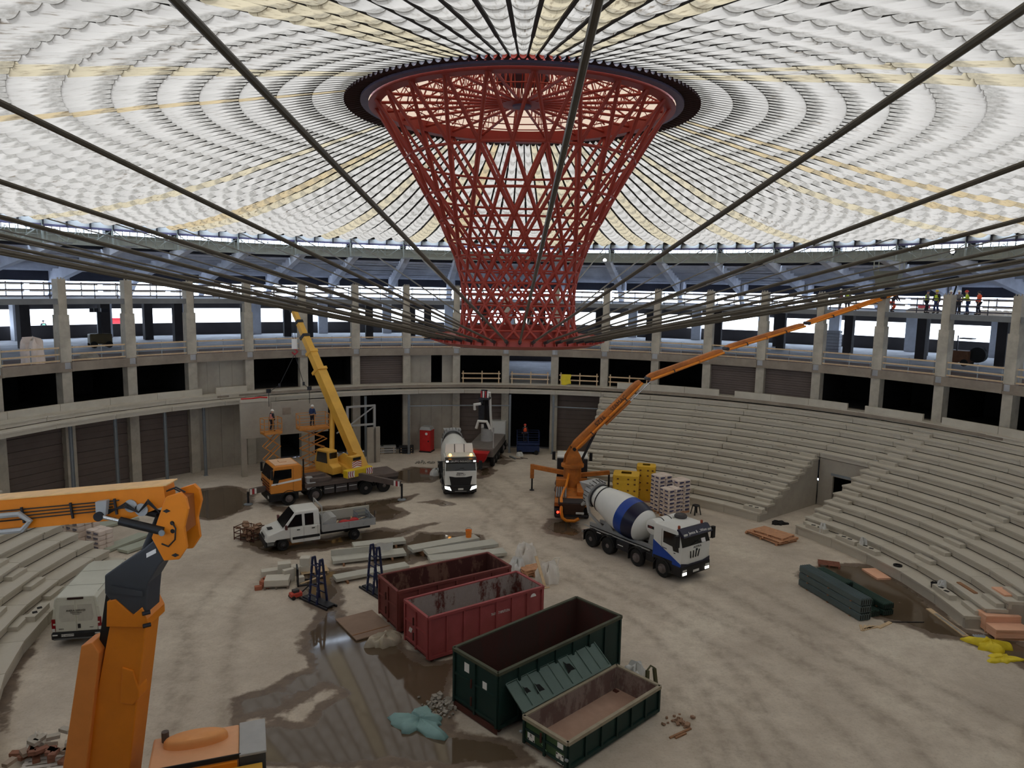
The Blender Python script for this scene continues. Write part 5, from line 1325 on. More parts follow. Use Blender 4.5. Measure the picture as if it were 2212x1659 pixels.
# ---------------------------------------------------------------- white crew-cab pickup
def pickup():
    root = thing('pickup_truck', 'white crew-cab pickup truck with a cluttered open cargo bed', 'truck', (-14.07, 8.59, 0), R_(-151.0))
    W = 1.98; h = W / 2
    for x in (0, -4.4):
        for s in (-1, 1): wheel(root, x, s * 0.85, 0.36, 0.24, M('dark_rim', (58, 56, 56), 0.5, 0.3), False)
    low = [(0.98, 0.38), (1.02, 0.75), (0.88, 1.08), (0.1, 1.32), (-0.15, 1.38), (-2.25, 1.38), (-2.25, 0.38), (-0.5, 0.38), (-0.42, 0.72), (0.42, 0.72), (0.5, 0.38)]
    MB().prism([(x, z) for x, z in low], -h, h, 'y').obj('body', white_paint, root, bevel=0.06)
    # glasshouse tapering inwards
    lo, hi = [(-0.02, 1.36), (-2.25, 1.36)], [(-0.75, 2.28), (-2.2, 2.28)]
    mb = MB(); mb._add([(0.0, -h + 0.02, 1.34), (0.0, h - 0.02, 1.34), (-2.25, h - 0.02, 1.34), (-2.25, -h + 0.02, 1.34), (-0.82, -h + 0.2, 2.3), (-0.82, h - 0.2, 2.3), (-2.22, h - 0.2, 2.3), (-2.22, -h + 0.2, 2.3)], [(3, 2, 1, 0), (4, 5, 6, 7), (0, 1, 5, 4), (1, 2, 6, 5), (2, 3, 7, 6), (3, 0, 4, 7)])
    mb.obj('cabin', white_paint, root, bevel=0.08)
    n = Vector((0.96, 0, 0.82)).normalized()
    poly_plate(root, [(-0.03, -0.86, 1.40), (-0.03, 0.86, 1.40), (-0.74, 0.72, 2.22), (-0.74, -0.72, 2.22)], n * 0.03, glass, 'windscreen')
    for s in (-1, 1):
        y0, y1 = s * (h - 0.02), s * (h - 0.17)
        def pt(x, z): return (x, y0 + (y1 - y0) * (z - 1.36) / 0.92, z)
        for xs in (((-0.22, 1.42), (-0.78, 2.1), (-1.15, 2.12), (-1.15, 1.42)), ((-1.32, 1.42), (-1.32, 2.12), (-1.85, 2.12), (-1.85, 1.42))):
            poly_plate(root, [pt(*q) for q in xs], (0, s * 0.025, 0.004), glass, 'side_window')
        MB().b(-2.2, 0.55 - 1.1, s * h - 0.008, s * h + 0.022, 0.62, 0.78).obj('side_strip', black_pl, root)
        for x in (-0.42, -1.24, -2.1): MB().b(x, x + 0.012, s * h - 0.004, s * h + 0.006, 0.5, 1.36).obj('door_seam', steel_dark, root)
        for x in (-1.0, -1.9): MB().b(x, x + 0.18, s * h, s * (h + 0.03), 1.18, 1.23).obj('door_handle', black_pl, root)
        MB().b(-0.22, -0.08, s * (h + 0.06), s * (h + 0.3), 1.36, 1.62).obj('mirror', M('maroon_mirror', (92, 48, 48), 0.4), root, bevel=0.03)
        poly_plate(root, [(0.98, s * 0.55, 0.86), (0.90, s * 0.95, 0.90), (0.78, s * 0.97, 1.06), (0.9, s * 0.6, 0.98)][::s], (0.05, s * 0.01, 0.02), clear_lens, 'headlamp')
    MB().b(0.4, 1.08, -0.99, 0.99, 0.34, 0.72).obj('bumper', black_pl, root, bevel=0.06)
    poly_plate(root, [(0.99, -0.55, 0.72), (0.99, 0.55, 0.72), (0.97, 0.5, 0.92), (0.97, -0.5, 0.92)], (0.03, 0, 0), black_pl, 'grille')
    MB().b(0.45, 0.75, -0.2, 0.2, 1.22, 1.25).obj('bonnet_vent', black_pl, root)
    f = MB(); f.b(-5.6, -2.0, -0.42, -0.3, 0.5, 0.72); f.b(-5.6, -2.0, 0.3, 0.42, 0.5, 0.72); f.obj('chassis_frame', steel_dark, root)
    MB().b(-5.75, -2.34, -1.06, 1.06, 0.86, 0.95).obj('bed_floor', brown_frame, root)
    for s in (-1, 1):
        for x0, x1 in ((-5.72, -4.05), (-4.03, -2.36)): MB().b(x0, x1, s * 1.06 - 0.015, s * 1.06 + 0.015, 0.86, 1.30).obj('side_board', grey_light, root)
    MB().b(-5.76, -5.72, -1.06, 1.06, 0.86, 1.30).obj('tailgate', grey_light, root)
    mb = MB(); mb.b(-2.38, -2.32, -1.06, -0.98, 0.9, 2.5); mb.b(-2.38, -2.32, 0.98, 1.06, 0.9, 2.5); mb.b(-2.38, -2.32, -1.0, 1.0, 2.4, 2.5); mb.b(-2.37, -2.33, -1.0, 1.0, 0.95, 1.9); mb.obj('headboard', grey_light, root)
    for y in (-0.95, 0.95): MB().b(-5.74, -5.70, y - 0.03, y + 0.03, 1.3, 1.75).obj('bed_post', grey_frame, root)
    inv = Matrix.Translation(root.location) @ Matrix.Rotation(root.rotation_euler.z, 4, 'Z')
    def item(name, lab, cat, loc, mk, mat, rz=0.0, smooth=False):
        mb = MB(); mk(mb); o = mb.obj(name, mat, None, smooth, inv @ Vector(loc), root.rotation_euler.z + rz); return tag(o, lab, cat)
    item('concrete_beam', 'long pale concrete beam on edge along far side of the pickup bed', 'beam', (-4.2, -0.85, 0.955), lambda m: m.b(-1.75, 1.6, -0.06, 0.06, 0, 0.62), slab_m, 0.03)
    item('toolbox', 'grey steel toolbox behind the pickup cab', 'toolbox', (-2.85, 0.3, 0.955), lambda m: (m.prism([(-0.42, 0), (0.42, 0), (0.42, 0.45), (-0.1, 0.72), (-0.42, 0.72)], -0.65, 0.65, 'y')), grey_light)
    for k, (x, y) in enumerate(((-3.9, 0.45), (-4.55, 0.3))):
        def mk(m):
            def fn(u, v):
                a = 2 * PI * u; r = (0.42 if v < 1 else 0.001) * (1 + 0.18 * S(3 * a + k) + 0.1 * S(7 * a)); z = 0.26 * S(PI * min(1, v * 1.0) / 2)
                return (r * C(a) * (1 - 0.4 * v), 0.65 * r * S(a) * (1 - 0.4 * v), z)
            m.sheet(fn, 18, 5)
        item('tool_bag', ('red tool bag in the middle of pickup bed', 'red bag nearer the tailgate on pickup bed')[k], 'bag', (x, y, 0.955), mk, red_paint, 0.5 * k, True)
    for k, (x, y, l, a) in enumerate(((-3.45, 0.1, 1.0, 1.0), (-4.6, -0.35, 0.9, 1.3), (-5.2, -0.2, 0.7, 0.6))):
        item('timber_batten', ('pale batten lying across pickup bed beside the toolbox', 'pale batten in the middle of the pickup bed under panel', 'short batten near the pickup tailgate')[k], 'batten', (x, y, 0.955), lambda m: m.b(-l / 2, l / 2, -0.05, 0.05, 0, 0.06), wood, a)
    rnd = random.Random(5)
    def clutter(m):
        for k in range(60):
            x, y = rnd.uniform(-0.95, 0.95), rnd.uniform(-0.45, 0.45); a = rnd.uniform(0, 3)
            m.path([(x, y, 0.03), (x + 0.2 * C(a), y + 0.2 * S(a), 0.06 + 0.14 * rnd.random()), (x + 0.4 * C(a + 0.6), y + 0.4 * S(a + 0.6), 0.04)], 0.02, 4)
        for k in range(14): m.box((rnd.uniform(-0.95, 0.95), rnd.uniform(-0.4, 0.4), 0.09), (0.2, 0.14, 0.16), rnd.uniform(0, 3))
    o = item('scrap_clutter', 'tangle of clamps and scrap metal on the pickup bed', 'scrap', (-4.5, 0.35, 0.955), clutter, galv); o['kind'] = 'stuff'
    mb = MB()
    for k in range(7): mb.bar((-0.4, -0.45 + 0.15 * k, 0.02), (-0.4, -0.45 + 0.15 * k, 0.5), 0.03, 0.03); mb.bar((0.4, -0.45 + 0.15 * k, 0.02), (0.4, -0.45 + 0.15 * k, 0.5), 0.03, 0.03)
    for z in (0.05, 0.27, 0.5):
        mb.bar((-0.4, -0.47, z), (-0.4, 0.47, z), 0.03, 0.03); mb.bar((0.4, -0.47, z), (0.4, 0.47, z), 0.03, 0.03); mb.bar((-0.4, -0.47, z), (0.4, -0.47, z), 0.03, 0.03); mb.bar((-0.4, 0.47, z), (0.4, 0.47, z), 0.03, 0.03)
    o = mb.obj('wire_cage', galv, None, False, inv @ Vector((-5.2, -0.1, 1.0)), root.rotation_euler.z); tag(o, 'small wire cage against the pickup tailgate', 'cage')
pickup()

# ---------------------------------------------------------------- white delivery van
def van():
    root = thing('delivery_van', 'white panel van seen from behind, parked beside the concrete seating', 'van', (-18.97, -4.2, 0), R_(101.5))
    def ring(x, zt, inset, z0=0.42, w=1.0):
        r = 0.12
        return [(x, -w, z0), (x, -w, zt * 0.55), (x, -w + 0.03, zt * 0.62), (x, -w + inset, zt - r), (x, -w + inset + r, zt), (x, w - inset - r, zt), (x, w - inset, zt - r), (x, w - 0.03, zt * 0.62), (x, w, zt * 0.55), (x, w, z0)]
    mb = MB(); mb.loft([ring(0.0, 2.24, 0.14), ring(0.12, 2.28, 0.12), ring(3.9, 2.30, 0.12), ring(4.4, 2.24, 0.16), ring(5.05, 1.45, 0.16), ring(5.9, 1.15, 0.14), ring(6.05, 0.9, 0.08)]); mb.obj('body', white_van, root, True, bevel=0.03)
    for x in (1.05, 4.95):
        for s in (-1, 1): wheel(root, x, s * 0.86, 0.35, 0.24, M('dark_rim', (58, 56, 56)), False)
    MB().b(-0.13, 0.35, -1.02, 1.02, 0.34, 0.66).obj('bumper', black_pl, root, bevel=0.06)
    MB().b(-0.17, -0.1, -0.9, 0.9, 0.36, 0.42).obj('bumper_step', M('worn_plastic', (90, 90, 90), 0.5), root)
    for s in (-1, 1):
        poly_plate(root, [(-0.005, s * 0.03, 0.68), (-0.005, s * 0.84, 0.68), (-0.0, s * 0.84, 1.25), (-0.0, s * 0.74, 2.12), (-0.0, s * 0.03, 2.12)][::s], (-0.025, 0, 0), white_van, 'rear_door')
        poly_plate(root, [(-0.03, s * 0.06, 1.12), (-0.03, s * 0.62, 1.12), (-0.03, s * 0.70, 1.3), (-0.03, s * 0.64, 1.88), (-0.03, s * 0.06, 1.88)][::s], (0.008, 0, 0), M('door_recess', (186, 184, 172), 0.45), 'door_recess')
        poly_plate(root, [(-0.01, s * 0.86, 0.70), (-0.01, s * 1.0, 0.70), (-0.01, s * 1.0, 1.26), (-0.01, s * 0.86, 1.26)][::s], (-0.03, 0, 0), red_lens, 'tail_lamp')
        MB().b(-0.05, -0.03, s * 0.93 - 0.06, s * 0.93 + 0.06, 0.70, 0.84).obj('reverse_lamp', clear_lens, root)
        for z in (1.0, 1.72): MB().b(-0.06, 0.05, s * 0.88 - 0.05, s * 0.88 + 0.05, z, z + 0.07).obj('hinge', white_van, root)
        MB().b(-0.15, -0.12, s * 0.85 - 0.1, s * 0.85 + 0.1, 0.55, 0.60).obj('reflector', clear_lens, root)
        MB().b(0.3, 4.0, s * 1.0 - 0.005, s * 1.0 + 0.012, 1.06, 1.08).obj('body_line', M('van_seam', (166, 164, 154), 0.5), root)
    MB().b(-0.06, 0.02, -0.32, 0.32, 2.15, 2.22).obj('brake_lamp', M('dark_lens', (40, 14, 14), 0.3), root)
    MB().b(-0.06, -0.02, -0.16, -0.04, 0.80, 1.0).obj('door_handle', black_pl, root, bevel=0.02)
    mk = lambda y, z: frame_m((-0.045, y, z), (0, -1, 0), (0, 0, 1))
    text('SVERA SERVIZI', 0.12, ink_dark, root, mk(0.0, 1.62)); text('impianti elettrici', 0.07, ink_dark, root, mk(0.0, 1.53)); text('www.svera.it', 0.055, ink_dark, root, mk(0.0, 1.46))
    text('IVECO', 0.07, ink_dark, root, mk(0.62, 0.80)); text('DAILY', 0.06, grey_frame, root, mk(-0.6, 0.82))
    plate(root, (-0.14, 0.35, 0.55), (0.5, 0.11), (0, -1, 0), (0, 0, 1), refl, 'number_plate'); text('FG 602WM', 0.1, ink_dark, root, frame_m((-0.155, 0.35, 0.55), (0, -1, 0), (0, 0, 1)))
    for x in (1.2, 2.9): MB().b(x, x + 0.012, -0.82, 0.82, 2.297, 2.305).obj('roof_seam', M('van_seam', (166, 164, 154)), root)
    for s in (-1, 1): MB().b(0.4, 3.9, s * 0.78 - 0.01, s * 0.78 + 0.01, 2.295, 2.31).obj('roof_gutter', M('van_seam', (166, 164, 154)), root)
    poly_plate(root, [(4.5, -0.78, 2.1), (4.5, 0.78, 2.1), (5.0, 0.8, 1.52), (5.0, -0.8, 1.52)][::-1], (0.02, 0, 0.02), glass, 'windscreen')
van()

# ---------------------------------------------------------------- orange articulated boom lift in front
def boom_lift():
    root = thing('boom_lift', 'big orange boom lift with a dark folding knuckle standing in front of the van', 'boom lift', (-10.6, -15.2, 0), 0)
    oy = -15.7
    T = Matrix.Translation((10.6, 15.2, 0))
    def pr(name, mat, pts, y0, y1, bevel=0.0):
        mb = MB(); mb.T = T; mb.prism(pts, oy + y0, oy + y1, 'y'); return mb.obj(name, mat, root, bevel=bevel)
    def wp(name, mat, fn, smooth=False):
        mb = MB(); mb.T = T; fn(mb); return mb.obj(name, mat, root, smooth)
    # main boom (inner box, side cover, collar)
    pr('main_boom', orange, [(-12.0, 1.3), (-10.62, 1.3), (-9.72, 7.05), (-10.68, 7.05)], -0.35, 0.45, 0.03)
    pr('boom_cover', M('orange_side', (226, 140, 66), 0.45, 0, 0.05), [(-12.45, 1.3), (-11.75, 1.3), (-10.98, 6.05), (-11.16, 6.35), (-11.46, 6.25)], -0.5, 0.2, 0.03)
    pr('boom_collar', orange, [(-10.78, 6.78), (-9.66, 6.78), (-9.66, 7.02), (-9.8, 7.34), (-10.05, 7.12), (-10.5, 7.55), (-10.72, 7.5)], -0.45, 0.55, 0.02)
    pr('boom_inner', black_pl, [(-11.2, 5.9), (-10.9, 6.0), (-10.55, 8.0), (-10.8, 8.0)], -0.2, 0.25)
    for z in (6.85, 7.2): wp('collar_pin', steel_dark, lambda mb: mb.tube((-9.75, oy - 0.52, z), (-9.6, oy - 0.4, z), 0.06, 8), True)
    # dark knuckle carrying the fly boom
    pr('knuckle', charcoal, [(-10.55, 7.35), (-10.05, 7.1), (-9.72, 7.1), (-9.68, 7.55), (-9.62, 8.0), (-9.35, 8.45), (-8.9, 8.95), (-9.25, 9.35), (-9.7, 8.95), (-10.3, 8.55), (-10.78, 8.2), (-10.8, 7.7)], -0.4, 0.4, 0.04)
    pr('knuckle_rib', charcoal, [(-10.6, 7.75), (-9.75, 7.65), (-9.75, 7.8), (-10.6, 7.95)], -0.46, 0.46)
    pr('sticker', ink_white, [(-9.62, 8.72), (-9.36, 8.86), (-9.36, 8.98), (-9.62, 8.84)], -0.412, -0.4)
    wp('knuckle_ram', black_pl, lambda mb: mb.tube((-9.95, oy - 0.05, 8.35), (-9.32, oy - 0.05, 9.75), 0.17, 14), True)
    # orange link plate
    lk = [(-9.12, 8.68), (-8.72, 8.72), (-8.5, 9.05), (-8.55, 9.6), (-8.42, 10.1), (-8.47, 10.4), (-8.62, 10.55), (-9.0, 10.42), (-9.2, 9.9), (-9.42, 9.3)]
    pr('link_plate', orange, lk, -0.5, -0.38, 0.02); pr('link_plate', orange, lk, 0.34, 0.46, 0.02)
    pr('link_web', M('link_brown', (150, 84, 30), 0.6), [(-9.3, 9.4), (-8.6, 9.4), (-8.62, 10.3), (-9.05, 10.3)], -0.36, 0.34)
    for x, z in ((-8.98, 10.05), (-8.8, 8.85)): pr('diamond_boss', steel_dark, [(x - 0.1, z), (x, z - 0.05), (x + 0.1, z), (x, z + 0.05)], -0.53, -0.5)
    for z in (9.72, 9.5): wp('link_hole', black_pl, lambda mb: mb.lathe([(0.06, -0.002), (0.06, 0.0)], 14, (-8.85, oy - 0.503, z), 'y'))
    wp('hose', black_pl, lambda mb: mb.path([(-8.85, oy - 0.52, 9.75), (-8.74, oy - 0.56, 9.6), (-8.76, oy - 0.58, 9.3), (-8.95, oy - 0.56, 9.1), (-9.15, oy - 0.5, 9.15)], 0.022, 6), True)
    # horizontal fly boom running out of frame
    a, b = Vector((-15.6, oy, 9.55)), Vector((-9.1, oy, 10.28))
    d = (b - a).normalized(); up = Vector((-d.z, 0, d.x))
    wp('fly_boom', orange, lambda mb: mb.loft([[c + Vector((0, y, 0)) + up * h for y, h in ((-0.3, -0.42), (0.3, -0.42), (0.3, 0.42), (-0.3, 0.42))] for c in (a, b - d * 1.0)] + [[b + Vector((0, y, 0)) + up * h for y, h in ((-0.3, -0.15), (0.3, -0.15), (0.3, 0.38), (-0.3, 0.38))]]))
    wp('boom_flange', M('pale_flange', (232, 186, 120), 0.5), lambda mb: mb.bar(a + up * 0.44, b + up * 0.40 + d * 0.1, 0.66, 0.03, up))
    for k in range(4): wp('hydraulic_line', steel_dark, lambda mb: mb.tube(a - Vector((0, 0.34, 0)) + up * (0.12 - 0.1 * k), b - d * (1.2 + 0.1 * k) - Vector((0, 0.34, 0)) + up * (0.12 - 0.08 * k), 0.018, 5))
    for t in (0.2, 0.42, 0.62, 0.8):
        c = a.lerp(b, t); wp('line_bracket', steel_dark, lambda mb: mb.bar(c - Vector((0, 0.36, 0)) - up * 0.25, c - Vector((0, 0.36, 0)) + up * 0.18, 0.05, 0.05, d))
    def chain(mb):
        pts = [a - Vector((0, 0.42, 0)) + up * 0.02 + d * x for x in (0, 0.8, 1.6, 2.2, 2.7)] + [a - Vector((0, 0.42, 0)) + d * 2.95 - up * 0.2] + [a - Vector((0, 0.42, 0)) - up * 0.42 + d * x for x in (2.7, 2.0, 1.0, 0)]
        mb.path(pts, 0.075, 6)
    wp('cable_chain', grey_light, chain)
    for x, z in ((-10.0, 10.12), (-9.72, 10.02)): wp('hose_boss', grey_light, lambda mb: mb.lathe([(0.17, -0.04), (0.17, 0.0)], 18, (x, oy - 0.33, z), 'y'))
    for k in range(3): wp('hose', black_pl, lambda mb: mb.path([(-10.6, oy - 0.36, 10.0 - 0.05 * k), (-10.1, oy - 0.42, 10.1 + 0.06 * k), (-9.75, oy - 0.45, 9.98), (-9.5, oy - 0.42, 10.22 + 0.05 * k), (-9.25, oy - 0.4, 10.0), (-9.2, oy - 0.3, 9.75)], 0.022, 6), True)
    for k in range(2): wp('hose', black_pl, lambda mb: mb.path([(-9.1, oy - 0.1 - 0.12 * k, 10.5), (-8.9, oy - 0.1 - 0.12 * k, 10.58), (-8.7, oy - 0.12 * k, 10.42)], 0.022, 6), True)
    # twin levelling rams
    for y, (x0, z0), (x1, z1) in ((-0.52, (-10.65, 9.86), (-9.08, 9.5)), (0.1, (-10.75, 10.02), (-9.25, 9.72))):
        p, q = Vector((x0, oy + y, z0)), Vector((x1, oy + y, z1)); m = p.lerp(q, 0.28)
        wp('ram_barrel', black_pl, lambda mb: mb.tube(m, q, 0.115, 14), True); wp('ram_rod', chrome, lambda mb: mb.tube(p, m, 0.055, 12), True)
    wp('rod_eye', steel_dark, lambda mb: mb.lathe([(0.12, -0.08), (0.12, 0.08)], 16, (-10.75, oy - 0.52, 9.88), 'y')); wp('ram_pin', galv, lambda mb: mb.lathe([(0.08, -0.02), (0.08, 0.02)], 14, (-9.06, oy - 0.66, 9.5), 'y'))
    pr('rod_bracket', grey_light, [(-10.85, 9.9), (-10.6, 9.9), (-10.55, 10.3), (-10.85, 10.25)], -0.5, -0.35)
    # lift ram of the main boom and the superstructure at its foot
    wp('lift_ram_rod', galv, lambda mb: mb.tube((-10.72, oy - 0.25, 2.2), (-10.22, oy - 0.2, 4.7), 0.085, 12), True)
    pr('lift_ram_head', orange, [(-10.55, 4.55), (-10.2, 4.5), (-10.02, 4.7), (-10.02, 4.95), (-10.15, 5.5), (-10.45, 5.6)], -0.4, 0.1, 0.03)
    wp('lift_ram', black_pl, lambda mb: mb.tube((-10.85, oy - 0.25, 1.4), (-10.66, oy - 0.25, 2.5), 0.16, 12), True)
    mb = MB(); mb.T = T @ Matrix.Translation((-8.9, -15.6, 0)) @ Matrix.Rotation(R_(20), 4, 'Z')
    mb.b(-1.0, 1.3, -0.9, 0.6, 1.2, 3.05); mb.obj('engine_cover', M('pale_orange', (226, 168, 124), 0.5, 0, 0.05), root, bevel=0.06)
    mb = MB(); mb.T = T @ Matrix.Translation((-8.9, -15.6, 0)) @ Matrix.Rotation(R_(20), 4, 'Z')
    def bulge(u, v):
        a = 2 * PI * u; k = 1 - 0.35 * v ** 3; return (0.15 + 0.85 * C(a) * k * (0 if v == 1 else 1), 0.05 + 0.32 * S(a) * k * (0 if v == 1 else 1), 3.05 + 0.26 * (1 - (1 - v) ** 2))
    mb.sheet(bulge, 24, 5); mb.obj('cover_bulge', M('bulge_orange', (232, 160, 96), 0.5, 0, 0.05), root, True)
    for nm, mt, q in (('side_panel', orange, (-0.9, 1.25, -1.0, -0.9, 1.3, 2.9)), ('counterweight', charcoal, (1.3, 2.0, -0.95, 0.62, 1.4, 2.98)), ('side_grille', black_pl, (0.1, 0.7, -1.02, -1.0, 2.45, 2.75)), ('control_box', yellow, (0.6, 1.9, -1.5, -1.0, 1.8, 2.75)), ('top_trim', black_pl, (-0.95, 1.35, -0.93, -0.88, 2.92, 3.07)), ('counterweight_cap', grey_light, (1.3, 2.02, -0.97, 0.64, 2.98, 3.06))):
        mb = MB(); mb.T = T @ Matrix.Translation((-8.9, -15.6, 0)) @ Matrix.Rotation(R_(20), 4, 'Z'); mb.b(*q); mb.obj(nm, mt, root, bevel=0.02)
    mb = MB(); mb.T = T; mb.tube((-9.65, -15.5, 3.0), (-9.65, -15.5, 3.35), 0.1, 12); mb.obj('filler_pipe', brown_frame, root, True)
    # carrier below the frame
    MB().b(-1.6, 2.4, -1.3, 1.0, 0.55, 1.2).obj('carrier', charcoal, root, bevel=0.05)
    for x in (-1.2, 2.0):
        for s in (-1.2, 0.9): wheel(root, x, s, 0.6, 0.4, orange, False)
boom_lift()
# ================================================================ CONTAINERS
def rust_mat(name, base, patch, scale=1.6, cut=0.5):
    m = bpy.data.materials.new(name); m.use_nodes = True; nt = NT(m); p = nt.n['Principled BSDF']
    tc = nt.new('ShaderNodeTexCoord').outputs['Object']
    mp = nt.new('ShaderNodeMapping'); mp.inputs['Scale'].default_value = (1.0, 1.0, 0.35); nt.link(tc, mp.inputs['Vector'])
    n1 = nt.noise(mp.outputs[0], scale, 7, 0.7); n2 = nt.noise(tc, 7, 5, 0.7)
    c = nt.ramp(nt.math('ADD', n1, nt.math('MULTIPLY', nt.math('SUBTRACT', n2, 0.5), 0.25)), [(cut - 0.05, lin(base)), (cut + 0.05, lin(patch))])
    c = nt.mix(nt.math('MULTIPLY', n2, 0.35), c, lin(tuple(x * 0.55 for x in base)))
    nt.link(c, p.inputs['Base Color']); p.inputs['Roughness'].default_value = 0.9
    return m
in_grey = rust_mat('scraped_inside', (92, 40, 30), (164, 150, 142), 1.5, 0.44)
in_brown = rust_mat('brown_inside', (74, 32, 26), (124, 88, 72), 1.6, 0.55)
in_dark = rust_mat('deep_rust_inside', (70, 34, 26), (62, 38, 30), 1.2, 0.5)
in_skip = rust_mat('dusty_skip_inside', (116, 92, 84), (150, 132, 122), 1.4, 0.52)
floor_dust = M('skip_floor_dust', (172, 142, 124), 0.95, 0, 0.12, 1.2, 0.05, (150, 118, 102), 0.5, 0.8)

def container(label, c, rz, L, W, H, outer, inner, floor_m, ribs, base=0.22, rim=None):
    root = thing('waste_container', label, 'container', (c[0], c[1], 0), rz)
    l, w = L / 2, W / 2; t = 0.05
    MB().b(-l, l, -w, w, base, base + 0.06).obj('base_floor', floor_m, root)
    for s in (-1, 1):
        y = s * w
        MB().b(-l, l, min(y, y - s * t), max(y, y - s * t), base, H - 0.06).obj('side_panel', outer, root)
        MB().b(-l + t, l - t, min(y - s * t, y - s * (t + 0.01)), max(y - s * t, y - s * (t + 0.01)), base + 0.06, H - 0.05).obj('side_lining', inner, root)
        for k in range(ribs + 1):
            x = -l + 0.05 + (L - 0.1) * k / ribs; MB().b(x - 0.05, x + 0.05, min(y, y + s * 0.07), max(y, y + s * 0.07), base, H - 0.1).obj('rib', outer, root)
        MB().b(-l - 0.03, l + 0.03, min(y - s * 0.05, y + s * 0.08), max(y - s * 0.05, y + s * 0.08), H - 0.12, H).obj('top_rail', rim or outer, root)
        MB().b(-l, l, min(y, y + s * 0.06), max(y, y + s * 0.06), base - 0.04, base + 0.1).obj('bottom_rail', outer, root)
        x = s * l
        MB().b(min(x, x - s * t), max(x, x - s * t), -w, w, base, H - 0.06).obj('end_panel', outer, root)
        MB().b(min(x - s * t, x - s * (t + 0.01)), max(x - s * t, x - s * (t + 0.01)), -w + t, w - t, base + 0.06, H - 0.05).obj('end_lining', inner, root)
        MB().b(min(x - s * 0.05, x + s * 0.08), max(x - s * 0.05, x + s * 0.08), -w - 0.03, w + 0.03, H - 0.12, H).obj('top_rail', rim or outer, root)
        for yy in (-w + 0.04, 0.0, w - 0.04): MB().b(min(x, x + s * 0.07), max(x, x + s * 0.07), yy - 0.05, yy + 0.05, base, H - 0.1).obj('end_post', outer, root)
        for z in (base + 0.12, base + (H - base) * 0.52): MB().b(min(x, x + s * 0.05), max(x, x + s * 0.05), -w, w, z, z + 0.09).obj('end_rail', outer, root)
        MB().b(-l + 0.2, l - 0.2, s * 0.5 - 0.06, s * 0.5 + 0.06, 0.03, base).obj('skid', rust_in, root)
        MB().tube((-l + 0.25, s * w * 0.8 - 0.1, 0.13), (-l + 0.25, s * w * 0.8 + 0.1, 0.13), 0.13, 12).obj('roller', rust_in, root)
        MB().tube((l - 0.25, s * w * 0.8 - 0.1, 0.13), (l - 0.25, s * w * 0.8 + 0.1, 0.13), 0.13, 12).obj('roller', rust_in, root)
    for z in (0.6, 1.3):
        if z < H - 0.3: MB().bar((-l - 0.1, 0.12, z), (-l - 0.1, 0.12, z + 0.35), 0.05, 0.05).obj('lock_bar', rust_in, root)
    return root, l, w
r1, l, w = container('brown-red waste container, the one further back, deeply rusted inside', (-3.05, -0.2), R_(33), 6.1, 2.2, 2.15, cont_brown, in_brown, rust_in, 6)
r2, l, w = container('pinkish red waste container with scraped grey inside walls', (-1.45, -2.72), R_(35), 6.1, 2.15, 2.12, cont_red, in_grey, rust_in, 7)
text('TRASPORTI RIFIUTI S.P.A.', 0.17, ink_white, r2, frame_m((0.65, -w - 0.012, 1.42), (1, 0, 0), (0, 0, 1)), sx=0.55)
MB().prism([(l - 0.55 + 0.16 * C(PI * k / 8), 1.72 + 0.16 * S(PI * k / 8)) for k in range(9)], -w - 0.012, -w - 0.001, 'y').obj('badge', ink_white, r2)
for k in range(3): MB().box((-l - 0.02, 0.62 - 0.09 * k, 0.9), (0.012, 0.05, 0.26), 0, 0.5).obj('hazard_stripe', ink_white, r2)
r3, l, w = container('tall dark green waste container with bare rusty interior', (1.4, -7.06), R_(43.3), 6.95, 2.48, 2.45, cont_green, in_dark, in_dark, 7, 0.3, M('green_rim', (70, 72, 56), 0.7, 0, 0.2, 3))
MB().b(-l - 0.012, -l, 0.35, 0.62, 1.75, 2.1).obj('label_plate', ink_white, r3); MB().b(-l - 0.012, -l, -0.65, -0.42, 1.5, 1.78).obj('label_plate', ink_white, r3)
MB().b(-l - 0.02, -l, -w, w, 0.05, 0.3).obj('kick_panel', rust_in, r3); MB().b(l, l + 0.3, -0.9, -0.6, 1.5, 1.75).obj('hook', cont_green, r3)
r4, l, w = container('low green skip in front with dusty floor and white signs on its end', (3.26, -9.78), R_(43.8), 5.2, 2.05, 1.14, cont_green, in_skip, floor_dust, 6, 0.14, M('skip_rim', (150, 140, 120), 0.8, 0, 0.12, 3))
MB().b(-l - 0.012, -l, -w + 0.05, w - 0.05, 0.24, 0.98).obj('end_skin', cont_green2, r4)
for yy, z0 in ((0.66, 0.36), (-0.7, 0.2)):
    MB().b(-l - 0.024, -l - 0.012, yy - 0.17, yy + 0.17, z0, z0 + 0.36).obj('sign', ink_white, r4)
    for dy in (-0.13, 0.13):
        for dz in (0.04, 0.32): MB().b(-l - 0.028, -l - 0.024, yy + dy - 0.03, yy + dy + 0.03, z0 + dz - 0.03, z0 + dz + 0.03).obj('sign_corner', ink_dark, r4)
    text('R', 0.17, ink_dark, r4, frame_m((-l - 0.026, yy, z0 + 0.19), (0, -1, 0), (0, 0, 1)))
MB().b(-l - 0.024, -l - 0.012, -0.84, -0.58, 0.66, 0.94).obj('sign', ink_white, r4)
MB().path([(-l - 0.03, 0.18, 0.78), (-l - 0.03, 0.05, 0.6), (-l - 0.03, 0.14, 0.5), (-l - 0.03, -0.02, 0.42), (-l - 0.03, -0.14, 0.3), (-l - 0.03, -0.04, 0.28)], 0.012, 5).obj('scrawl', M('pale_green_ink', (150, 190, 150), 0.6), r4)
for s in (-1, 1): MB().tube((-l - 0.1, s * w, 0.55), (-l - 0.1, s * (w + 0.1), 0.55), 0.05, 8).obj('lug', galv, r4)
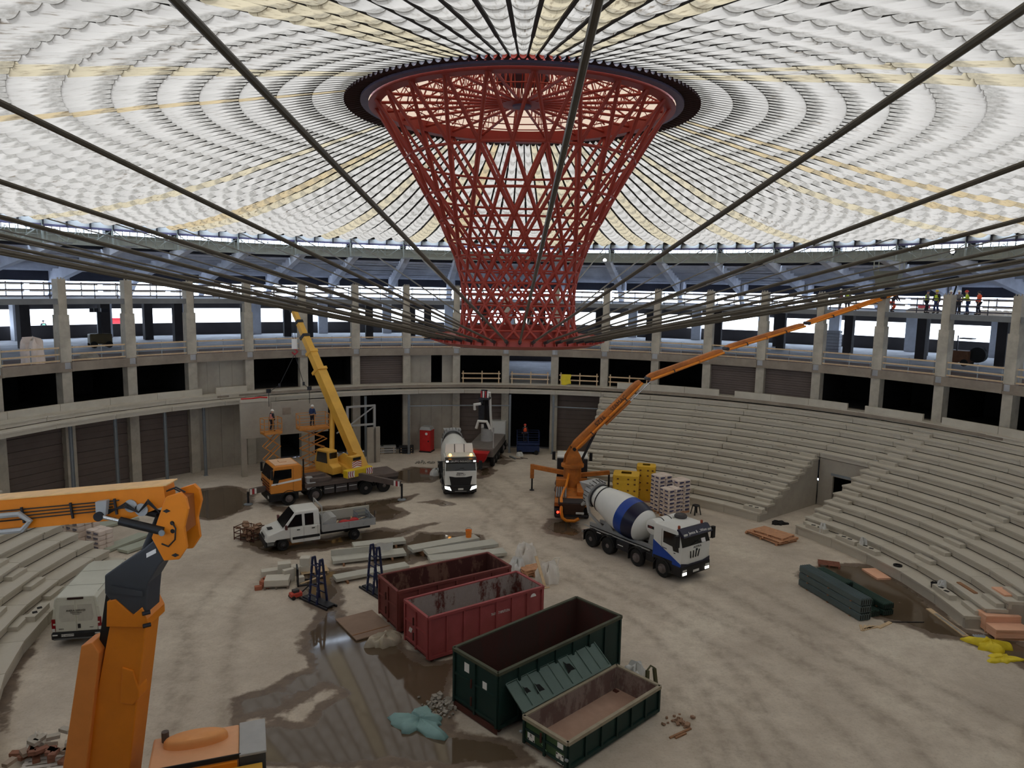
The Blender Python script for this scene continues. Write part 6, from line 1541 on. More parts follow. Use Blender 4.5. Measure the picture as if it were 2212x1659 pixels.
# the dented lid leaning between the two green containers
def lid():
    a, b = Vector((0.62, -10.72, 1.17)), Vector((4.15, -7.35, 1.17)); nb = Vector((-0.69, 0.72, 0))
    X = (b - a).normalized(); Y = (nb * 0.86 + Vector((0, 0, 0.62))).normalized()
    root = thing('container_lid', 'dented dark grey-green metal lid leaning on the tall green container', 'lid', a, 0)
    L = (b - a).length; Wd = 1.15
    Tm = frame_m((0, 0, 0), X, Y)
    n = 9
    for k in range(n):
        mb = MB(); mb.T = Tm; mb.b(L * k / n + 0.004, L * (k + 1) / n - 0.004, 0, Wd, -0.015 + 0.012 * (k % 2), 0.005 + 0.012 * (k % 2)); mb.obj('panel', lid_green, root)
    for y in (0, Wd): mb = MB(); mb.T = Tm; mb.b(0, L, y - 0.04, y + 0.04, -0.06, 0.06); mb.obj('edge_bar', lid_green, root)
    for k in range(0, n + 1): mb = MB(); mb.T = Tm; mb.b(L * k / n - 0.02, L * k / n + 0.02, 0, Wd, 0.0, 0.045); mb.obj('rib', lid_green, root)
    hole = M('torn_hole', (10, 12, 12), 0.9, 0, 0)
    for x, y, s in ((0.62, 0.62, 0.75), (1.15, 0.5, 1.0), (2.95, 0.66, 1.1)):
        pts = [(x - 0.16 * s, y - 0.2 * s), (x + 0.05 * s, y - 0.13 * s), (x + 0.24 * s, y - 0.16 * s), (x + 0.16 * s, y + 0.1 * s), (x + 0.02 * s, y + 0.14 * s), (x - 0.05 * s, y + 0.26 * s)]
        mb = MB(); mb.T = Tm; mb.prism(pts, 0.0, 0.022, 'z'); mb.obj('torn_hole', hole, root)
        mb = MB(); mb.T = Tm; mb._add([(pts[0][0], pts[0][1], 0.03), (pts[5][0], pts[5][1], 0.03), (x - 0.14 * s, y + 0.06 * s, 0.14)], [(0, 1, 2)]); mb.obj('torn_flap', lid_green, root)
lid()

# ================================================================ SLABS, RACKS, BLOCKS, PALLETS
def flat(name, label, cat, p, q, wd, z0, t, mat, bearers=True, group=None):
    p, q = Vector((*p, 0)), Vector((*q, 0)); c = (p + q) / 2; L = (q - p).length; a = math.atan2(q.y - p.y, q.x - p.x)
    root = thing(name, label, cat, (c.x, c.y, 0), a, group)
    MB().b(-L / 2, L / 2, -wd / 2, wd / 2, z0, z0 + t).obj('slab', mat, root, bevel=0.012)
    if bearers:
        for x in (-L * 0.36, L * 0.3): MB().b(x - 0.05, x + 0.05, -wd / 2 - 0.18, wd / 2 + 0.12, 0, z0).obj('bearer', wood_brown, root)
    return root, L
flat('concrete_slab', 'pale concrete slab on the ground closest to the white pickup', 'slab', (-9.5, 8.2), (-6.5, 9.35), 0.8, 0.14, 0.2, slab_m)
s2, L2 = flat('concrete_slab', 'L-shaped pale concrete slab with upstand and a white sheet behind the blue racks', 'slab', (-10.2, 5.85), (-6.2, 7.35), 0.95, 0.14, 0.18, slab_m)
MB().b(-L2 / 2, L2 * 0.05, 0.38, 0.475, 0.32, 0.66).obj('upstand', slab_m, s2)
flat('concrete_slab', 'single pale slab nearest the rusty containers beside the blue rack', 'slab', (-9.4, 3.15), (-5.75, 5.25), 0.72, 0.14, 0.18, slab_m)
flat('concrete_slab', 'long pale slab with an orange bucket on its end', 'slab', (-5.9, 7.45), (-2.0, 9.75), 0.85, 0.26, 0.2, slab_m)
flat('concrete_slab', 'long pale slab between the bucket slab and the rusty container', 'slab', (-4.9, 6.95), (-0.8, 8.95), 0.95, 0.22, 0.2, slab_m)
flat('concrete_slab', 'pale slab half hidden by the back rusty container, with reinforcement ends', 'slab', (-4.6, 6.1), (-0.2, 7.6), 0.9, 0.16, 0.2, slab_m)
mb = MB()
def fn(u, v): return ((u - 0.5) * 0.9, -0.02 - 0.02 * S(6 * u), 0.95 - 0.75 * v + 0.06 * S(5 * u))
o = MB().sheet(lambda u, v: ((u - 0.5) * 1.0, 0.12 * v + 0.02 * S(8 * u), 0.36 + 0.5 * (1 - v) + 0.05 * S(7 * u)), 8, 6).obj('plastic_sheet', plastic_clear, None, True, (-7.35, 7.1, 0), R_(20)); tag(o, 'white plastic sheet on the L-shaped slab behind a blue rack', 'sheet')
def bucket(loc, mat, lab, r=0.17, h=0.4):
    t = thing('bucket', lab, 'bucket', loc); MB().lathe([(r * 0.85, 0), (r, h), (r * 1.06, h), (r * 0.94, h - 0.03), (r * 0.8, 0.03)], 18, cap=True).obj('shell', mat, t, True)
    MB().path([(r * C(PI * k / 8), 0.02, h + 0.14 * S(PI * k / 8)) for k in range(9)], 0.01, 5).obj('handle', steel_dark, t)
bucket((-2.5, 9.5, 0.46), M('bucket_orange', (234, 130, 40), 0.5), 'orange bucket standing on the end of a pale slab', 0.2, 0.46)

def rack(label, x, y, rz, h):
    t = thing('slab_rack', label, 'rack', (x, y, 0), rz)
    MB().b(-1.0, 1.0, -0.22, 0.22, 0.06, 0.14).obj('base', steel_dark, t)
    for s in (-1, 1): MB().b(-1.1, 1.1, s * 0.3 - 0.04, s * 0.3 + 0.04, 0, 0.1).obj('foot', steel_dark, t)
    for s in (-1, 1):
        for u in (-0.3, 0.3):
            MB().bar((u, s * 0.32, 0.1), (u, s * 0.07, h), 0.09, 0.09).obj('upright', rack_blue, t)
            for k in range(5):
                f = 0.15 + 0.17 * k; MB().b(u - 0.03, u + 0.03, s * (0.32 - 0.25 * f) + s * 0.04 - 0.03, s * (0.32 - 0.25 * f) + s * 0.04 + 0.03, h * f, h * f + 0.06).obj('stop', galv, t)
        for k in range(4): MB().bar((-0.3, s * (0.30 - 0.06 * k), 0.5 + 0.5 * k), (0.3, s * (0.30 - 0.06 * k), 0.5 + 0.5 * k), 0.05, 0.05).obj('rung', rack_blue, t)
    for u in (-0.3, 0.3): MB().tube((u, -0.1, h), (u, 0.1, h), 0.05, 8).obj('cap', rack_blue, t)
rack('dark blue A-frame slab rack standing on the wet concrete in the open', -9.6, 0.55, R_(-38), 2.35)
rack('dark blue A-frame slab rack tucked behind the end of the rusty containers', -6.95, 1.9, R_(-48), 2.55)

def pallet(label, x, y, z, rz, mat=wood_pallet, L=1.2, W=0.9, n=7, group=None, wide=1):
    t = thing('pallet', label, 'pallet', (x, y, z), rz, group)
    for k in range(n):
        yy = -W / 2 + W * (k + 0.5) / n; MB().b(-L / 2, L / 2, yy - W / n * 0.32, yy + W / n * 0.32, 0.122, 0.145).obj('slat', mat, t)
    for x0 in (-L / 2 + 0.06, 0, L / 2 - 0.06):
        MB().b(x0 - 0.05, x0 + 0.05, -W / 2, W / 2, 0.10, 0.122).obj('stringer', mat, t); MB().b(x0 - 0.05, x0 + 0.05, -W / 2, W / 2, 0, 0.02).obj('stringer', mat, t)
        for yy in (-W / 2 + 0.06, 0, W / 2 - 0.06): MB().b(x0 - 0.05, x0 + 0.05, yy - 0.05, yy + 0.05, 0.02, 0.10).obj('block', mat, t)
    return t
pallet('pale wooden pallet lying among the blocks next to the slabs', -10.9, 4.6, 0, R_(25), wood, 1.5, 1.0)
for k, lab in enumerate(('large new timber pallet, lowest of the stack by the seating passage', 'large new timber pallet, in the middle of the stack by the seating passage', 'large new timber pallet on top of the stack by the seating passage')):
    pallet(lab, 17.3 + 0.05 * k, 11.75 - 0.1 * k, 0.15 * k, R_(-62 + 5 * k), wood_pallet, 2.7 - 0.5 * (k == 2), 1.9 - 0.5 * (k == 2), 11)
pallet('small reddish pallet on the floor near the steel deck bundles', 19.1, 6.95, 0, R_(-20), wood_red, 1.2, 0.9, 6)

rnd = random.Random(11)
def blocks():
    T0 = Vector((-12.35, 3.3, 0))
    pallet('grey weathered pallet under the front white blocks', -12.3, 2.55, 0, R_(10), M('grey_timber', (130, 118, 106), 0.9, 0, 0.15), 1.3, 1.0, 6)
    labs = ['broad flat white block lying on the grey pallet', 'white block standing on end behind the flat block', 'white block stacked highest at the back of the pile', 'white block under the highest one', 'long white block lying furthest from the pickup', 'white block leaning between two stacks', 'white block between the tall stack and the pallet', 'small white block standing beside the dark fork frame']
    data = [(-12.3, 2.55, 0.15, 1.25, 0.85, 0.34, 10), (-12.3, 3.75, 0.0, 0.7, 0.5, 0.85, 20), (-11.35, 4.5, 0.45, 0.55, 0.5, 0.45, 5), (-11.35, 4.5, 0.0, 0.6, 0.55, 0.44, 12), (-13.0, 3.9, 0.0, 1.2, 0.5, 0.4, 25), (-11.9, 3.2, 0.0, 0.6, 0.3, 0.7, 40), (-11.8, 4.2, 0.0, 0.55, 0.5, 0.5, -10), (-11.25, 3.2, 0.0, 0.35, 0.35, 0.3, 30)]
    for lab, (x, y, z, a, b, h, rz) in zip(labs, data):
        o = MB().b(-a / 2, a / 2, -b / 2, b / 2, 0, h).obj('concrete_block', block_m, None, False, (x, y, z), R_(rz), 0.02); tag(o, lab, 'block', 'white blocks by the pickup')
    for k in range(7):
        t = thing('hollow_brick', 'orange hollow clay brick in the small heap beside white blocks', 'brick', (-13.15 + 0.16 * (k % 3), 3.0 - 0.16 * k + 0.1 * (k % 2), 0.0 + 0.14 * (k % 3 == 1)), R_(20 + 31 * k), 'clay bricks by the pickup')
        mb = MB(); mb.b(-0.18, 0.18, -0.12, 0.12, 0, 0.03); mb.b(-0.18, 0.18, -0.12, 0.12, 0.17, 0.2); mb.b(-0.18, 0.18, -0.12, -0.09, 0.03, 0.17); mb.b(-0.18, 0.18, 0.09, 0.12, 0.03, 0.17); mb.b(-0.18, 0.18, -0.015, 0.015, 0.03, 0.17); mb.obj('shell', brick_m, t)
    t = thing('fork_frame', 'black steel pallet fork lying open next to the white blocks', 'fork', (-10.85, 3.1, 0), R_(20))
    for y in (-0.4, 0.35): MB().b(-0.5, 0.9, y - 0.06, y + 0.06, 0.0, 0.06).obj('tine', steel_dark, t)
    mb = MB(); mb.b(-0.56, -0.48, -0.5, -0.4, 0, 0.95); mb.b(-0.56, -0.48, 0.3, 0.4, 0, 0.95); mb.b(-0.56, -0.48, -0.5, 0.4, 0.85, 0.95); mb.b(-0.56, -0.48, -0.5, 0.4, 0, 0.1); mb.obj('frame', steel_dark, t)
    MB().bar((-0.4, -0.3, 0.07), (1.0, 0.5, 0.12), 0.08, 0.06).obj('timber', wood, t)
    t = thing('cutting_machine', 'small red cutting machine on the dry floor before the front blue rack', 'machine', (-10.9, 1.1, 0), R_(40))
    MB().b(-0.3, 0.3, -0.2, 0.2, 0.08, 0.32).obj('body', M('machine_red', (196, 74, 58), 0.5), t, bevel=0.05); MB().tube((-0.2, -0.25, 0.1), (-0.2, 0.25, 0.1), 0.1, 10).obj('wheel', black, t); MB().bar((0.3, 0, 0.2), (0.75, 0, 0.5), 0.05, 0.05).obj('handle', steel_dark, t); MB().b(-0.15, 0.15, -0.14, 0.14, 0.32, 0.45).obj('motor', grey_frame, t)
blocks()
# plywood sheets, crumpled sack, wooden boards by the containers
t = thing('plywood_sheet', 'brown plywood sheet lying on the wet floor before the rusty containers', 'board', (-6.75, -1.9, 0), R_(-55))
MB().b(-1.25, 1.25, -0.95, 0.95, 0.03, 0.09).obj('sheet', M('grey_ply', (150, 126, 108), 0.85, 0, 0.08, 1.0, 0, (122, 102, 88), 0.5, 0.7), t); MB().b(0.75, 0.8, -0.95, 0.95, 0.09, 0.11).obj('batten', wood_brown, t)
def lumpy(mb, rx, ry, h, seed, n=28, m=8, flat_=0.35, sharp=0.25):
    rn = random.Random(seed); ph = [rn.uniform(0, 6) for _ in range(6)]
    def fn(u, v):
        a = 2 * PI * u; k = C(v * PI / 2) ** flat_ if v < 1 else 0
        w = 1 + sharp * S(3 * a + ph[0]) * 0.6 + sharp * 0.5 * S(5 * a + ph[1]) + 0.12 * S(9 * a + ph[2] + 3 * v)
        z = h * S(v * PI / 2) * (1 + 0.22 * S(4 * a + ph[3] + 4 * v) + 0.12 * S(11 * a + ph[4]))
        return (rx * w * k * C(a), ry * w * k * S(a), max(0.0, z))
    return mb.sheet(fn, n, m)
def lump(name, lab, cat, loc, rx, ry, h, seed, mat, rz=0, **k):
    o = lumpy(MB(), rx, ry, h, seed, **k).obj(name, mat, None, True, loc, R_(rz)); return tag(o, lab, cat)
lump('sack', 'crumpled off-white sack on the wet floor at the corner of red container', 'sack', (-5.45, -3.55, 0), 0.75, 0.42, 0.42, 2, M('dirty_sack', (186, 176, 156), 0.85, 0, 0.1, 3, 0.3), 35)
lump('big_bag', 'white big bag standing behind the far end of rusty container', 'bag', (1.0, 6.2, 0), 0.6, 0.55, 1.05, 3, bag_white, 20, flat_=0.18, sharp=0.1)
lump('big_bag', 'open white big bag slumped nearer the red container', 'bag', (2.25, 3.9, 0), 0.62, 0.55, 0.85, 6, bag_white, 0, flat_=0.22, sharp=0.15)
lump('plastic_wrap', 'white plastic wrap heaped between the big bags and the container', 'wrap', (0.55, 5.0, 0), 0.5, 0.45, 0.7, 9, plastic_clear, 60)
for k, (z, rz) in enumerate(((0.0, 30), (0.145, 36), (0.29, 28))): pallet(('reddish pallet, lowest in the stack between the big bags', 'reddish pallet, second in the stack between the big bags', 'reddish pallet on top of the stack between the big bags')[k], 1.3, 4.75, z, R_(rz), wood_pallet, 1.2, 0.85, 6)
o = MB().path([(2.75, 4.25, 0.75), (2.85, 4.35, 1.15), (2.6, 4.1, 1.25), (2.2, 4.0, 0.85)], 0.035, 6).obj('bag_strap', bag_white, None, True); tag(o, 'white lifting strap looping over the open big bag', 'strap')
o = MB().bar((2.02, 2.95, 0.06), (1.55, 4.05, 1.35), 0.16, 0.05).obj('timber_plank', wood); tag(o, 'pale plank leaning against the open big bag', 'plank')
o = MB().bar((1.85, 2.75, 0.03), (2.25, 2.95, 0.03), 0.12, 0.05).obj('timber_plank', wood); tag(o, 'short pale plank flat on the ground beside the red container', 'plank')
lump('tarpaulin', 'teal tarpaulin sheet crumpled on wet floor by the tall green container', 'tarp', (-3.15, -9.65, 0), 1.0, 0.75, 0.22, 12, tarp_teal, -25, flat_=0.5, sharp=0.45)
def rubble(lab, c, n, spread, size, mat, seed, name='rubble'):
    rn = random.Random(seed); mb = MB()
    for k in range(n):
        x, y = rn.gauss(0, spread[0]), rn.gauss(0, spread[1]); s = size * rn.uniform(0.5, 1.4)
        mb.box((x, y, s * 0.35), (s * rn.uniform(0.6, 1.4), s * rn.uniform(0.5, 1.1), s * rn.uniform(0.4, 0.9)), rn.uniform(0, 3), rn.uniform(-0.5, 0.5), rn.uniform(-0.5, 0.5))
    o = mb.obj(name, mat, None, False, (c[0], c[1], 0), 0, kind='stuff'); return tag(o, lab, 'rubble')
rubble('grey rubble scattered along the foot of tall green container', (-2.35, -8.3), 60, (0.42, 0.22), 0.14, debris_m, 4)
rubble('grey crumbs spilling over the teal tarpaulin', (-2.75, -9.0), 40, (0.3, 0.25), 0.11, debris_m, 5)
# debris beyond the skip
lump('plastic_bag', 'clear plastic bag behind the skip at its far end', 'bag', (5.35, -6.5, 0), 0.4, 0.35, 0.7, 15, plastic_clear)
t = thing('drum_stand', 'olive steel frame behind the far end of the skip', 'frame', (5.9, -7.1, 0), R_(30))
for x in (-0.25, 0.25): MB().bar((x, 0, 0), (x * 0.7, 0.1, 0.85), 0.12, 0.12).obj('leg', M('olive_paint', (78, 76, 50), 0.6), t)
MB().path([(-0.2, 0.1, 0.85), (0, 0.12, 1.0), (0.2, 0.1, 0.85)], 0.04, 6).obj('bow', M('olive_paint', (78, 76, 50)), t)
rubble('rubble and wood scraps beside the far corner of skip', (6.55, -9.3), 24, (0.25, 0.2), 0.13, M('brown_rubble', (150, 120, 98), 0.9, 0, 0.2), 8)
for k, (p, q) in enumerate((((5.95, -10.3), (6.85, -9.7)), ((6.15, -10.3), (6.6, -10.0)))):
    o = MB().bar((*p, 0.03), (*q, 0.03), 0.08, 0.05).obj('timber_batten', wood_brown); tag(o, ('long brown batten on the floor beside the skip', 'short brown batten on the floor beside the skip')[k], 'batten')

# heap of broken bricks and a pallet at the lower edge
t = pallet('white-edged pallet loaded with broken bricks at the lower edge of the view', -15.1, -12.2, 0, R_(15), wood_white, 1.7, 1.3, 6)
for k in range(26):
    rn = random.Random(40 + k); x, y = rn.gauss(-15.3, 0.55), rn.gauss(-12.25, 0.35)
    o = MB().b(-0.2, 0.2, -0.11, 0.11, 0, 0.13).obj('broken_brick', M('brick_mix_%d' % (k % 4), ((150, 104, 84), (168, 150, 134), (140, 96, 80), (176, 168, 156))[k % 4], 0.9, 0, 0.15, 3), None, False, (x, y, 0.15 + 0.16 * (k % 4)), rn.uniform(0, 3), 0.01)
    tag(o, 'broken brick in the heap on the pallet at the lower edge', 'brick', 'bricks heaped on the pallet')
lump('white_sack', 'white sack beside the heap of broken bricks', 'sack', (-16.0, -11.6, 0), 0.35, 0.35, 0.5, 21, bag_white)
lump('plastic_wrap', 'dirty plastic wrap at the foot of the boom lift', 'wrap', (-10.1, -12.6, 0), 0.35, 0.25, 0.25, 25, plastic_clear)

# ---------------------------------------------------------------- bundles of steel decking
def deck_bundle(lab, c, rz, L, W, z, H, mat):
    t = thing('deck_bundle', lab, 'steel decking', (c[0], c[1], z), rz, 'bundles of steel decking')
    MB().b(-L / 2, L / 2, -W / 2, W / 2, 0.05, H - 0.05).obj('sheet_pack', mat, t)
    n = 5
    for k in range(n):
        y = -W / 2 + W * (k + 0.5) / n; a, b = W / n * 0.36, W / n * 0.2
        MB().prism([(y - a, H - 0.05), (y + a, H - 0.05), (y + b, H), (y - b, H)], -L / 2, L / 2, 'x').obj('rib', mat, t)
        MB().b(-L / 2 - 0.006, -L / 2, y - b, y + b, 0.08, H - 0.08).obj('hollow_end', black, t)
    for x in (-L * 0.35, 0, L * 0.35): MB().b(x - 0.04, x + 0.04, -W / 2 - 0.02, W / 2 + 0.02, 0, 0.05).obj('bearer', wood_brown, t)
az = math.atan2(4.36, -1.28)
u = Vector((C(az), S(az), 0)); v = Vector((-S(az), C(az), 0))
c0 = Vector((17.05, 1.75, 0))
for k in range(3): deck_bundle(('grey steel deck bundle, lowest of the three-high stack', 'grey steel deck bundle, middle of the three-high stack', 'grey steel deck bundle topping the three-high stack')[k], c0, az, 4.6, 0.66, 0.39 * k, 0.39, deck_steel)
c1 = c0 - v * 0.82 + u * 0.1
for k in range(3): deck_bundle(('dark green deck bundle, lowest in the stack just behind grey ones', 'dark green deck bundle, second in the stack just behind grey ones', 'short dark green deck bundle topping the stack behind grey ones')[k], c1 + u * (0.9 if k == 2 else 0.25 * k), az, (4.3, 3.9, 2.2)[k], 0.62, 0.34 * k, 0.34, deck_green)
c2 = c0 - v * 1.6 - u * 0.5
for k in range(2): deck_bundle(('low green deck bundle on the wet floor, furthest from grey stack', 'low green deck bundle on top, furthest from grey stack')[k], c2, az, 3.2, 0.62, 0.33 * k, 0.33, deck_green)
for k in range(5):
    a = R_(70 - 12 * k); o = MB().b(-0.32, 0.32, -0.06, 0.06, 0, 0.04).obj('timber_board', wood, None, False, (17.15 + 0.16 * k, -1.25 + 0.02 * k, 0), a); tag(o, 'short pale board in the row at the foot of the deck bundles', 'board', 'short boards by the deck bundles')
o = MB().b(-0.55, 0.55, -0.09, 0.09, 0, 0.05).obj('timber_board', wood, None, False, (18.45, -0.9, 0), R_(35)); tag(o, 'longer pale board lying apart at the end of green deck bundles', 'board')
o = MB().bar((18.6, -0.55, 0.02), (20.6, -0.5, 0.02), 0.04, 0.03).obj('steel_rod', steel_dark); tag(o, 'thin steel rod lying on the wet floor by the deck bundles', 'rod')
# boards and plates along the seating front
o = MB().b(-0.75, 0.75, -0.42, 0.42, 0, 0.1).obj('foam_board', peach, None, False, (21.25, 5.6, 0.0), R_(-83)); tag(o, 'single peach foam board on the wet floor against the seating front', 'board')
t = thing('timber_plank', 'dirty plank lying along the foot of the seating front in the water', 'plank', (21.75, -0.45, 0), R_(-88)); MB().b(-1.5, 1.5, -0.14, 0.14, 0, 0.05).obj('board', wood, t); MB().b(-0.9, 1.4, -0.1, 0.08, 0.05, 0.06).obj('mortar', debris_m, t)
t = thing('corrugated_offcut', 'short corrugated steel offcut at the end corner of seating front', 'sheet', (22.5, -1.95, 0), R_(0))
for k in range(5): MB().prism([(-0.3 + 0.12 * k, 0), (-0.24 + 0.12 * k, 0.05), (-0.18 + 0.12 * k, 0)], -0.2, 0.2, 'y').obj('rib', galv, t)
def foam_stack(x0, y0, lx, ly, n, lab, grp, rz=0.0, base=0.12):
    for k in range(n):
        rn = random.Random(int(x0 * 10) + k); h = 0.105
        o = MB().b(0, lx, 0, ly, 0, h - 0.004).obj('foam_board', peach, None, False, (x0 + rn.uniform(-0.02, 0.02), y0 + rn.uniform(-0.02, 0.02), base + h * k), rz, 0.008); tag(o, lab, 'board', grp)
foam_stack(22.95, -2.3, 1.7, 0.75, 4, 'peach foam board in the low front stack beside seating passage', 'foam boards, low front stack')
foam_stack(22.95, -1.52, 1.7, 0.75, 7, 'peach foam board in the middle-height stack beside seating passage', 'foam boards, middle stack')
foam_stack(24.3, -0.7, 1.7, 1.0, 14, 'peach foam board in the tallest stack beside seating passage', 'foam boards, tallest stack')
for x, y in ((23.0, -2.25), (23.0, -1.5), (24.35, -0.65)):
    o = MB().b(0, 1.6, 0.0, 0.1, 0, 0.12).b(0, 1.6, 0.55, 0.65, 0, 0.12).obj('timber_bearer', wood_pallet, None, False, (x, y, 0)); tag(o, {(23.0, -2.25): 'timber bearer under the low foam stack', (23.0, -1.5): 'timber bearer under middle foam stack', (24.35, -0.65): 'timber bearer under tallest foam stack'}[(x, y)], 'bearer')
lump('tarpaulin', 'bright yellow tarpaulin heap nearest the peach foam boards', 'tarp', (22.25, -2.95, 0), 0.75, 0.5, 0.32, 31, tarp_yellow, -20, flat_=0.5, sharp=0.5)
lump('tarpaulin', 'bright yellow tarpaulin spread flat beside its heap, nearest the camera', 'tarp', (22.15, -4.05, 0), 0.7, 0.38, 0.12, 34, tarp_yellow, 10, flat_=0.5, sharp=0.45)

# things left on the seating front row
def onrow(p, k, dy=0.45): return pol(p, RK(k) + dy, ZK(k), CB)
q = onrow(79.5, 0, 0.35); o = MB().lathe([(0.16, 0), (0.24, 0.02), (0.24, 0.08), (0.16, 0.1), (0.14, 0.05)], 20, cap=False).obj('cable_coil', black, None, True, q); tag(o, 'black coil of cable on the front seating row', 'coil')
q = onrow(87.3, 0, 0.4); bucket(q, black_pl, 'black mortar bucket on the front seating row', 0.22, 0.25)
lump('plastic_bag', 'white bag beside the black mortar bucket on front row', 'bag', onrow(88.2, 0, 0.5), 0.22, 0.2, 0.45, 41, plastic_clear)
lump('plastic_bag', 'grey-white plastic bag slumped beside the first passage on front row', 'bag', onrow(64.0, 0, 0.35), 0.22, 0.2, 0.5, 43, plastic_clear)
lump('plastic_bag', 'white-blue bag standing on the front row amid step blocks', 'bag', onrow(72.0, 0, 0.4), 0.2, 0.18, 0.55, 44, plastic_clear)
lump('rag', 'dark rag lying in the seating passage', 'rag', (18.9, 14.6, 0), 0.5, 0.3, 0.2, 47, black)
q = onrow(90.0, 1, 0.45); o = MB().b(-0.7, 0.7, -0.1, 0.1, 0, 0.06).obj('timber_board', wood_brown, None, False, q, R_(-88)); tag(o, 'brown board lying on the second seating row', 'board')
t = thing('stool', 'black plastic stool by the seating wall', 'stool', (13.55, 16.55, 0), R_(20))
MB().lathe([(0.24, 0.62), (0.27, 0.66), (0.25, 0.7), (0.001, 0.7)], 18, cap=False).obj('seat', black_pl, t, True)
for sx in (-1, 1):
    for sy in (-1, 1): MB().bar((sx * 0.16, sy * 0.16, 0.66), (sx * 0.26, sy * 0.26, 0), 0.1, 0.06).obj('leg', black_pl, t)
o = MB().bar((11.9, 12.2, 0.04), (12.9, 12.6, 0.04), 0.1, 0.06).obj('timber_plank', wood); tag(o, 'pale plank on the floor beyond the blue-white mixer cab', 'plank')

# ---------------------------------------------------------------- wrapped pallets
def wrapped(lab, c, rz, nx, ny, nz, bx, by, bz, mat, ink, seed, wob=0.02, top=True):
    t = thing('wrapped_pallet', lab, 'pallet load', (c[0], c[1], 0), rz)
    for y in (-0.4, 0, 0.4): MB().b(-nx * bx / 2, nx * bx / 2, y * ny * by - 0.05, y * ny * by + 0.05, 0, 0.14).obj('bearer', wood_pallet, t)
    rn = random.Random(seed); base = MB()
    def sack(m):
        def fn(u, v):
            a = 2 * PI * u; e = 0.35
            cx, sy = C(a), S(a); X = math.copysign(abs(cx) ** e, cx); Y = math.copysign(abs(sy) ** e, sy)
            b = v * PI - PI / 2; k = abs(C(b)) ** 0.35; z = math.copysign(abs(S(b)) ** 0.35, S(b))
            return (X * k * bx * 0.5, Y * k * by * 0.5, (z + 1) * bz * 0.5)
        return m.sheet(fn, 20, 6)
    me = sack(MB()).mesh('sack', mat, True)
    mk = MB(); mk.b(-bx * 0.3, bx * 0.3, -by * 0.5 - 0.012, -by * 0.5 + 0.01, bz * 0.35, bz * 0.65); mk.b(-bx * 0.3, bx * 0.1, -by * 0.5 - 0.012, -by * 0.5 + 0.01, bz * 0.2, bz * 0.27); mkm = mk.mesh('print', ink)
    mk2 = MB(); mk2.b(-bx * 0.5 - 0.012, -bx * 0.5 + 0.01, -by * 0.3, by * 0.3, bz * 0.35, bz * 0.65); mkm2 = mk2.mesh('print', ink)
    for k in range(nz):
        for i in range(nx):
            for j in range(ny):
                if 0 < i < nx - 1 and 0 < j < ny - 1 and k < nz - 1: continue
                o = link('sack', me, t, ((i - (nx - 1) / 2) * bx + rn.uniform(-wob, wob), (j - (ny - 1) / 2) * by + rn.uniform(-wob, wob), 0.14 + k * bz * 0.94), rn.uniform(-0.04, 0.04))
                if j == 0: link('print', mkm, o)
                if i == 0: link('print', mkm2, o)
    return t
wrapped('tall white sack pallet nearest the yellow wrapped stacks', (11.1, 17.2), R_(28), 2, 2, 9, 0.62, 0.5, 0.31, bag_pink, ink_blue, 1)
wrapped('tall white sack pallet further toward the black stool', (12.45, 17.1), R_(28), 2, 2, 8, 0.62, 0.5, 0.31, bag_pink, ink_blue, 2)
wrapped('lower white sack pallet in front of the two tall ones', (11.55, 15.95), R_(28), 2, 2, 7, 0.62, 0.5, 0.3, bag_pink, ink_blue, 3)
def yellow_stack(lab, c, rz, lx, ly, h, seed):
    t = thing('wrapped_pallet', lab, 'pallet load', (c[0], c[1], 0), rz)
    MB().b(-lx / 2, lx / 2, -ly / 2, ly / 2, 0, 0.12).obj('base', wood_pallet, t)
    rn = random.Random(seed)
    def fn(u, v):
        a = 2 * PI * u; cx, sy = C(a), S(a); e = 0.22
        X = math.copysign(abs(cx) ** e, cx); Y = math.copysign(abs(sy) ** e, sy); w = 1 + 0.02 * S(14 * a + 9 * v) + 0.02 * S(30 * v)
        if v > 0.97: return (X * lx * 0.2, Y * ly * 0.2, h + 0.04)
        return (X * lx / 2 * w, Y * ly / 2 * w, 0.12 + (h - 0.12) * min(1, v / 0.93))
    MB().sheet(fn, 44, 16).obj('wrapping', yellow_wrap, t, True)
    mb = MB(); 
    for z in (0.35, 0.55, 0.75, 0.9):
        for x in (-0.3, 0.1, 0.35): mb.box((x * lx, -ly / 2 * 1.03, z * h), (0.14, 0.03, 0.1))
        for y in (-0.3, 0.05, 0.35): mb.box((-lx / 2 * 1.03, y * ly, z * h), (0.03, 0.14, 0.1)); mb.box((lx / 2 * 1.03, y * ly, z * h), (0.03, 0.14, 0.1))
    mb.obj('print', M('print_brown', (96, 58, 34), 0.6), t)
yellow_stack('yellow wrapped pallet stack nearest the mixer drum', (8.75, 18.55), R_(-12), 1.9, 1.7, 2.45, 1)
yellow_stack('yellow wrapped pallet stack behind, touching the white sacks', (10.5, 20.0), R_(-12), 1.4, 1.3, 2.75, 2)
def left_bags():
    gi = M('grey_ink', (112, 108, 120), 0.7, 0, 0)
    wrapped('large cream sack pallet seen under the boom lift rams, on the left stand side', (-26.6, 9.0), R_(-25), 3, 3, 5, 0.6, 0.5, 0.36, bag_pink, gi, 5)
    wrapped('smaller open cream sack pallet between the van and slabs', (-24.55, 7.55), R_(-25), 2, 2, 4, 0.6, 0.5, 0.3, bag_pink, gi, 6)
left_bags()
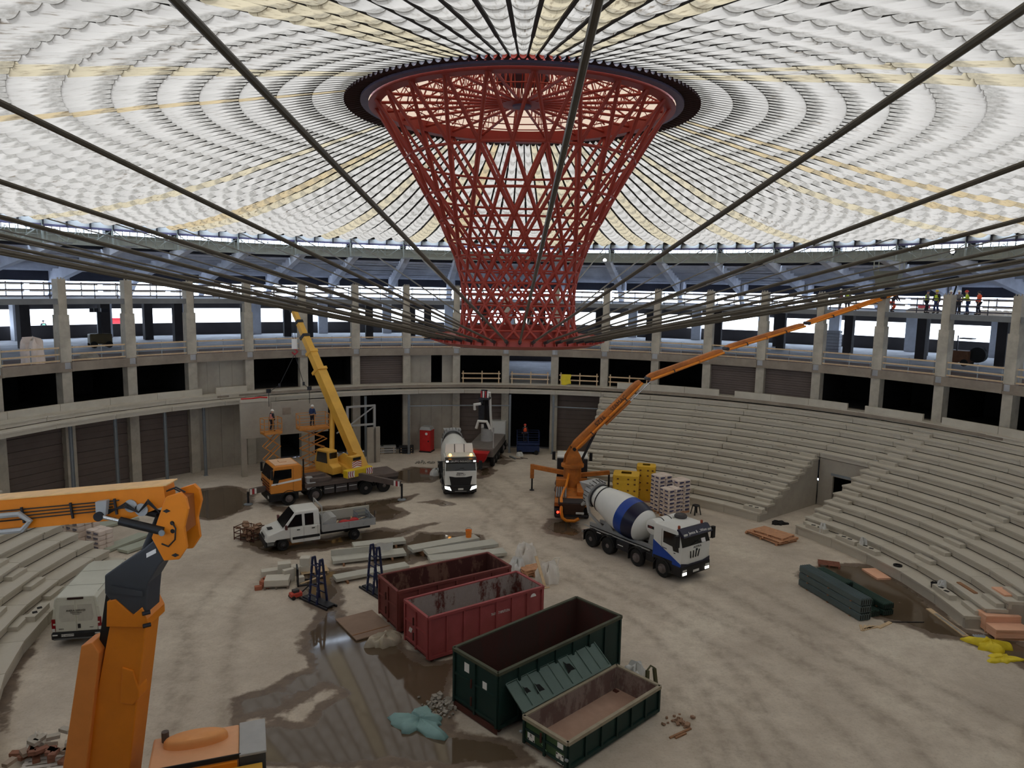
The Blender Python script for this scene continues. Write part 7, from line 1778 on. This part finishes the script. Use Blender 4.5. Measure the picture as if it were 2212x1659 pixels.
for lab, p, q, w_, z in (('flat grey-green slab on the floor behind the boom lift knuckle, nearest its ram', (-24.05, 7.1), (-23.1, 9.9), 0.85, 0.0), ('flat grey-green slab next to the van roof, partly hidden by the boom lift', (-22.9, 6.9), (-21.7, 9.5), 0.9, 0.0), ('broad grey-green slab behind the larger cream sack pallet', (-27.0, 11.3), (-25.6, 13.4), 1.5, 0.0)):
    flat('concrete_slab', lab, 'slab', p, q, w_, 0.05, 0.16, M('green_grey_slab', (168, 172, 156), 0.85, 0, 0.05), False)
lump('rubbish_bag', 'white rubbish bag between seating front and van', 'bag', (-20.9, 0.6, 0.0), 0.5, 0.35, 0.8, 61, plastic_clear)
lump('plastic_wrap', 'grey-white plastic wrap beside the van tail', 'wrap', (-20.75, -0.6, 0.0), 0.35, 0.3, 0.6, 62, plastic_clear)
# ================================================================ PEOPLE
def skinned(name, verts, edges, mat, parent, lev=1):
    me = bpy.data.meshes.new(name); me.from_pydata([v[0] for v in verts], edges, []); me.materials.append(mat)
    o = bpy.data.objects.new(name, me); col.objects.link(o); o.parent = parent
    o.modifiers.new('skin', 'SKIN'); sv = me.skin_vertices[0].data
    for i, v in enumerate(verts):
        r = v[1]; sv[i].radius = r if isinstance(r, tuple) else (r, r)
    sv[0].use_root = True
    s = o.modifiers.new('sub', 'SUBSURF'); s.levels = lev; s.render_levels = lev
    o.modifiers['skin'].use_smooth_shade = True
    return o
def person(label, loc, face, helmet, top, legs, vest=None, pose='stand', h=1.75):
    """face: bearing the figure looks towards (degrees clockwise from +y)."""
    root = thing('person', label, 'person', loc, -R_(face))
    k = h / 1.75
    lean = {'stand': 0.03, 'bend': 0.28, 'work': 0.12}[pose]; drop = 0.12 if pose == 'bend' else 0.0
    V = lambda x, y, z: (x * k, y * k, z * k)
    pel = V(0, 0, 0.95 - drop); wa = V(0, lean * 0.3, 1.1 - drop); ch = V(0, lean * 0.75, 1.32 - drop); nk = V(0, lean, 1.49 - drop); hd = V(0, lean + 0.02, 1.62 - drop); tp = V(0, lean + 0.02, 1.72 - drop)
    arm, leg = [], []
    for s in (-1, 1):
        sh = V(s * 0.19, lean * 0.9, 1.42 - drop)
        if pose == 'stand': el, wr = V(s * 0.27, 0.02, 1.14), V(s * 0.26, 0.14, 0.92)
        elif pose == 'work': el, wr = V(s * 0.27, 0.16, 1.2), V(s * 0.14, 0.40, 1.18)
        else: el, wr = V(s * 0.26, 0.36, 1.05), V(s * 0.15, 0.52, 0.86)
        arm.append((sh, el, wr))
        kn = V(s * 0.11, 0.05 + (0.16 if pose == 'bend' else 0.02 * s), 0.5 - drop * 0.3); an = V(s * 0.12, -0.02 + 0.06 * s * (pose != 'bend'), 0.09); to = V(s * 0.14, 0.14 + 0.06 * s * (pose != 'bend'), 0.04)
        leg.append((V(s * 0.09, 0, 0.9 - drop), kn, an, to))
    # bare body: one skin from feet to fingertips to crown
    vs = [(pel, 0.13 * k), (wa, 0.12 * k), (ch, 0.14 * k), (nk, 0.055 * k), (hd, (0.082 * k, 0.095 * k)), (tp, (0.07 * k, 0.08 * k))]; es = [(0, 1), (1, 2), (2, 3), (3, 4), (4, 5)]
    nose = tuple(Vector(hd) + Vector((0, 0.115 * k, -0.01))); vs.append((nose, 0.016 * k)); es.append((4, 6))
    for (sh, el, wr), s in zip(arm, (-1, 1)):
        i = len(vs); vs += [(sh, 0.062 * k), (el, 0.045 * k), (wr, 0.032 * k)]; es += [(2, i), (i, i + 1), (i + 1, i + 2)]
        d = (Vector(wr) - Vector(el)).normalized(); palm = Vector(wr) + d * 0.07 * k; j = len(vs); vs.append((tuple(palm), (0.04 * k, 0.022 * k))); es.append((i + 2, j))
        side = d.cross(Vector((0, 0, 1))).normalized() if abs(d.z) < 0.9 else Vector((0, 1, 0))
        for f, ln in enumerate((0.075, 0.085, 0.08, 0.06)):
            tip = palm + d * ln * k + side * (f - 1.5) * 0.02 * k + Vector((0, 0.01, -0.02)) * k; vs.append((tuple(tip), 0.009 * k)); es.append((j, len(vs) - 1))
        th = Vector(wr) + d * 0.05 * k + side * 0.055 * k; vs.append((tuple(th), 0.010 * k)); es.append((i + 2, len(vs) - 1))
    for hp, kn, an, to in leg:
        i = len(vs); vs += [(hp, 0.09 * k), (kn, 0.058 * k), (an, 0.042 * k), (to, 0.04 * k)]; es += [(0, i), (i, i + 1), (i + 1, i + 2), (i + 2, i + 3)]
    skinned('body', vs, es, skin, root)
    vs = [(V(0, 0, 0.98 - drop), 0.155 * k)]; es = []
    for hp, kn, an, to in leg:
        i = len(vs); vs += [(hp, 0.115 * k), (kn, 0.082 * k), (tuple(Vector(an) + Vector((0, 0, 0.03))), 0.075 * k)]; es += [(0, i), (i, i + 1), (i + 1, i + 2)]
    skinned('trousers', vs, es, legs, root)
    for hp, kn, an, to in leg:
        skinned('boot', [(tuple(Vector(an) + Vector((0, -0.01, 0.05))), 0.065 * k), (tuple(Vector(an) + Vector((0, 0, -0.035))), 0.06 * k), (tuple(Vector(to) + Vector((0, 0.03, 0.015))), 0.05 * k)], [(0, 1), (1, 2)], black, root)
    vs = [(V(0, 0, 0.96 - drop), 0.155 * k), (wa, 0.15 * k), (ch, 0.17 * k), (tuple(Vector(nk) - Vector((0, 0, 0.03 * k))), 0.085 * k)]; es = [(0, 1), (1, 2), (2, 3)]
    for sh, el, wr in arm:
        i = len(vs); vs += [(sh, 0.085 * k), (el, 0.066 * k), (tuple(Vector(wr) - (Vector(wr) - Vector(el)).normalized() * 0.02), 0.052 * k)]; es += [(2, i), (i, i + 1), (i + 1, i + 2)]
    skinned('jacket', vs, es, top, root)
    if vest:
        skinned('vest', [(V(0, 0, 0.93 - drop), (0.185 * k, 0.165 * k)), (wa, (0.18 * k, 0.165 * k)), (ch, (0.205 * k, 0.185 * k)), (V(0, lean * 0.92, 1.44 - drop), (0.16 * k, 0.13 * k))], [(0, 1), (1, 2), (2, 3)], vest, root)
        skinned('reflective_band', [(V(0, lean * 0.2, 1.04 - drop), (0.196 * k, 0.176 * k)), (V(0, lean * 0.25, 1.09 - drop), (0.196 * k, 0.176 * k))], [(0, 1)], refl, root)
    c = Vector(hd) + Vector((0, 0, 0.035 * k))
    if helmet is not None:
        mb = MB(); mb.T = Matrix.Translation(c); mb.lathe([(0.125 * k, 0.0), (0.122 * k, 0.05 * k), (0.10 * k, 0.10 * k), (0.05 * k, 0.135 * k), (0.001, 0.14 * k)], 16); mb.lathe([(0.15 * k, -0.008), (0.15 * k, 0.004)], 16, (0, 0.02, 0)); mb.obj('helmet', helmet, root, True)
    else:
        mb = MB(); mb.sph(tuple(c), 0.115 * k, 12, 7, 1, 1.05, 0.9); mb.obj('hair', cloth_dark, root, True)
    for s in (-1, 1):
        MB().sph(tuple(Vector(hd) + Vector((s * 0.032 * k, 0.092 * k, 0.015 * k))), 0.010 * k, 6, 4).obj('eye', ink_dark, root, True)
        MB().sph(tuple(Vector(hd) + Vector((s * 0.085 * k, 0.0, 0.0))), 0.022 * k, 6, 4, 0.5, 1, 1.3).obj('ear', skin, root, True)
    MB().b(-0.022 * k + hd[0], 0.022 * k + hd[0], hd[1] + 0.085 * k, hd[1] + 0.094 * k, hd[2] - 0.048 * k, hd[2] - 0.04 * k).obj('mouth', M('lips', (150, 84, 76), 0.6), root)
    return root
Z3 = 14.68
person('person in orange-red vest and white helmet beside one in yellow, upper gallery near a column', (27.45, 26.9, Z3), 150, helmet_white, cloth_grey, cloth_grey, hi_orange)
person('person in yellow vest and white helmet paired with one in orange, upper gallery', (27.9, 26.4, Z3), 240, helmet_white, cloth_grey, cloth_dark, hi_yellow)
person('person in dark jacket and orange-red trousers bending over at the upper gallery edge', (30.2, 23.7, Z3), 140, None, cloth_dark, hi_orange, None, 'bend')
person('person in yellow vest with blue helmet, dark trousers, first of the group by the column', (31.75, 21.6, Z3), 110, M('blue_helmet', (70, 78, 110), 0.4), cloth_grey, cloth_dark, hi_yellow)
person('person in yellow vest and yellow helmet with blue trousers near the column', (32.15, 20.95, Z3), 250, helmet_yellow, cloth_dark, cloth_blue, hi_yellow)
person('person in white helmet partly hidden behind the column top', (32.9, 20.5, Z3), 200, helmet_white, cloth_grey, cloth_dark, hi_yellow)
person('person in pale helmet just past the column beside the hose', (33.2, 19.95, Z3), 220, helmet_white, cloth_grey, cloth_dark)
person('person in yellow jacket and red helmet standing next to the hanging hose', (33.35, 19.05, Z3), 300, helmet_red, hi_yellow, cloth_blue, None, 'work')
person('person in red jacket with dark hood and legs at the end of the group', (33.75, 18.4, Z3), 280, None, hi_orange, cloth_dark, None)
person('person in green-yellow vest seen from behind far back on the lower gallery', (-48.8, 41.4, 10.08), 310, cloth_dark, cloth_dark, cloth_dark, M('dull_vest', (120, 190, 150), 0.6))
person('person in yellow vest and yellow helmet standing beyond the pump truck cab', (4.85, 28.9, 0.0), 170, helmet_yellow, hi_yellow, cloth_dark, None)

# ================================================================ SCISSOR LIFTS, LIFTED PANEL, SITE EQUIPMENT
def scissor(label, c, rz, zp, w, d, body, railm, n=3):
    t = thing('scissor_lift', label, 'lift', (c[0], c[1], 0), rz)
    MB().b(-w / 2, w / 2, -d / 2, d / 2, 0.25, 0.85).obj('base', body, t, bevel=0.04)
    for x in (-w * 0.36, w * 0.36):
        for s in (-1, 1): MB().tube((x, s * d / 2 - 0.06 * s, 0.22), (x, s * (d / 2 + 0.08), 0.22), 0.22, 14).obj('wheel', black, t)
    z0, z1 = 0.85, zp - 0.2; hh = (z1 - z0) / n
    for k in range(n):
        a, b = z0 + hh * k, z0 + hh * (k + 1)
        for s in (-1, 1):
            y = s * d * 0.36
            MB().bar((-w * 0.42, y, a), (w * 0.42, y, b), 0.05, 0.12, (0, 1, 0)).obj('scissor_arm', railm, t); MB().bar((w * 0.42, y * 0.86, a), (-w * 0.42, y * 0.86, b), 0.05, 0.12, (0, 1, 0)).obj('scissor_arm', railm, t)
        MB().tube((0, -d * 0.38, (a + b) / 2), (0, d * 0.38, (a + b) / 2), 0.04, 8).obj('pivot', steel_dark, t)
    MB().b(-w / 2, w / 2, -d / 2, d / 2, zp - 0.2, zp).obj('platform', body, t, bevel=0.02)
    for x in (-w / 2 + 0.03, 0, w / 2 - 0.03):
        for s in (-1, 1): MB().bar((x, s * (d / 2 - 0.03), zp), (x, s * (d / 2 - 0.03), zp + 1.1), 0.05, 0.05).obj('rail_post', railm, t)
    for z in (0.15, 0.6, 1.08):
        for s in (-1, 1): MB().bar((-w / 2, s * (d / 2 - 0.03), zp + z), (w / 2, s * (d / 2 - 0.03), zp + z), 0.04, 0.04).obj('rail', railm, t); MB().bar((s * (w / 2 - 0.03), -d / 2, zp + z), (s * (w / 2 - 0.03), d / 2, zp + z), 0.04, 0.04).obj('rail', railm, t)
lo = M('lift_orange', (206, 138, 66), 0.55, 0, 0.08)
scissor('narrow orange scissor lift raised at the end of lifted concrete panel', (-19.35, 23.35), R_(40), 4.2, 1.5, 0.9, lo, lo, 3)
scissor('wide orange scissor lift raised beside the crane boom', (-16.4, 24.9), R_(30), 4.35, 2.5, 1.2, lo, lo, 4)
scissor('dark blue scissor lift lowered in front of the brown wall', (1.75, 35.3), R_(2), 1.15, 2.2, 1.1, blue_dk, blue_dk, 1)
person('person in white helmet and red-white vest on the narrow scissor lift', (-19.3, 23.4, 4.2), 40, helmet_white, cloth_dark, cloth_dark, M('pink_vest', (206, 130, 120), 0.7))
person('person in white helmet and blue jacket on the wide scissor lift', (-16.5, 25.1, 4.35), 20, helmet_white, cloth_blue, cloth_dark)
person('person in orange vest standing on the dark blue scissor lift', (1.45, 35.3, 1.15), 350, helmet_red, cloth_dark, cloth_dark, hi_orange)
# concrete wall panel being lifted into the gallery, with its steel trestle
def wall_panel():
    a, b = Vector((-22.3, 24.55, 3.25)), Vector((-16.0, 28.2, 3.0)); d = (b - a); L = d.length; az = math.atan2(d.y, d.x)
    t = thing('gallery_panel', 'wide blank concrete panel held under the gallery edge behind the lifts', 'panel', a, az)
    MB().b(0, 2.45, -0.15, 0.15, 0, 3.05).obj('segment', wall_light, t); MB().b(2.48, L, -0.15, 0.15, 0.1, 2.95).obj('segment', wall_light, t); MB().b(0, 2.4, -0.2, 0.3, 3.05, 3.3).obj('coping', concrete, t)
    MB().b(3.4, 4.1, -0.16, -0.15, 1.8, 2.4).obj('recess', concrete_band, t)
    for x in (0.25, 5.9): MB().b(x - 0.22, x + 0.22, 0.0, 0.4, -3.25, 0).obj('leg', wall_light, t)
    o = MB().path([(0.1, -0.1, 3.36), (0.9, -0.1, 3.34), (1.6, -0.1, 3.42), (2.2, -0.1, 3.36)], 0.07, 6).obj('strap', red_paint, None, True, a, az); tag(o, 'red lifting strap lying along the top of the blank panel', 'strap')
    s = thing('trestle', 'grey steel trestle with diagonal braces right beside the crane boom', 'trestle', (-14.0, 29.6, 0), az)
    for x in (-0.6, 1.9): MB().b(x - 0.1, x + 0.1, -0.1, 0.1, 0, 5.3).obj('post', grey_light, s)
    for z in (3.5, 5.2): MB().b(-0.7, 2.0, -0.08, 0.08, z, z + 0.16).obj('beam', grey_light, s)
    for p, q in (((-0.6, 0, 3.5), (1.9, 0, 5.2)), ((-0.6, 0, 3.5), (-1.6, 0, 3.0))): MB().bar(p, q, 0.1, 0.1).obj('brace', grey_light, s)
    MB().b(1.2, 2.4, -0.1, 0.1, 0.0, 3.3).obj('plate', wall_light, s)
wall_panel()
def toilet():
    t = thing('portable_toilet', 'red portable toilet against the dark wall at the back', 'toilet', (-8.15, 35.5, 0), R_(-14))
    MB().b(-0.55, 0.55, -0.55, 0.55, 0.12, 2.2).obj('cabin', red_paint, t, bevel=0.03); MB().b(-0.45, 0.45, -0.575, -0.55, 0.2, 2.1).obj('door', M('toilet_door', (198, 40, 42), 0.45), t)
    MB().b(-0.6, 0.6, -0.6, 0.6, 0.0, 0.12).obj('base', steel_dark, t); MB().frustum(-0.58, 0.58, -0.58, 0.58, 2.2, -0.45, 0.45, -0.45, 0.45, 2.5).obj('roof', grey_light, t)
    MB().lathe([(0.13, -0.59), (0.13, -0.575)], 18, (0.15, 0, 1.85), 'y').obj('sticker', ink_white, t); MB().b(0.3, 0.4, -0.6, -0.575, 1.05, 1.2).obj('latch', black_pl, t)
toilet()
for k, (x, y, rz, lab) in enumerate(((-12.9, 34.2, 15, 'banded stack of pale panels on the floor, wider one left of the toilet'), (-11.75, 34.5, 12, 'banded stack of pale panels next to the wider one'), (-10.05, 34.6, 10, 'dark slatted stack of boards near the steel post by the toilet'))):
    t = thing('panel_stack', lab, 'stack', (x, y, 0), R_(rz))
    for q in range(3):
        MB().b(-0.7, 0.7, -0.35, 0.35, 0.08 + 0.24 * q, 0.24 + 0.24 * q).obj('pack', grey_light if k < 2 else steel_dark, t); 
        for xx in (-0.5, 0.5): MB().b(xx - 0.05, xx + 0.05, -0.35, 0.35, 0.24 * q, 0.08 + 0.24 * q).obj('bearer', wood, t)
rubble('scattered scraps and offcuts on the floor in front of the toilet', (-7.8, 30.6), 26, (0.5, 0.25), 0.16, debris_m, 12)
lump('plastic_bag', 'crumpled clear bag on the floor beside the lit white mixer', 'bag', (-6.2, 26.4, 0), 0.6, 0.4, 0.5, 71, plastic_clear)
lump('plastic_bag', 'small white bag near the steel post before the blue lift', 'bag', (0.95, 34.2, 0), 0.35, 0.25, 0.3, 72, plastic_clear)
o = MB().tube((0.0, 33.6, 0.09), (0.55, 32.7, 0.09), 0.09, 10).obj('steel_pipe', galv, None, True); tag(o, 'steel pipe lying on the floor before the blue lift', 'pipe')
o = MB().path([(0.5, 33.0, 0.03), (1.0, 32.8, 0.04), (1.3, 33.1, 0.03), (1.0, 33.3, 0.05), (1.7, 33.0, 0.03)], 0.04, 6).obj('hose', brown_frame, None, True); tag(o, 'brown hose tangled on floor beside the steel pipe', 'hose')
t = thing('debris_crate', 'rusty mesh crate of rubble in front of the pickup nose', 'crate', (-16.4, 9.8, 0), R_(-20))
for z in (0.1, 0.45, 0.8): 
    for s in (-1, 1): MB().bar((-0.75, s * 0.5, z), (0.75, s * 0.5, z), 0.04, 0.04).obj('mesh_wire', rust_in, t); MB().bar((s * 0.75, -0.5, z), (s * 0.75, 0.5, z), 0.04, 0.04).obj('mesh_wire', rust_in, t)
for x in (-0.75, -0.25, 0.25, 0.75):
    for s in (-1, 1): MB().bar((x, s * 0.5, 0), (x, s * 0.5, 0.85), 0.04, 0.04).obj('mesh_wire', rust_in, t)
rn = random.Random(3); mb = MB()
for k in range(40): mb.box((rn.uniform(-0.6, 0.6), rn.uniform(-0.4, 0.4), 0.1 + 0.8 * rn.random()), (0.3, 0.2, 0.15), rn.uniform(0, 3), rn.uniform(-0.6, 0.6))
mb.obj('rubble', M('brown_rubble', (150, 120, 98)), t, kind='stuff')
for k, (x, y, lab) in enumerate(((-9.8, 24.6, 'timber pile loaded at the crane truck rear, wrapped'), )):
    t = thing('timber_pile', 'pile of timber and scrap behind the crane truck tail', 'pile', (-10.2, 23.3, 0), R_(25))
    for q in range(8): MB().b(-0.9 + 0.1 * (q % 3), 0.9, -0.45 + 0.25 * (q % 4), -0.22 + 0.25 * (q % 4), 0.2 * (q // 4) * 2, 0.2 * (q // 4) * 2 + 0.3).obj('balk', wood_brown if q % 2 else debris_m, t)

# equipment on the galleries
t = thing('light_tower', 'dark mobile light tower with spotlights on the lower gallery', 'light tower', (-36.9, 30.6, 10.1), R_(40))
MB().b(-0.9, 0.9, -0.6, 0.6, 0.35, 1.25).obj('generator', M('tower_ochre', (84, 72, 44), 0.6), t, bevel=0.12); MB().b(-0.15, 0.15, -0.15, 0.15, 1.25, 3.2).obj('mast', steel_dark, t)
for x in (-0.55, -0.2, 0.35, 0.6): MB().b(x - 0.16, x + 0.16, -0.12, 0.1, 3.15, 3.5).obj('lamp', steel_dark, t)
for x in (-0.6, 0.6):
    for s in (-1, 1): MB().tube((x, s * 0.5, 0.3), (x, s * 0.7, 0.3), 0.3, 12).obj('wheel', black, t)
lump('big_bag', 'cream big bag standing on the lower gallery edge beside a column', 'bag', pol(bay(-1) + 4.9, 38.0, 10.11), 0.75, 0.6, 1.5, 81, bag_pink, 0, flat_=0.2, sharp=0.1)
lump('sheet_heap', 'low heap of pale sheets on the lower gallery edge by guard rail', 'heap', pol(bay(0) + 3.3, 37.9, 10.11), 0.8, 0.4, 0.35, 83, debris_m)
t = thing('compressor', 'orange-brown machine with black drum parked on the lower gallery', 'machine', (38.9, 27.9, 10.1), R_(-50))
MB().b(-1.2, 0.6, -0.7, 0.7, 0.3, 1.3).obj('housing', M('machine_brown', (110, 72, 48), 0.7, 0, 0.2), t, bevel=0.05); MB().lathe([(0.6, -0.3), (0.65, -0.3), (0.65, 0.3), (0.6, 0.3)], 24, (1.1, 0, 1.0), 'y').obj('reel', black, t); MB().bar((-0.4, -0.5, 1.3), (-0.4, -0.5, 2.6), 0.08, 0.08).obj('post', steel_dark, t); MB().b(-0.3, 0.7, -0.6, 0.4, 2.3, 2.4).obj('canopy', steel_dark, t)
for x in (-0.9, 0.3):
    for s in (-1, 1): MB().tube((x, s * 0.6, 0.3), (x, s * 0.8, 0.3), 0.3, 12).obj('wheel', black, t)
for p, r, z, c_, lab in ((bay(2) + 2.5, 66.0, 9.7, (214, 60, 66), 'red site barrier outside beyond the lower gallery, seen between columns'), (bay(1) - 1.2, 66.0, 9.7, (60, 110, 190), 'blue site skip outside beyond the lower gallery')):
    q = pol(p, r, z); o = MB().b(-1.1, 1.1, -0.4, 0.4, 0, 2.1).b(-1.2, 1.2, -0.5, 0.5, 2.1, 2.2).obj('site_barrier', M('barrier_%d' % c_[0], c_, 0.5), None, False, q, -R_(p)); tag(o, lab, 'barrier')
q = pol(bay(15) + 2.6, 40.3, Z3); o = MB().b(-0.35, 0.35, -0.3, 0.3, 0, 0.62).obj('crate', M('pink_crate', (240, 110, 120), 0.5), None, False, q, -R_(bay(15))); tag(o, 'pink-red crate on the upper gallery beside the bending worker', 'crate')
for i in (15, 16):
    for k in range(3): lump('sack', 'white sack on the upper gallery floor at the workers feet', 'sack', pol(bay(i) + 2.2 + 1.1 * k, 39.4, Z3), 0.55, 0.35, 0.3, 90 + i * 3 + k, bag_white)['group'] = 'white sacks at the workers feet'
for k, (p, r, lab) in enumerate(((bay(13) + 2.4, 52.5, 'bluish stack of blocks standing on the lower gallery floor deep inside'), )):
    t = thing('block_stack', lab, 'stack', pol(p, r, 10.08), -R_(p))
    for q in range(7): MB().b(-0.9 + 0.1 * (q % 2), 0.9, -0.5, 0.5, 0.32 * q, 0.32 * q + 0.28).obj('block', concrete_old, t)
t = thing('green_basket', 'grey-green work basket hanging from the ring beam walkway', 'basket', pol(bay(15) - 0.4, 38.3, 16.6), -R_(bay(15)))
MB().frustum(-0.75, 0.75, -0.35, 0.35, 0.0, -1.0, 1.0, -0.4, 0.4, 1.3).obj('tub', M('basket_grey', (110, 112, 100), 0.6), t)
for x in (-1.0, 1.0):
    for s in (-0.4, 0.4): MB().bar((x, s, 1.3), (x, s, 2.2), 0.06, 0.06).obj('post', beam_m, t)
for z in (1.75, 2.2): MB().bar((-1, -0.4, z), (1, -0.4, z), 0.05, 0.05).obj('rail', beam_m, t)
